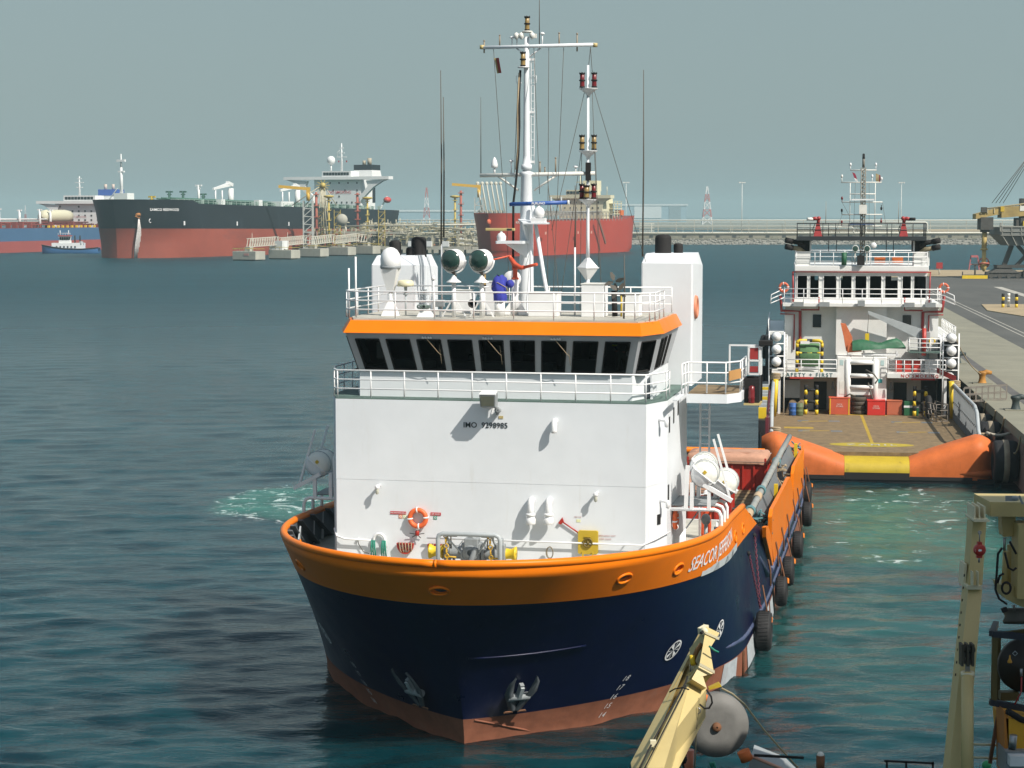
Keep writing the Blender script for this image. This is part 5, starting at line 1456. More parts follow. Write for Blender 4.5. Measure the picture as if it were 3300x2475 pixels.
# tyres
def tyre(l, s, z, label, k=1.0):
    t = thing('tyre_fender', label, 'tyre', A.w(l, s, z), A.rz, 'tyre fenders hung along the port side')
    mb = MB(); R_, w = .70 * k, .28 * k
    mb.lathe((-w, 0, 0), (1, 0, 0), [(.30 * k, .05), (.42 * k, 0), (.62 * k, .02), (R_, .13), (R_, 2 * w - .13), (.62 * k, 2 * w - .02), (.42 * k, 2 * w), (.30 * k, 2 * w - .05), (.30 * k, .05)], 28)
    mb.build('tyre', BLACK, t)
    g = MB()
    for q in range(34):
        a = 2 * pi * q / 34
        c = V((0, cos(a), sin(a))) * R_
        g.bar(c + V((-w + .12, 0, 0)), c + V((w - .12, 0, 0)), .06, .02, up=(0, cos(a), sin(a)))
    g.build('tread', BLACK, t)
    mb = MB(); mb.tube([(-.05, -.1, .4 * k), (.12, -.05, .74 * k), (-.05, .05, 1.5 * k)], .03, 6); mb.tube([(-.05, .15, .4 * k), (.1, .1, .75 * k), (-.08, .1, 1.6 * k)], .03, 6); mb.build('chain', RUST, t)
    MB().slab([(.24, -.12, .38), (.29, .03, .35), (.29, .05, .55), (.22, -.06, .62)], (.04, -.04, 0)).build('orange_shackle', mat('shackle_orange', (.75, .22, .03), .5), t)
names = ['farthest black tyre hung at the stern corner of the supply ship', 'second black tyre from the stern along the orange plates', 'black tyre below the middle of the long orange plate', 'black tyre below the near end of the long orange plate', 'dark tyre under the narrow orange plate, second nearest', 'nearest black tyre, hung on two red chains below the ship name']
for (s, z, k), nm in zip([(53.0, .95, .95), (45.3, .9, .95), (36.2, .75, .95), (28.3, .85, .95), (23.2, .9, .92), (15.2, .85, 1.12)], names):
    tyre(hb(s, 1) + .38, s, z, nm, k)
CHAIN = mat('dark_red_chain', (.16, .03, .05), .7, var=.3)
mb = MB()
for (s0, z0) in ((14.6, 4.0), (16.8, 4.35)):
    a = V((hb(s0, z0) + .05, s0, z0)); b_ = V((hb(15.2, 1.9) + .3, 15.2, 1.75)); n_ = 26
    for k in range(n_):
        p = a.lerp(b_, k / n_); q = a.lerp(b_, (k + 1.15) / n_)
        o_ = V((.035, 0, 0)) if k % 2 else V((0, .035, 0))
        mb.tube([p - o_, q - o_, q + o_, p + o_], .018, 4, closed=True)
mb.build('hanging_chain', CHAIN, S1)
for s0, z0 in ((14.6, 4.0), (16.8, 4.35)): MB().sphere((hb(s0, z0) + .03, s0, z0), .09, 8).build('pad_eye', SOOT, S1)
mb = MB()
for s in (19.5, 24, 28, 32, 37, 41, 45, 49): mb.tube([(hb(s, 2.3) + .17, s, 2.9), (hb(s, 2) + .22, s + .3, 2.4), (hb(s, 2) + .25, s + .1, 1.8)], .04, 5)
mb.build('fender_chain', RUST, S1)

# ------------------------------------------------------------------ people
def person(loc, rz, label, joints, radii, edges, suit, head, lean=(0, 0, 0), gloves=True, hardhat=True, hands=None, hv=None):
    t = thing('person', label, 'person', loc, rz)
    me = bpy.data.meshes.new('body')
    me.from_pydata([V(j) for j in joints], edges, [])
    o = bpy.data.objects.new('body', me); COL.objects.link(o); o.parent = t
    me.materials.append(suit)
    sk = o.modifiers.new('skin', 'SKIN'); sk.use_smooth_shade = True
    for v_, r in zip(me.skin_vertices[0].data, radii): v_.radius = (r, r); v_.use_root = False
    me.skin_vertices[0].data[0].use_root = True
    o.modifiers.new('sub', 'SUBSURF').levels = 1; o.modifiers['sub'].render_levels = 2
    hx, hy, hz = head
    mb = MB(); mb.sphere((hx, hy, hz), .105, 14, 0, (.88, 1.0, 1.22)); mb.tube([(hx, hy + .01, hz - .2), (hx, hy, hz - .08)], [.062, .058], 10)
    mb.sphere((hx, hy - .105, hz - .015), .024, 8, 0, (.8, 1, 1.4))
    for d in (-1, 1): mb.sphere((hx + d * .094, hy + .01, hz), .026, 8, 0, (.5, .8, 1.3))
    mb.build('head', SKIN, t)
    mb = MB()
    for d in (-1, 1): mb.sphere((hx + d * .038, hy - .092, hz + .02), .013, 6)
    mb.build('eye', HAIR, t)
    mb = MB(); mb.lathe((hx, hy, hz + .0), (0, .0, 1), [(.096, -.06), (.104, 0), (.103, .05)], 14); 
    for i in range(len(mb.v)):
        if mb.v[i][1] < hy + .02: mb.v[i] = (hx + (mb.v[i][0] - hx) * .9, hy + .02, mb.v[i][2])
    mb.build('hair', HAIR, t)
    if hardhat:
        mb = MB(); mb.lathe((hx, hy, hz + .045), (0, 0, 1), [(.155, 0), (.15, .012), (.128, .018), (.125, .06), (.10, .115), (.05, .142), (.01, .148)], 18)
        mb.bar((hx, hy - .13, hz + .055), (hx, hy - .19, hz + .045), .16, .015); mb.bar((hx, hy - .12, hz + .13), (hx, hy + .12, hz + .15), .04, .05); mb.build('hard_hat', WHITE2, t)
    for (h, d) in hands or []:
        h, d = V(h), V(d).normalized(); u, w = frame_of(d)
        mb = MB(); mb.sphere(h + d * .04, .045, 8, 0, (.8, 1.1, .7))
        for k in range(4):
            b0 = h + d * .07 + u * (-.03 + .02 * k); L = (.06, .075, .072, .055)[k]
            mb.tube([b0, b0 + d * L * .6 - w * .012, b0 + d * L * .8 - w * .045], [.0105, .0095, .008], 6)
        mb.tube([h + u * .04, h + u * .07 + d * .05, h + u * .065 + d * .085 - w * .02], [.013, .012, .009], 6)
        mb.build('hand', SKIN, t)
    for d in (0, 1):
        j = joints[-1 - d]; k = joints[-2 - d] if False else None
    return t
def boots(t, feet):
    for (x, y, z) in feet:
        mb = MB(); rows = []
        for (yy, w, h) in ((.09, .035, .10), (.05, .05, .16), (-.04, .052, .13), (-.12, .055, .085), (-.19, .045, .065), (-.215, .02, .04)):
            rows.append([V((x + w * cos(a), y + yy, z + h / 2 + h / 2 * sin(a))) for a in [2 * pi * i / 10 for i in range(10)]])
        mb.grid(rows, closed=True); mb.face(rows[0]); mb.face(rows[-1]); mb.build('boot', SOOT, t)
# joints: 0 pelvis 1 belly 2 chest 3 neck | 4,5,6,7 hip knee ankle (left) ... | arms
def body(arm_l, arm_r, sway=.0, bend=0.0):
    J = [(0, 0, .95), (0, -.01 - bend * .3, 1.12), (0, -.02 - bend, 1.33), (0, -.02 - bend * 1.2, 1.50),
         (-.10, 0, .88), (-.12, -.04, .50), (-.13, .02, .12), (.10, 0, .88), (.13, -.02, .50), (.15, .03, .12)]
    R_ = [.155, .145, .165, .085, .105, .083, .062, .105, .083, .062]
    E_ = [(0, 1), (1, 2), (2, 3), (0, 4), (4, 5), (5, 6), (0, 7), (7, 8), (8, 9)]
    for sg_, arm in ((-1, arm_l), (1, arm_r)):
        b = len(J); J.append((sg_ * .19, -.01 - bend, 1.42)); R_.append(.078); E_.append((2, b))
        for i, p in enumerate(arm): J.append(p); R_.append((.062, .045)[i]); E_.append((b + i, b + i + 1))
    return J, R_, E_
J, R_, E_ = body([(-.26, -.12, 1.17), (-.12, -.30, 1.10)], [(.27, -.15, 1.2), (.30, -.40, 1.22)])
p1 = person(A.w(6.35, 47.6, 2.17), A.rz + 1.1, 'person in orange coverall and white hard hat at the stern rail of the supply ship', J, R_, E_, COVERALL, (0, -.05, 1.68), hands=[((-.10, -.33, 1.10), (.5, -1, 0)), ((.30, -.43, 1.22), (0, -1, -.1))])
boots(p1, [(-.13, .0, 0), (.15, .01, 0)])
J, R_, E_ = body([(-.25, -.14, 1.18), (-.02, -.30, 1.12)], [(.25, -.12, 1.16), (.10, -.34, 1.08)], bend=.03)
p2 = person(A.w(6.55, 12.0, 4.95), A.rz + .5, 'person in orange coverall and white hard hat standing under the white life rafts', J, R_, E_, mat('red_orange_coverall', (.72, .10, .03), .8, bump=.4, bump_scale=9), (0, -.08, 1.67), hands=[((0, -.32, 1.11), (.8, -.6, 0)), ((.08, -.36, 1.08), (-.6, -.8, 0))])
boots(p2, [(-.13, .0, 0), (.15, .01, 0)])
MB().bar((-.15, -.17, 1.36), (.16, -.17, 1.36), .02, .07).build('chest_patch', HIVIS, p2)
# helmsman behind the port windows
J, R_, E_ = body([(-.24, -.14, 1.18), (-.12, -.32, 1.1)], [(.24, -.12, 1.16), (.14, -.34, 1.08)])
p3 = person(A.w(4.15, 6.4, 11.64 - .35), A.rz, 'person in a dark shirt with yellow bands standing behind the wheelhouse window, right end', J, R_, E_, mat('olive_shirt', (.10, .10, .07), .9), (0, -.04, 1.68), hardhat=False, hands=[((-.12, -.34, 1.1), (0, -1, 0)), ((.14, -.36, 1.08), (0, -1, 0))])
boots(p3, [(-.13, 0, .35), (.15, 0, .35)])
MB().bar((-.30, -.12, 1.3), (-.16, -.16, 1.3), .1, .06).build('sleeve_band', HIVIS, p3)
# signal flag on the mast halyard
fg = thing('signal_flag', 'small red and yellow flag flying from the left of the main mast upper yard', 'flag', A.w(-1.08, 9.9, 22.2), A.rz)
mb = MB(); mb.grid([[V((-.02 + .1 * z_ + .16 * u * u0, .05 * sin(6 * u) - .1 * u, .55 * (1 - z_)) ) for u in (0, .3, .6, 1) for u0 in (1.2,)] for z_ in (0, .25, .5, .75, 1)]); mb.m = [0 if (i % 3) == 0 else 1 for i in range(len(mb.f))]
mb.build('flag_cloth', [mat('flag_yellow', (.45, .36, .16), .9), mat('flag_red', (.35, .07, .06), .9)], fg)
# ================================================================== the moored ship by the quay
B = Frame(23.4, 123, 8.0)
S2 = thing('tug_supply_ship', 'white and black supply ship moored at the quay, orange and yellow stern towards us', 'ship', B.o, B.rz)
MAROON = mat('maroon_hull_inside', (.13, .018, .03), .55, var=.25)
BHULL = mat('black_hull_paint', (.012, .013, .016), .55, var=.4, streak=.4, streak_col=(.06, .03, .02))
def px2l(px): return -5.17 + (px - 2563) * .02396
def py2z(py, s=29): return 13.14 - (py - 856) * .0243
def zst(l):
    a = abs(l)
    if a < 2.05: return 1.50
    if a < 6.4: t = (a - 2.05) / 4.35; return 1.50 + 1.50 * t ** 0.95
    return 3.0 - .55 * ((a - 6.4) / 1.1) ** 1.5
# stern sill, orange horns and a yellow middle
def sill(l0, l1, n, m, name, z_end=.22):
    rows = []
    for k in range(n + 1):
        l = l0 + (l1 - l0) * k / n; z = zst(l); a = abs(l)
        f = 1.0 if a < 6.6 else 1 - .0 * (a - 6.6)
        back = .0 if a < 6.2 else 1.1 * ((a - 6.2) / 1.3) ** 2
        rows.append([V((l, back + y, zz)) for y, zz in ((2.3, z - .02), (1.5, z + .0), (.85, z - .04), (.35, z - .2), (.08, z - .5), (0, z - .85 * 1), (0.02, (z - .85) * .5 + .11), (.05, z_end))])
    mb = MB(); mb.grid(rows); return mb.build(name, m, S2)
sill(-7.45, -2.05, 18, ORANGE2, 'stern_sill'); sill(-2.04, 2.07, 8, mat('worn_yellow', (.50, .36, .02), .55, var=.15, scale=1.0, streak=.9, streak_col=(.08, .05, .03), streak_scale=(.9, .9, .5), streak_cut=.60), 'stern_sill', .3); sill(2.08, 7.5, 18, ORANGE2, 'stern_sill')
mb = MB(); mb.tube([(5.2, .25, .62), (6.4, .15, .62), (7.2, .5, .62), (7.58, 1.2, .64), (7.6, 2.6, .66)], .22, 10); mb.build('stern_bumper', ORANGE2, S2)
# hull
mb = MB()
st_ = [(0.3, 7.35), (1.2, 7.5), (6, 7.4), (20, 7.3), (36, 7.2), (46, 6.0), (54, 3.0), (58, .2)]
for sg_ in (-1, 1):
    mb.grid([[V((sg_ * w, s, -1.5)) for s, w in st_], [V((sg_ * w, s, .2)) for s, w in st_], [V((sg_ * w, s, 1.3)) for s, w in st_], [V((sg_ * w * (1.0), s, 2.9 + (2.4 if s > 27 else 0))) for s, w in st_]], sm=False)
mb.face([(-7.35, .08, -1.5), (7.35, .08, -1.5), (7.35, .06, .32), (-7.35, .06, .32)])
mb.build('hull', BHULL, S2)
mb = MB()
for sg_ in (-1, 1): mb.box((sg_ * 6.95, 3.5, 1.7), (sg_ * 7.15, 28, 2.6 if sg_ > 0 else 3.7))
mb.build('bulwark_inside', MAROON, S2)
mb = MB(); mb.box((-7.6, 2.8, .2), (-7.16, 28, 3.6)); mb.build('side_plating', BHULL, S2)
for k in range(9):
    MB().box((-7.62, 4 + k * 2.6, 3.6), (-7.1, 4.5 + k * 2.6, 4.3)).build('side_bracket', LGREY if k % 3 else YELLOW, S2)
mb = MB(); mb.box((-6.6, .012, .16), (-2.06, .10, .42)); mb.box((-2.04, .0, .16), (2.06, .10, .62)); mb.box((2.08, .012, .16), (6.0, .10, .40)); mb.build('scuff_band', SOOT, S2)
mb = MB(); mb.box((-7.0, 1.6, 1.2), (7.0, 29.5, 1.75)); mb.build('working_deck', WOOD, S2)
YL = mat('worn_yellow_line', (.42, .28, .03), .8, var=.3, scale=1.5)
mb = MB(); zz = 1.756
mb.box((-2.0, 25.2, 1.75), (1.9, 25.9, zz)); mb.box((-.12, 6.2, 1.75), (.10, 25.2, zz)); mb.box((-5.9, 15.2, 1.75), (-3.8, 16.2, zz))
for x in (-4.6, 2.2):
    for y in (13.4, 20.0): mb.slab([(x, y, 1.752), (x + 1.9, y + .5, 1.752), (x + 1.9, y + .75, 1.752), (x, y + .25, 1.752)], (0, 0, .006))
mb.build('deck_line', YL, S2)
mb = MB()
for x in (-4.9, -2.6, 2.0, 4.2):
    for y in (13.3, 20.1): mb.box((x, y, 1.75), (x + .8, y + .9, 1.754))
mb.build('deck_mark', PGREY, S2)
n_ = 40
mb = MB(); mb.face([(-.1 + 2.8 * cos(2 * pi * k / n_), 5.7 + 1.15 * sin(2 * pi * k / n_), 1.76) for k in range(n_)]); mb.build('deck_emblem', mat('emblem_yellow', (.42, .32, .03), .8, var=.2, scale=2), S2)
vs, fs = text_faces('ZAMIL', 1.0, .03, align='CENTER', space=1.5)
mb = MB(); mb.add([(-.1 + u * .85, 5.3 + v * 1.1, 1.768) for u, v in vs], fs); mb.build('deck_lettering', mat('worn_white', (.46, .44, .36), .8, var=.35, scale=6), S2)
# crash rails down both sides
for sg_ in (-1, 1):
    ll = sg_ * 6.75
    mb = MB(); mb.tube([(ll, 27.5, 4.3), (ll, 24, 4.35), (ll, 7.2, 4.3), (ll, 5.6, 4.0), (ll, 4.4, 2.95), (ll, 3.6, 2.7)], .13, 10); mb.build('crash_rail', LGREY, S2)
    pm = None
    for k in range(22):
        s = 6.2 + k * .98
        if pm is None: pm = MB().box((-.07, -.05, 0), (.07, .05, 2.5)).build('rail_stanchion', GREY, S2); pm.location = (ll, s, 1.75)
        else: put(pm, S2, (ll, s, 1.75))
    for z in (2.3, 3.1): MB().tube([(ll, 6, z), (ll, 27, z)], .04, 6).build('mid_rail', GREY, S2)
for sg_ in (-1, 1): MB().cyl((sg_ * 6.7, 23.5, 1.8), (sg_ * 6.55, 23.2, 4.6), .2, 10).build('yellow_stanchion', YELLOW, S2)
mb = MB(); r7 = random.Random(2)
for c in ((-6.6, 24.2, 4.9), (6.9, 24, 4.5), (-6.5, 4.2, 2.9), (7.0, 4.2, 2.7)):
    for k in range(4): mb.torus(V(c) + V((0, 0, -.12 * k)), (0, .3, 1), .32, .09, 14, 6)
mb.build('coiled_rope', ROPE, S2)
# ------------------------------------------------------------------ superstructure
WSH = mat('weathered_wall_white', (.76, .76, .74), .45, var=.08, scale=.8, streak=.22, streak_col=(.45, .36, .26), streak_cut=.62)
mb = MB(); mb.box((-5.95, 29, 1.75), (5.95, 44, 10.0)); mb.build('deckhouse', WSH, S2)
mb = MB(); mb.box((-1.95, 28.2, 6.2), (1.95, 28.99, 10.0)); mb.build('deckhouse_bay', WSH, S2)
mb = MB(); mb.box((-6.9, 25.5, 4.62), (-1.9, 28.99, 4.98)); mb.build('upper_deck', WSH, S2, bevel=.02); MB().box((1.9, 25.5, 4.62), (6.9, 28.99, 4.98)).build('upper_deck', WSH, S2, bevel=.02)
lettering('safety_lettering', 'SAFETY + FIRST', .42, (-4.15, 25.49, 4.66), (1, 0, 0), (0, 0, 1), mat('teal_lettering', (.03, .12, .13), .6), S2, .008, off=.008, space=1.35)
lettering('safety_lettering', 'NO SMOKING', .36, (4.35, 25.49, 4.68), (1, 0, 0), (0, 0, 1), TRED, S2, .006, off=.008, space=1.35)
for sg_ in (-1, 1):
    MB().box((sg_ * 6.3 - .1, 25.6, 1.75), (sg_ * 6.3 + .1, 25.8, 4.62)).build('bay_pillar', WHITE2, S2)
    MB().box((sg_ * 4.6 - .9, 25.42, 4.50), (sg_ * 4.6 + .9, 25.5, 4.62)).build('red_beam', RED, S2)
    MB().box((sg_ * 2.6 if sg_ > 0 else -3.6, 28.9, 1.8), (sg_ * 3.6 if sg_ > 0 else -2.6, 28.99, 4.0)).build('doorway', DARKOPEN, S2)
    MB().box((sg_ * 5.3 - .6, 28.9, 1.8), (sg_ * 5.3 + .6, 28.98, 4.2)).build('doorway', DARKOPEN, S2)
MB().box((-5.9, 26.6, 2.9), (-4.7, 26.7, 4.3)).build('grey_panel', LGREY, S2)
# centre block with two mouths
mb = MB()
mb.box((-1.9, 26, 1.75), (-.86, 28.9, 6.2)); mb.box((.84, 26, 1.75), (1.9, 28.9, 6.2)); mb.box((-.86, 26.05, 5.62), (.84, 28.9, 6.2)); mb.box((-.86, 26.05, 4.60), (.84, 26.6, 4.88)); mb.box((-.86, 26.05, 3.2), (.84, 27, 3.92)); mb.box((-.86, 26.4, 1.75), (.84, 27, 3.2))
cb_ = mb.build('winch_house', WSH, S2, bevel=.06)
MB().box((-.86, 28.0, 3.2), (.84, 28.4, 5.7)).build('winch_mouth', DARKOPEN, cb_)
for x in (-1.05, 1.03): MB().cyl((x, 26.05, 1.75), (x, 26.05, 6.0), .22, 12).build('guide_column', WSH, cb_)
for z in (5.75, 4.72, 3.85): MB().cyl((-.9, 26.02, z), (.88, 26.02, z), .16, 12).build('guide_roller', WSH, cb_)
for x in (-1.55, 1.55):
    MB().box((x - .13, 25.98, 5.55), (x + .13, 25.995, 5.95)).build('notice', mat('pale_teal_notice', (.45, .60, .60), .5), cb_)
MB().box((1.25, 25.975, 4.2), (1.55, 25.99, 4.5)).build('notice', mat('teal_notice', (.05, .40, .42), .5), cb_)
MB().box((-1.7, 25.98, 3.3), (-1.15, 25.99, 4.3)).build('notice', WWEATHER, cb_)
for x in (-2.2, 2.2): MB().slab([(x - .12, 25.6, 3.7), (x + .12, 25.6, 3.7), (x + .05, 25.6, 4.3), (x - .05, 25.6, 4.3)], (0, .05, 0)).build('cone_mark', SOOT, S2)
mb = MB(); mb.tube([(.3, 26, 5.2), (.9, 25.6, 4.9), (1.2, 25.5, 4.5), (1.0, 25.4, 4.2)], .06, 6); mb.tube([(.5, 26.2, 4.2), (.7, 25.8, 3.4), (1.0, 25.7, 2.6)], .07, 6); mb.tube([(-1.3, 25.7, 3.1), (-.9, 25.6, 3.35), (-.5, 25.6, 3.2)], .06, 6); mb.build('wire_rope', WIRE, S2)
# windows and pipes on the wall
for x in (-3.4, 3.55):
    MB().box((x - .35, 28.92, 8.3), (x + .3, 28.99, 9.3)).build('window', GLASS, S2); 
for sg_ in (-1, 1):
    mb = MB(); mb.tube([(sg_ * 3.9 - .8, 28.9, 5.2), (sg_ * 4.7, 28.9, 5.2), (sg_ * 4.75, 28.9, 9.55), (sg_ * 6.2, 28.8, 9.6), (sg_ * 6.3, 28.4, 10.8)], .12, 8); mb.tube([(sg_ * 5.2, 28.9, 6.5), (sg_ * 5.2, 28.9, 9.3), (sg_ * 6.3, 28.9, 9.35)], .06, 6); mb.tube([(sg_ * 3.3, 28.5, 10.7), (sg_ * 3.3, 28.4, 9.7), (sg_ * 4.7, 28.4, 9.7)], .07, 6); mb.build('fire_pipe', REDD, S2)
# bridge
mb = MB(); mb.box((-6.1, 27.6, 10.0), (6.1, 41, 10.22)); mb.box((-5.5, 28.9, 10.22), (5.4, 40, 10.6)); mb.build('bridge_deck', WSH, S2)
mb = MB(); mb.box((-5.22, 28.7, 12.72), (5.12, 40, 13.15)); mb.build('bridge_roof', WSH, S2, bevel=.04)
wins = [(2570, 2603), (2611, 2641), (2655, 2698), (2710, 2747), (2757, 2795), (2804, 2843), (2853, 2896), (2909, 2938), (2946, 2986)]
mb = MB()
xs_ = [-5.15] + [v for a, b in wins for v in (px2l(a), px2l(b))] + [5.05]
for k in range(0, len(xs_), 2): mb.box((xs_[k], 29, 10.6), (xs_[k + 1], 29.12, 12.5))
mb.box((-5.15, 29.002, 12.35), (5.05, 29.12, 12.72)); mb.box((-5.15, 29.002, 10.22), (5.05, 29.12, 10.64))
mb.box((-5.15, 29.12, 10.3), (-5.05, 39, 12.7)); mb.box((4.95, 29.12, 10.3), (5.05, 39, 12.7)); wf = mb.build('bridge_wall', WSH, S2)
for a, b in wins:
    x0, x1 = px2l(a), px2l(b)
    w = MB(); w.face([(x0 - .02, 29.06, 10.6), (x1 + .02, 29.06, 10.6), (x1 + .02, 29.06, 12.4), (x0 - .02, 29.06, 12.4)]); o = w.build('window', CLEAR, S2)
    mb = MB()
    for q, r_ in (((x0, 12.38), (x1, 12.38)), ((x0, 10.62), (x1, 10.62))): mb.bar((q[0], 28.99, q[1]), (r_[0], 28.99, r_[1]), .06, .07)
    for q in (x0, x1): mb.bar((q, 28.99, 10.6), (q, 28.99, 12.4), .07, .06)
    mb.build('window_frame', WSH, o)
mb = MB(); mb.box((-5.0, 39, 10.3), (5.0, 39.1, 11.7)); mb.box((-5, 39, 12.3), (5, 39.1, 12.7))
for x in (-4.9, -3.2, -1.2, .2, 1.4, 3.6): mb.box((x, 39, 11.7), (x + 1.4, 39.1, 12.3))
mb.box((-5, 29.3, 10.3), (5, 39, 10.36)); mb.box((-5, 29.3, 12.62), (5, 39, 12.68))
mb.box((-3.4, 32, 10.3), (3.2, 33, 11.35)); mb.box((-1.0, 30, 10.3), (1.0, 30.6, 11.3)); mb.build('bridge_interior', CONS, S2)
mb = MB(); mb.tube([(-5.4, 28.62, 12.66), (5.3, 28.62, 12.66)], .05, 6); mb.tube([(-5.35, 28.8, 12.66), (-5.3, 28.8, 10.3)], .08, 6); mb.tube([(5.25, 28.8, 12.66), (5.2, 28.8, 10.3)], .06, 6); mb.build('fire_pipe', REDD, S2)
railing(S2, [(-6.0, 31, 10.22), (-6.0, 27.7, 10.22), (6.0, 27.7, 10.22), (6.0, 31, 10.22)], 1.15, 3, 1.55, .035)
railing(S2, [(-5.1, 30, 13.15), (-5.1, 28.9, 13.15), (5.0, 28.9, 13.15), (5.0, 30, 13.15)], 1.05, 3, 1.5, .03)
railing(S2, [(-5.1, 38, 13.15), (5.0, 38, 13.15)], 1.05, 2, 2.2, .035)
for sg_, a in ((-1, 0), (1, 0)):
    mb = MB()
    for k in range(3): mb.tube([(sg_ * 6.0, 28.4, 11.35 - k * .35), (sg_ * 7.0, 27.8, 10.9 - k * .33), (sg_ * 7.1, 27.8, 10.2)], .04, 6)
    mb.build('wing_stair_rail', WHITE2, S2)
    lifebuoy(B.w(sg_ * 6.15 + .1, 28.2, 11.45), B.rz, 'orange lifebuoy on the moored ship bridge, %s wing' % ('left' if sg_ < 0 else 'right'), 'bridge wing lifebuoys', .42, .1, mat('faded_buoy_orange', (.62, .14, .07), .6))
for x in (-4.9, -2.9, 3.6, 5.2):
    mb = MB(); mb.box((x - .4, 27.4, 10.0), (x + .4, 27.6, 10.35)); mb.build('floodlight', GREY, S2)
MB().box((-.35, 27.3, 10.05), (.2, 27.6, 10.5)).build('floodlight', GREY, S2)
# upper works: side bins, platform, exhausts
for sg_ in (-1, 1):
    o = MB().box((sg_ * 4.6 - .6, 29.2, 13.15), (sg_ * 4.6 + .6, 31, 14.25)).build('vent_casing', WSH, S2)
    mb = MB(); mb.box((sg_ * 4.45 - .55, 29.6, 14.25), (sg_ * 4.45 + .5, 31, 15.1)); mb.build('funnel_box', SOOT, o)
    MB().box((sg_ * 4.0 - .06, 29.4, 14.2), (sg_ * 4.0 + .06, 29.6, 15.1)).build('platform_leg', WHITE2, S2)
    for k, (z, a) in enumerate(((14.45, .55), (14.95, .5))):
        mb = MB(); mb.tube([(sg_ * 4.5, 29.5, z - .3), (sg_ * 4.9, 29.3, z), (sg_ * 5.45, 29.1, z + .1)], [.19, .2, .19], 10); mb.build('exhaust', mat('soot_tan', (.26, .22, .14), .7) if k == 0 else SOOT, S2)
        MB().cyl((sg_ * 5.4, 29.1, z + .08), (sg_ * 5.95, 28.9, z + .2), .22, 12).build('exhaust_end', SOOT, S2)
BPLAT = mat('platform_black', (.03, .036, .04), .5)
mb = MB(); mb.box((-5.1, 28.6, 15.12), (4.9, 31.5, 15.44)); mb.build('fire_platform', BPLAT, S2)
railing(S2, [(-5.05, 31, 15.44), (-5.05, 28.7, 15.44), (4.85, 28.7, 15.44), (4.85, 31, 15.44)], 1.02, 2, 1.0, .035, BPLAT)
railing(S2, [(-5.05, 31.3, 15.44), (4.85, 31.3, 15.44)], 1.02, 2, 2.6, .03, BPLAT)
mb = MB()
for x in (-2.6, -2.0, 1.85, 2.4): mb.bar((x, 29, 14.2), (x, 29, 15.2), .06, .06)
mb.build('platform_hanger', BPLAT, S2)
for sg_, x in ((-1, -3.45), (1, 3.15)):
    mb = MB(); mb.frust([V((x + a * .33, 28.95 + b * .33, 15.45)) for a, b in ((-1, -1), (1, -1), (1, 1), (-1, 1))], [V((x + a * .13, 28.95 + b * .13, 16.45)) for a, b in ((-1, -1), (1, -1), (1, 1), (-1, 1))]); o = mb.build('fire_monitor', REDD, S2)
    mb = MB(); mb.tube([(x, 28.95, 16.4), (x + .04, 28.95, 16.75), (x + sg_ * .2, 28.9, 16.85), (x + sg_ * .45, 28.8, 16.8)], [.13, .15, .15, .13], 10); mb.sphere((x - sg_ * .05, 28.9, 16.85), .17, 8); mb.build('monitor_head', REDD, o)
    MB().cyl((x + sg_ * .42, 28.8, 16.8), (x + sg_ * .85, 28.6, 16.8), .12, 10).build('monitor_nozzle', WWEATHER if sg_ < 0 else SOOT, o)
    MB().tube([(x - .25, 28.9, 15.5), (x - .4, 28.9, 16), (x - .2, 28.9, 16.5)], .03, 5).build('hose', SOOT, o)
    MB().tube([(x + .1 - sg_ * .5, 28.95, 16.4), (x + .1 - sg_ * .5, 28.95, 18.2)], [.03, .01], 5).build('whip_aerial', TANROD, S2)
MASTM = mat('mast_dark', (.20, .19, .16), .6, var=.3)
mb = MB()
for a, b in ((-.16, -.1), (.16, -.1), (0, .2)): mb.tube([(a, 29 + b, 13.2), (a, 29 + b, 20.8)], .05, 6)
for k in range(24): mb.tube([(-.16, 28.9, 13.3 + k * .31), (.16, 28.9, 13.6 + k * .31)], .03, 5); mb.tube([(-.16, 28.9, 13.3 + k * .31), (.16, 28.9, 13.3 + k * .31)], .03, 5)
mb.tube([(.0, 29, 20.8), (0, 29, 21.6)], .1, 8); mb.build('lattice_mast', MASTM, S2)
MB().lathe((0, 29, 21.5), (0, 0, 1), [(.01, 0), (.12, 0), (.1, .1), (.1, .35), (.01, .4)], 10).build('lantern', SOOT, S2)
mb = MB()
for x0, x1, z in [(-1.0, 1.0, 20.6), (-1.72, 1.4, 19.65), (-1.62, 1.5, 18.12), (-1.62, 1.5, 17.15), (-1.62, 1.5, 16.25), (-1.0, .95, 18.75)]: mb.tube([(x0, 28.95, z), (x1, 28.95, z)], .05, 6)
for x in (-1.0, .93): mb.tube([(x, 28.95, 16.2), (x, 28.95, 19.6)], .035, 6)
mb.box((-.3, 28.6, 17.2), (.3, 28.9, 17.9)); mb.build('mast_yard', WWEATHER, S2)
for x, z, m, h in [(-1.0, 20.6, WHITE2, .55), (.95, 20.6, WHITE2, .55), (-1.65, 19.65, WWEATHER, .6), (.68, 19.65, WHITE2, .6), (1.4, 19.65, WHITE2, .35), (-1.62, 18.1, REDLAMP, .4), (-1.62, 17.15, SOOT, .4), (-1.62, 16.25, REDLAMP, .4), (1.42, 17.9, SOOT, -.35), (1.42, 16.9, REDLAMP, -.35)]:
    mb = MB(); mb.tube([(x, 28.95, z), (x, 28.95, z + h * .6)], .03, 5); mb.sphere((x, 28.95, z + h * .8), .11, 8, 0, (.8, .8, 1.3)); mb.build('lantern', m, S2)
MB().box((-.9, 28.7, 18.25), (.85, 28.85, 18.36)).build('scanner_bar', WHITE2, S2); MB().box((-1.0, 28.7, 16.36), (.85, 28.85, 16.5)).build('scanner_bar', mat('scanner_blue', (.04, .10, .30), .5), S2)
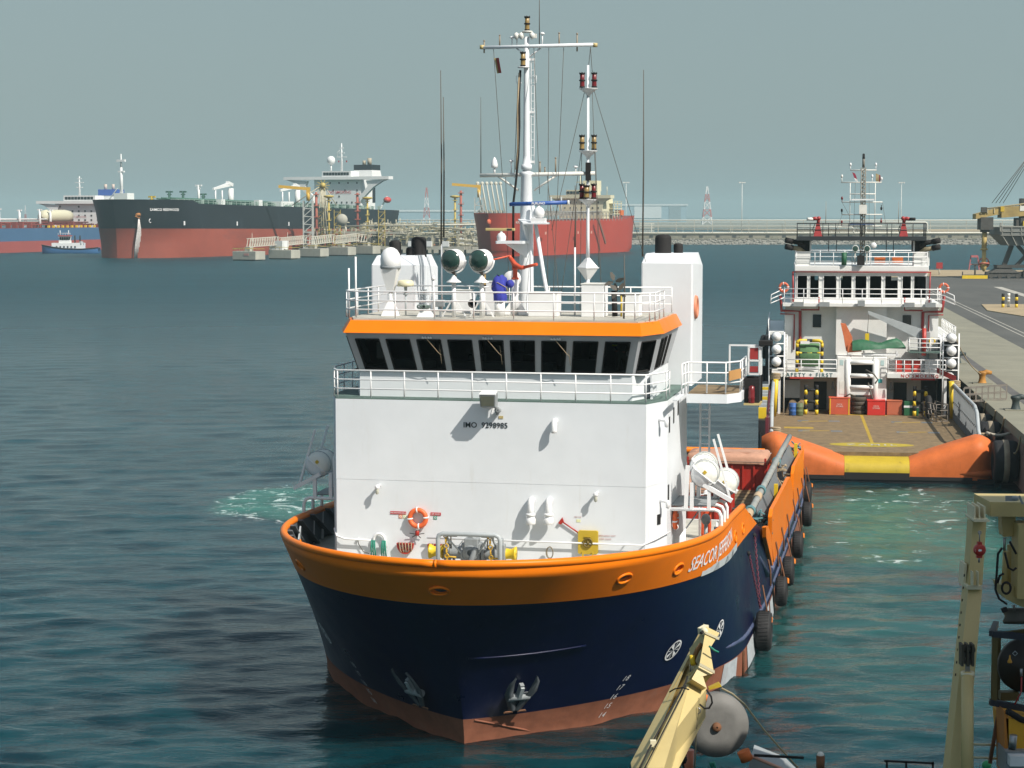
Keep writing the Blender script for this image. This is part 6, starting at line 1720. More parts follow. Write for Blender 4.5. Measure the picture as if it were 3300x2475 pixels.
fg2 = thing('ensign', 'small dark red and white flag on the moored ship mast', 'flag', B.w(-.72, 28.9, 19.7), B.rz)
mb = MB(); mb.grid([[V((-.15 + .08 * k + .12 * j, .04 * sin(2 * k + j), .75 - .22 * k - .06 * j)) for j in range(3)] for k in range(4)], mfun=lambda i, j: 0 if i < 2 else 1); mb.build('flag_cloth', [mat('ensign_red', (.28, .03, .06), .9), TILEWHITE], fg2)
fg3 = thing('courtesy_flag', 'small tan and maroon flag on the right of the moored ship mast', 'flag', B.w(.95, 28.9, 19.75), B.rz)
mb = MB(); mb.grid([[V((.12 * j, .05 * sin(2 * k + j), .6 - .2 * k - .05 * j)) for j in range(4)] for k in range(4)], mfun=lambda i, j: 0 if j < 2 else 1); mb.build('flag_cloth', [mat('flag_tan', (.36, .29, .16), .9), mat('flag_maroon', (.22, .06, .06), .9)], fg3)
for p, q in [((-1.6, 28.95, 17.1), (-2.2, 28.9, 15.5)), ((-1.6, 28.95, 18.1), (-1.0, 28.9, 17)), ((1.5, 28.95, 18.1), (1.9, 28.9, 15.6)), ((-.6, 28.95, 19.6), (-.7, 28.9, 16)), ((.45, 28.95, 19.6), (.5, 28.9, 16))]: MB().tube([p, q], .012, 4).build('stay_wire', WIRE, S2)
for x, z in ((-.55, 14.5), (.35, 14.5)):
    mb = MB(); mb.lathe((x, 28.6, z), (0, -1, 0), [(.1, -.5), (.24, -.3), (.26, .1), (.22, .1)], 14); mb.bar((x, 28.7, 13.3), (x, 28.7, 14.3), .12, .1); o = mb.build('searchlight', WWEATHER, S2); MB().lathe((x, 28.6, z), (0, -1, 0), [(.22, .09), (.01, .1)], 14).build('lens', LAMPGLASS, o)
MB().lathe((.85, 28.5, 14.75), (0, -1, 0), [(.01, .06), (.2, .05), (.24, 0), (.2, -.05), (.01, -.1)], 16).build('speaker', WHITE2, S2)
for x0, x1 in ((1.15, 2.0), (2.55, 3.4)): MB().box((x0, 33, 13.3), (x1, 33.8, 13.75)).build('orange_locker', ORANGE2, S2)
MB().cyl((-1.4, 28.7, 13.2), (-1.4, 28.7, 14.2), .2, 8).build('green_cover', GREENTARP, S2); MB().box((-.4, 28.4, 13.2), (.1, 28.8, 13.95)).build('dark_cover', SOOT, S2)
# raft stacks at both ends
for sg_ in (-1, 1):
    mb = MB()
    for x in (5.95, 7.1):
        mb.tube([(sg_ * x, 23.9, 1.8), (sg_ * x, 23.9, 8.2)], .06, 6)
    for z in (5.4, 6.35, 7.3): mb.tube([(sg_ * 5.95, 23.9, z), (sg_ * 7.1, 23.9, z)], .05, 6)
    for k in range(12): mb.tube([(sg_ * 5.75, 23.9, 5.0 + k * .27), (sg_ * 5.95, 23.9, 5.0 + k * .27)], .03, 5)
    mb.tube([(sg_ * 5.75, 23.9, 4.9), (sg_ * 5.75, 23.9, 8.0)], .04, 6)
    mb.build('raft_rack', WHITE2, S2)
    for k, z in enumerate((7.85, 6.88, 5.93)):
        t = thing('life_raft_canister', '%s of three white raft canisters stacked at the %s side of the moored ship' % (('topmost', 'middle one', 'lowest')[k], 'left' if sg_ < 0 else 'right'), 'life raft', B.w(sg_ * 6.55, 24, z), B.rz, 'stacked life raft canisters on the moored ship')
        MB().lathe((0, -.65, 0), (0, 1, 0), [(.02, 0), (.29, .04), (.36, .18), (.36, 1.1), (.29, 1.25), (.02, 1.3)], 18).build('shell', WHITE2, t)
        MB().torus((0, -.1, 0), (0, 1, 0), .37, .025, 20, 5).build('strap', GREY, t); MB().box((-.38, -.5, -.03), (.38, .5, .03)).build('seam_rim', LGREY, t)
# rope reel in a yellow and black frame
def hazard(parent, p, q, r, n, name='hazard_tube'):
    p, q = V(p), V(q)
    for k in range(n): MB().cyl(p.lerp(q, k / n), p.lerp(q, (k + 1) / n), r, 10).build(name, YELLOW if k % 2 == 0 else SOOT, parent)
rl = thing('rope_reel', 'green rope reel in a yellow and black frame on the moored ship upper deck', 'reel', B.w(-4.02, 26.4, 4.98), B.rz)
mb = MB(); mb.lathe((-.8, .3, 1.3), (1, 0, 0), [(.1, 0), (.85, .02), (.9, .1), (.92, .8), (.9, 1.5), (.85, 1.58), (.1, 1.6)], 20); mb.build('wound_rope', mat('green_rope', (.10, .21, .09), .9, var=.3, scale=3, streak=.5, streak_col=(.25, .27, .1), streak_scale=(14, 2, 2)), rl)
for x in (-.95, .95): hazard(rl, (x, -.5, 0), (x, -.5, 2.25), .13, 7); 
mb = MB(); mb.tube([(-.95, -.5, 2.2), (-.9, -.5, 2.38), (-.75, -.5, 2.45), (-.2, -.5, 2.45)], .13, 10); mb.build('hazard_tube', YELLOW, rl)
mb = MB(); mb.tube([(-.2, -.5, 2.45), (.2, -.5, 2.45)], .13, 10); mb.build('hazard_tube', SOOT, rl)
mb = MB(); mb.tube([(.2, -.5, 2.45), (.75, -.5, 2.45), (.9, -.5, 2.38), (.95, -.5, 2.2)], .13, 10); mb.build('hazard_tube', YELLOW, rl)
hazard(rl, (-.95, -.5, 1.5), (.95, -.5, 1.5), .09, 5)
MB().box((-.7, -.62, 2.2), (.0, -.58, 2.5)).build('name_plate', WHITE2, rl)
railing(S2, [(-6.0, 25.6, 4.98), (-1.95, 25.6, 4.98)], 1.0, 3, 1.3, .035)
railing(S2, [(1.95, 25.6, 4.98), (6.3, 25.6, 4.98)], 1.05, 3, .62, .035)
for x in (2.6, 3.3, 4.0): MB().box((x, 27, 5.0), (x + .5, 27.6, 5.9)).build('red_locker', RED, S2)
MB().box((4.8, 26.6, 5.0), (6.0, 27.5, 6.0)).build('grey_locker', PGREY, S2)
# workboat under green tarpaulin on the winch house
rb = thing('rescue_boat', 'orange boat under a green tarpaulin on the moored ship winch house', 'boat', B.w(1.2, 26.8, 6.3), B.rz)
mb = MB(); rows = []
for k in range(12):
    t = k / 11; x = -1.95 + 4.1 * t; w = .75 * sin(pi * min(.5 + .5 * t, .98)) if t > .5 else .7
    top = 1.05 + .12 * sin(9 * t) + (.12 if t > .55 and t < .95 else 0) - .5 * max(0, t - .85) / .15
    rows.append([V((x, -.05 - w, .35 + .3 * t)), V((x, -w * .95, top * .8)), V((x, -w * .4, top + .05)), V((x, w * .4, top)), V((x, w, .5))])
mb.grid(rows); mb.build('boat_cover', GREENTARP, rb)
mb = MB(); mb.slab([(-2.4, -.3, 0.3), (-1.9, -.3, .2), (-1.95, -.3, 1.4), (-2.45, -.3, 2.4), (-2.85, -.3, 2.45), (-2.6, -.3, 1.4)], (0, .7, 0)); mb.slab([(-2.3, -.5, .2), (-1.2, -.6, .3), (-1.5, -.6, .75), (-2.3, -.5, .8)], (0, 1.1, 0)); mb.build('boat_bow', mat('boat_orange', (.60, .16, .06), .6, var=.15), rb, bevel=.04)
mb = MB(); mb.box((-1.2, -.5, 0), (1.6, -.42, .12)); mb.box((-1.2, .4, 0), (1.6, .48, .12)); mb.box((-1.1, -.5, -.1), (-1.0, .5, .3)); mb.box((1.4, -.5, -.1), (1.5, .5, .3)); mb.build('boat_cradle', WHITE2, rb)
# deck crane
mb = MB(); mb.cyl((4.75, 27.4, 4.98), (4.75, 27.4, 7.5), .42, 14); mb.box((4.3, 27, 7.2), (5.2, 27.8, 8.1)); cr = mb.build('deck_crane', GREY, S2, bevel=.05)
MB().frust([V((4.6, 27 + a, 7.45 + b)) for a, b in ((0, -.0), (.5, 0), (.5, .85), (0, .85))], [V((.45, 27.1 + a, 9.45 + b)) for a, b in ((0, 0), (.3, 0), (.3, .25), (0, .25))]).build('crane_boom', LGREY, cr)
MB().cyl((4.72, 26.8, 6.3), (4.72, 26.8, 8.4), .17, 10).build('crane_ram', RED, cr)
mb = MB(); mb.tube([(.5, 27.1, 9.5), (.42, 27.1, 7.9)], .02, 5); mb.build('crane_wire', WIRE, cr); MB().box((.25, 27, 7.4), (.55, 27.2, 7.95)).build('crane_hook', YELLOW, cr)
MB().torus((5.35, 27, 7.4), (0, 1, 0), .2, .06, 16, 6).build('hose_reel', YELLOW, cr)
railing(S2, [(3.6, 28, 6.6), (3.6, 26.6, 6.6), (6, 26.6, 6.6)], 1.0, 3, .8, .035)
MB().box((3.6, 26.5, 6.5), (6.1, 28.9, 6.6)).build('crane_deck', DECKGREEN, S2)
MB().slab([(5.6, 25, 5.5), (7.0, 24.4, 4.9), (7.0, 24.4, 4.5), (5.6, 25, 5.1)], (0, .3, 0)).build('red_gangway_arm', REDD, S2)
# gear on the deck
def crate(l, s, w, d, h, m, label, cat='box', trim=None):
    t = thing('deck_box', label, cat, B.w(l, s, 1.76), B.rz)
    MB().box((-w / 2, 0, 0), (w / 2, d, h)).build('bin', m, t, bevel=.03); MB().box((-w / 2 - .03, -.03, h), (w / 2 + .03, d + .03, h + .08)).build('lid', m, t, bevel=.02)
    if trim:
        for x in (-w / 2 + .05, w / 2 - .12): MB().box((x, -.02, 0), (x + .07, -.002, h)).build('strap', trim, t)
    lettering('stencil', 'DECK\nSTORES', .16, (0, -.012, h * .6), (1, 0, 0), (0, 0, 1), mat('faded_stencil', (.7, .5, .45), .7), t, .002) if w > 1.2 else None
crate(-1.68, 25.4, 1.6, 1.2, 1.25, mat('vermilion', (.55, .10, .05), .5, var=.12), 'large orange red deck box with yellow corner straps, left of the tyre stack', trim=YELLOW)
crate(1.1, 25.2, 1.35, 1.2, 1.1, mat('bright_red', (.60, .035, .025), .45, var=.1), 'bright red deck box right of the tyre stack')
crate(2.5, 25.6, 1.15, 1.0, 1.05, mat('dull_orange', (.50, .14, .07), .6, var=.15), 'dull orange deck box right of the bright red one')
t = thing('tyre_stack', 'stack of worn dark tyres between the red deck boxes', 'tyres', B.w(-.2, 25.6, 1.76), B.rz)
for k in range(4): MB().lathe((0, .5, k * .34), (0, 0, 1), [(.3, 0), (.52, 0), (.58, .06), (.58, .26), (.52, .32), (.3, .32)], 18).build('tyre', mat('brown_rubber', (.075, .06, .045), .8, var=.3), t)
t = thing('winch_box', 'green steel deck box with a white stripe beside the right hazard frame', 'box', B.w(3.75, 25.3, 1.76), B.rz)
MB().box((-.55, 0, 0), (.55, .9, 1.1)).build('bin', mat('deep_green', (.02, .12, .05), .5), t, bevel=.03); MB().box((-.56, -.02, .62), (.56, -.002, .78)).build('stripe', WHITE2, t)
for sg_, x in ((-1, -3.85), (1, 4.4)):
    t = thing('hazard_frame', 'yellow and black striped post frame on the moored ship deck, %s side' % ('left' if sg_ < 0 else 'right'), 'frame', B.w(x, 25.2, 1.76), B.rz, 'striped post frames')
    for d in (-.42, .42): hazard(t, (d, 0, 0), (d, 0, 2.3), .14, 6, 'striped_post')
    MB().cyl((-.55, 0, 1.9), (.55, 0, 1.9), .11, 8).build('cross_tube', SOOT, t); MB().cyl((-.55, 0, 1.0), (.55, 0, 1.0), .11, 8).build('cross_tube', SOOT, t)
for x, m, lb in ((-5.25, LBLUE, 'blue plastic drum by the left hazard frame'), (-4.75, mat('olive_drum', (.12, .15, .07), .6), 'olive green drum beside the blue drum')):
    t = thing('drum', lb, 'drum', B.w(x, 24.4, 1.76), B.rz)
    MB().lathe((0, 0, 0), (0, 0, 1), [(.01, 0), (.29, 0), (.31, .05), (.3, .3), (.32, .33), (.3, .36), (.3, .62), (.32, .65), (.3, .68), (.3, .92), (.28, .95), (.01, .93)], 16).build('drum_body', m, t)
t = thing('covered_stores', 'brown covered stores heaped beside the drums on the deck', 'stores', B.w(-4.9, 26.2, 1.76), B.rz)
mb = MB(); r8 = random.Random(9)
mb.grid([[V((-.9 + .3 * i, -.3 + .35 * j, (.9 + r8.uniform(-.15, .2)) if 0 < j < 3 and 0 < i < 6 else 0)) for i in range(7)] for j in range(5)]); mb.build('cover', mat('brown_canvas', (.20, .14, .08), .9, var=.3), t)
t = thing('net_basket', 'small grey lattice gangway section stowed by the right deck rail', 'gangway', B.w(5.3, 21.0, 1.76), B.rz + .3)
mb = MB()
for y in (0, 2.6):
    for x in (0, .9): mb.bar((x, y, 0), (x, y, 1.3), .06, .06)
for z in (0.05, .45, .85, 1.3):
    for x in (0, .9): mb.bar((x, 0, z), (x, 2.6, z), .05, .05)
    mb.bar((0, 0, z), (.9, 0, z), .05, .05)
for k in range(4): mb.bar((0, .65 * k, .05), (0, .65 * (k + 1), 1.3), .04, .04)
mb.build('lattice', mat('grey_brown_alloy', (.25, .22, .19), .6), t)
t = thing('tyre_fender', 'black tyre leaning beside the stowed lattice gangway on the deck', 'tyre', B.w(4.9, 23.4, 2.65), B.rz)
MB().lathe((-.25, 0, 0), (1, 0, 0), [(.4, .05), (.6, 0), (.85, .1), (.9, .25), (.85, .4), (.6, .5), (.4, .45)], 22).build('tyre', BLACK, t)
# tyres down the dark left side
for k, (s, z) in enumerate(((27.5, 7.3), (26.0, 5.0), (24, 3.0))):
    t = thing('tyre_fender', ('top tyre on the dark left side of the moored ship', 'middle tyre on the dark left side of the moored ship', 'low tyre on the dark left side of the moored ship')[k], 'tyre', B.w(-7.5, s, z - .5), B.rz, 'tyres on the left side of the moored ship')
    MB().lathe((.25, 0, 0), (-1, 0, 0), [(.4, .05), (.6, 0), (.9, .1), (.95, .3), (.9, .5), (.6, .6), (.4, .55)], 20).build('tyre', BLACK, t)
MB().box((-7.4, 25, 2.9), (-6.95, 44, 7.8)).build('side_plating', BHULL, S2); MB().box((6.95, 27, 2.9), (7.3, 44, 7.4)).build('side_plating', BHULL, S2)
mb = MB(); mb.box((-7.2, 27, 7.8), (-6, 44, 8.0)); mb.box((6.0, 27, 7.4), (7.2, 44, 7.6)); mb.build('side_deck', WSH, S2)
railing(S2, [(-7.2, 27, 7.9), (-7.2, 40, 7.9)], 1.0, 3, 1.5, .04); railing(S2, [(7.1, 27, 7.5), (7.1, 40, 7.5)], 1.0, 3, 1.5, .04)
for s in (6, 9, 12, 15, 18, 21): MB().slab([(-7.3, s, 3.0), (-7.3, s + .8, 3.0), (-6.9, s + .8, 3.5), (-6.9, s, 3.5)], (0, 0, .1)).build('side_bracket', LGREY, S2)
# gangway to the quay and mooring lines
gw = thing('gangway', 'grey brown lattice gangway bridging from the moored ship to the quay', 'gangway', B.w(7.3, 17.2, 3.6), B.rz - .15)
GWM = mat('weathered_alloy', (.30, .26, .22), .6, var=.2)
mb = MB()
for y in (0, 1.0):
    for z in (0, .5, 1.0): mb.bar((-.4, y, z), (2.6, y, z + .3), .06, .06)
    for k in range(8): mb.bar((-.4 + .43 * k, y, .04 * k), (-.4 + .43 * k, y, 1.0 + .045 * k), .045, .045)
mb.build('side_lattice', GWM, gw)
for k in range(7): MB().box((-.4 + .4 * k, 0, -.03 + .025 * k), (-.1 + .4 * k, 1.0, .02 + .025 * k)).build('tread', GWM, gw)
def line(p, q, sag, label, r=.04, m=ROPE):
    t = thing('mooring_line', label, 'rope', p, 0)
    o = V(p); MB().tube([x - o for x in catenary(p, q, sag, 14)], r, 6).build('rope', m, t)
line(B.w(7.0, 26, 7.8), Q.w(1.25, 20, QZ + .7), .5, 'taut mooring line from the moored ship to the rusty orange bollard')
line(B.w(7.2, 3.8, 2.9), Q.w(1.3, -9, QZ + .4), .6, 'thick pale mooring line from the orange stern corner towards the quay', .11, mat('pale_hawser', (.45, .40, .32), .9))
line(B.w(7.0, 27, 6.5), Q.w(1.3, 41, QZ + .7), .4, 'thin mooring line from the moored ship to the far quay bollard')
# ================================================================== far ships, jetty and ship loader
def s_of(F, px, l=0.0):
    d = V(((px - 1650) / 6227, 1.0, 0)); k = (l + F.o.dot(F.r)) / d.dot(F.r)
    return (d * k - F.o).dot(F.a)
def s_side(F, h, w, px):
    s = s_of(F, px, 15)
    for _ in range(12): s = .5 * s + .5 * s_of(F, px, h(s, w))
    return s
def dist(F, l, s): return F.w(l, s).y
def z_of(py, d): return 17 - (py - 697.6) * d / 6227
def tanker(F, L, Bm, name, label, mats, zb, zd, rake=7.0, full=26.0, group='tankers at the jetty'):
    """mats: topsides, boot; zb, zd: boot-top and deck heights as functions of s"""
    t = thing(name, label, 'ship', F.o, F.rz, group)
    def h(s, w):
        s0 = -rake * max(w, 0) ** 2; q = min(max((s - s0) / (full + 10 * (1 - w)), 0), 1)
        b = Bm * (1 - (1 - q) ** 2.3) ** .55
        e = min(max((L + 2 * w - s) / 30, 0), 1); b *= (1 - (1 - e) ** 3 * (.75 - .35 * w))
        return b
    ns = [(k / 34) ** 1.6 for k in range(35)]
    for sg_ in (1, -1):
        rows = []
        lv = [(0, lambda s: -1.0), (.1, lambda s: zb(s) * .45), (.45, lambda s: zb(s)), (.46, lambda s: zb(s) + .05), (.75, lambda s: zb(s) + (zd(s) - zb(s)) * .6), (1, lambda s: zd(s))]
        for w, zf in lv:
            row = []
            for q in ns:
                s = -rake * w ** 2 + (L + rake * w ** 2) * q
                row.append(V((sg_ * h(s, w), s, zf(s))))
            rows.append(row)
        mb = MB(); mb.grid(rows, mfun=lambda i, j: 1 if i < 2 else 0); mb.build('hull_side', mats[:2], t)
    mb = MB()
    ring = [V((h(s, 1), s, zd(s) - .1)) for s in [-rake + (L + rake) * q for q in ns]]
    mb.grid([ring, [V((-p.x, p.y, p.z)) for p in ring]], sm=False); mb.build('deck', mats[2], t)
    mb = MB(); w = [V((h(L, a), L, zf(L))) for a, zf in ((0, lambda s: -1), (.45, zb), (1, zd))]
    mb.grid([w, [V((-p.x, p.y, p.z)) for p in w]], sm=False); mb.build('transom', mats[0], t)
    return t, h
def winrow(par, x0, x1, n, s, z, w=.8, h_=1.0, m=None, name='porthole'):
    for k in range(n):
        x = x0 + (x1 - x0) * k / max(1, n - 1); MB().box((x - w / 2, s - .12, z), (x + w / 2, s, z + h_)).build(name, m or DARKOPEN, par)
def house(t, s, hw, z0, z1, zw, wing, m, depth=16, wname='bridge_wing'):
    hs = MB().box((-hw, s, z0), (hw, s + depth, zw)).build('accommodation', m, t)
    MB().box((-wing, s - 2, zw), (wing, s + 3.0, zw + 1.5)).build(wname, m, t)
    for sg_ in (-1, 1):
        pts = [(sg_ * (wing - 1), zw), (sg_ * (wing - 4), zw - .9), (sg_ * (wing - 9), zw - 3.8), (sg_ * (hw + 1.0), zw - 10), (sg_ * hw, zw - 11.5), (sg_ * hw, zw - 8.0), (sg_ * (hw + 1.5), zw - 6.8), (sg_ * (wing - 12), zw - 3.2), (sg_ * (wing - 13), zw - .5)]
        MB().slab([(x, s - 1.2, z) for x, z in pts], (0, 2.2, 0)).build('wing_bracket', m, t)
    wh_ = MB().box((-hw * .62, s - 1, zw + 1.5), (hw * .62, s + 8, zw + 4.3)).build('wheelhouse', m, t)
    n = 9
    for k in range(n):
        x = -hw * .56 + hw * 1.12 * k / n; MB().box((x, s - 1.15, zw + 2.2), (x + hw * 1.12 / n * .82, s - 1.0, zw + 3.6)).build('window', GLASS, wh_)
    return hs
DECKG = mat('tanker_deck_green', (.05, .13, .10), .8, var=.3, scale=.1)
DECKR = mat('tanker_deck_red', (.22, .045, .035), .8, var=.3, scale=.1)
HULLB = mat('tanker_black', (.009, .014, .020), .5, var=.3, scale=.05, streak=.25, streak_col=(.06, .08, .10), streak_scale=(.15, .15, .03))
HULLR = mat('tanker_red_boot', (.29, .062, .036), .6, var=.18, scale=.06, streak=.6, streak_col=(.19, .055, .04), streak_scale=(.05, .03, .12), streak_cut=.50)
TW = mat('tanker_white', (.74, .75, .74), .5, var=.05, scale=.2)
# ---------------------------------------------------------------- black and red tanker
F1 = Frame(-161.5, 792, 22.5); L1 = 236
t1, h1 = tanker(F1, L1, 20.5, 'oil_tanker', 'huge black and red oil tanker in ballast lying behind the jetty', [HULLB, HULLR, DECKG], lambda s: 12.1 - 1.6 * s / L1, lambda s: 22.6 - 2.6 * s / L1 + (1.3 if s < 26 else 0), rake=3.0)
ss = s_of(F1, 1090)
house(t1, ss, 13.0, 19.6, 0, 35.3, 29.5, TW)
for k, n in enumerate((5, 4, 3, 8, 8)):
    z = 33 - k * 3.0 if k else 33.2
    winrow(t1, -9, 11, n, ss, z - (0 if k == 0 else .5), .7, .9)
lettering('warning_lettering', 'NO SMOKING', 2.0, (1.5, ss, 28.4), (1, 0, 0), (0, 0, 1), mat('warning_red', (.55, .10, .12), .6), t1, .02, off=.2)
mb = MB(); mb.frust([V((x, ss + y, 36.5)) for x, y in ((2, 13), (13, 13), (13, 24), (2, 24))], [V((x, ss + y, 42.8)) for x, y in ((2.6, 14), (12, 14), (12, 23), (2.6, 23))]); fu = mb.build('funnel', TW, t1)
MB().box((2.3, ss + 13.6, 40.2), (12.4, ss + 23.3, 43.0)).build('funnel_top', HULLB, fu)
for x, r, h_ in ((6, .9, 2.2), (9, 1.1, 3.4)): MB().cyl((x, ss + 18, 43), (x, ss + 18, 43 + h_), r, 10).build('exhaust_pipe', mat('tan_exhaust', (.40, .35, .26), .6), fu)
MB().box((10.5, ss + 13, 24), (13.2, ss + 16, 35)).build('casing_door', HULLB, fu)
mb = MB(); mb.tube([(-5, ss + 3, 39.5), (-5, ss + 3, 43)], .4, 8); mb.sphere((-5, ss + 3, 45), 2.2, 14); mb.build('satellite_dome', TW, t1)
mb = MB(); mb.tube([(1, ss + 3, 39.5), (1, ss + 3, 53.5)], [.6, .25], 8)
for z, w in ((46.5, 2.6), (48.5, 1.6), (51, 1)): mb.box((1 - w, ss + 2.7, z), (1 + w, ss + 3.3, z + .35))
mb.tube([(1.0 - 2.4, ss + 3, 46.7), (1 - 2.6, ss + 3, 49), (1 - 1, ss + 3, 50)], .15, 5); mb.build('radar_mast', TW, t1)
for x, m in ((-1, mat('tiny_flag_red', (.4, .05, .1), .8)), (3.4, None)): MB().box((x, ss + 3, 44.0), (x + .7, ss + 3.05, 44.9)).build('flag', m or RED, t1)
sm2 = s_of(F1, 398)
mb = MB(); mb.box((-2.5, sm2 - 2, 23.5), (4, sm2 + 3, 26.5)); mb.tube([(0, sm2, 26), (0, sm2, 37)], [.75, .5], 8); mb.box((-1.4, sm2 - .5, 35), (1.4, sm2 + .5, 35.6)); mb.box((-2, sm2 - .5, 39.3), (2, sm2 + .5, 40.2)); mb.tube([(0, sm2, 37), (0, sm2, 42.5)], [.4, .2], 6); mb.bar((-6, sm2, 24), (-2, sm2, 28.5), .3, .3); mb.build('foremast', TW, t1)
for px, py, m in ((551, 617, DECKG), (595, 617, DECKG), (645, 597, TW), (660, 625, DECKG), (495, 633, OCHRE)):
    s = s_of(F1, px); d = dist(F1, 0, s); z1 = z_of(py, d); mb = MB(); mb.tube([(0, s, 21.5), (0, s, z1)], .55, 8); mb.box((-1.6, s - .4, z1 - .6), (1.6, s + .4, z1 + .1)); mb.box((-.9, s - .4, z1 - 1.6), (.9, s + .4, z1 - 1.2)); mb.build('vent_mast', m, t1)
rr = random.Random(5)
mb = MB()
for k in range(5): mb.tube([(4 + 2.2 * k, 24, 24.4 + .3 * (k % 2)), (4 + 2.2 * k, ss - 8, 22.2 + .3 * (k % 2))], .35, 6)
for k in range(40): s = 24 + k * 4.4; mb.box((3, s, 21), (15, s + .35, 24 - 1.9 * s / L1))
mb.build('deck_piping', DECKG, t1)
mb = MB()
for k in range(52):
    s = 12 + k * 3.8; x = h1(s, 1) - .4; zd_ = 22.6 - 2.6 * s / L1
    mb.box((x - .15, s, zd_), (x, s + .15, zd_ + 1.7))
    if rr.random() < .5: mb.box((x - 1.6, s, zd_), (x - .6, s + rr.uniform(.5, 1.6), zd_ + rr.uniform(.8, 1.9)))
for f in (.8, 1.6): mb.tube([(h1(s, 1) - .4, s, 22.6 - 2.6 * s / L1 + f) for s in range(12, 206, 8)], .07, 4)
mb.build('deck_rail', mat('pale_green_rail', (.40, .50, .44), .6), t1)
for px in (722, 842): s = s_of(F1, px, 18); MB().box((16, s - 2, 20.5), (18.5, s + 1.2, 24.3)).build('deck_house', TW, t1)
for px0, px1 in ((692, 748), (907, 962)):
    s0, s1 = s_of(F1, px0, 4), s_of(F1, px1, 4)
    mb = MB(); mb.cyl((4, s1, 21), (4, s1, 29.5), 1.3, 10); mb.bar((4, s1 + 1, 31), (4, s1 - 3, 32), 1.6, 1.4); mb.frust([V((3.3, s1 - 1 + 0, 30.5)), V((4.7, s1 - 1, 30.5)), V((4.7, s1 - 1, 32.2)), V((3.3, s1 - 1, 32.2))], [V((3.6, s0, 28.6)), V((4.4, s0, 28.6)), V((4.4, s0, 29.4)), V((3.6, s0, 29.4))]); mb.build('hose_crane', TW, t1)
    mb = MB()
    for a in (.12, .5): s = s0 + (s1 - s0) * a; mb.tube([(4, s, 21), (4, s, 28.5)], .35, 6)
    mb.build('crane_rest', TW, t1)
MB().box((8, s_of(F1, 885, 14), 20.2), (18, s_of(F1, 925, 14), 23.8)).build('deck_house', TW, t1)
t_ = s_of(F1, 1230, 6); mb = MB(); mb.bar((5, t_, 20), (8.6, t_ + 2, 27.4), .7, .7); mb.build('davit', TW, t1); MB().sphere((8.6, t_ + 2, 25.5), 1.8, 12, 0, (1.1, 1.4, .9)).build('lifeboat', mat('lifeboat_red', (.5, .06, .05), .5), t1)
MB().cyl((12, s_of(F1, 1190, 12), 20), (12, s_of(F1, 1190, 12), 33), .8, 8).build('stern_crane', TW, t1)
def side_text(t, F, h, txt, size, s0, z, m, w=.85, bold=.02, flip=False):
    vs, fs = text_faces(txt, size, bold, space=1.08)
    mb = MB(); pts = []
    for u, v in vs:
        s = s0; n = 10
        for _ in range(n):
            k = sqrt(1 + ((h(s + .2, w) - h(s - .2, w)) / .4) ** 2); s += u / n / k
        pts.append((h(s, w) + .35, s - .1, z + v))
    mb.add(pts, fs); return mb.build('ship_name', m, t)
side_text(t1, F1, h1, 'SAMCO REDWOOD', 1.45, s_side(F1, h1, .8, 486), z_of(680, 812), TILEWHITE, .8, .02)
# hawse and water jet stain
sh = s_side(F1, h1, .7, 448)
mb = MB(); mb.tube([(h1(sh, .7) + .1, sh, 18), (h1(sh, .7) + .5, sh - .2, 17.0)], 1.1, 10); mb.slab([(h1(sh, .7), sh - 2.2, 17.0), (h1(sh, .7) + .8, sh, 16.2), (h1(sh, .7), sh + 2, 17.0), (h1(sh, .7) + .6, sh, 18.2)], (.3, 0, 0)); mb.build('anchor', mat('rust_orange', (.36, .15, .04), .8), t1)
mb = MB()
for k in range(7):
    o = .28 * (k - 3)
    mb.tube([(h1(sh, .7) + .6, sh + o * .3, 16.4), (h1(sh, .6) + 1.0 + .05 * k, sh + .4 + o, 12.0), (h1(sh, .3) + 1.5 + .1 * k, sh + 1.2 + o * 2, 5.0), (h1(sh, .1) + 1.8, sh + 2.0 + o * 3, 0.1)], [.12, .2, .22, .25], 5)
mb.build('water_jet', mat('spray_white', (.62, .58, .56), .9, var=.3), t1)
s = s_side(F1, h1, .6, 487); MB().torus((h1(s, .6) + .15, s, 15.2), (1, 0, 0), .75, .15, 12, 4).build('hull_mark', TILEWHITE, t1)
for px in (598, 767, 933): s = s_of(F1, px, 20.5); MB().box((20.3, s - .4, 13.2 - 1.6 * s / L1 + .3), (20.62, s + .4, 15.2 - 1.6 * s / L1)).build('hull_mark', TILEWHITE, t1)
# ---------------------------------------------------------------- red tanker
F2 = Frame(-8.5, 826, 24); L2 = 150
REDH = mat('red_tanker_paint', (.40, .045, .024), .5, var=.10, scale=.08, streak=.3, streak_col=(.42, .12, .09), streak_scale=(.08, .06, .06))
t2, h2 = tanker(F2, L2, 13.0, 'gas_tanker', 'bright red tanker with cream superstructure behind the main mast', [REDH, REDH, DECKR], lambda s: 2.3 - .9 * s / L2, lambda s: 16.2 + 1.2 * s / L2 + (2.2 if s < 24 else 0) - (1.4 if 24 <= s < 130 else 0), rake=4, full=20)
CREAM = mat('cream_superstructure', (.66, .62, .44), .6, var=.08, scale=.2)
s2 = s_of(F2, 1870)
MB().box((-11, s2, 16), (11, s2 + 14, 25.5)).build('accommodation', CREAM, t2)
MB().box((-15.5, s2 - 1, 25.5), (15.5, s2 + 4, 27)).build('bridge_wing', CREAM, t2)
for sg_ in (-1, 1): MB().slab([(sg_ * 15, s2, 25.5), (sg_ * 12, s2, 24.0), (sg_ * 11, s2, 21), (sg_ * 11, s2, 25.5)], (0, 2, 0)).build('wing_bracket', CREAM, t2)
wh2 = MB().box((-7, s2 - 1, 27), (7, s2 + 8, 29.5)).build('wheelhouse', CREAM, t2)
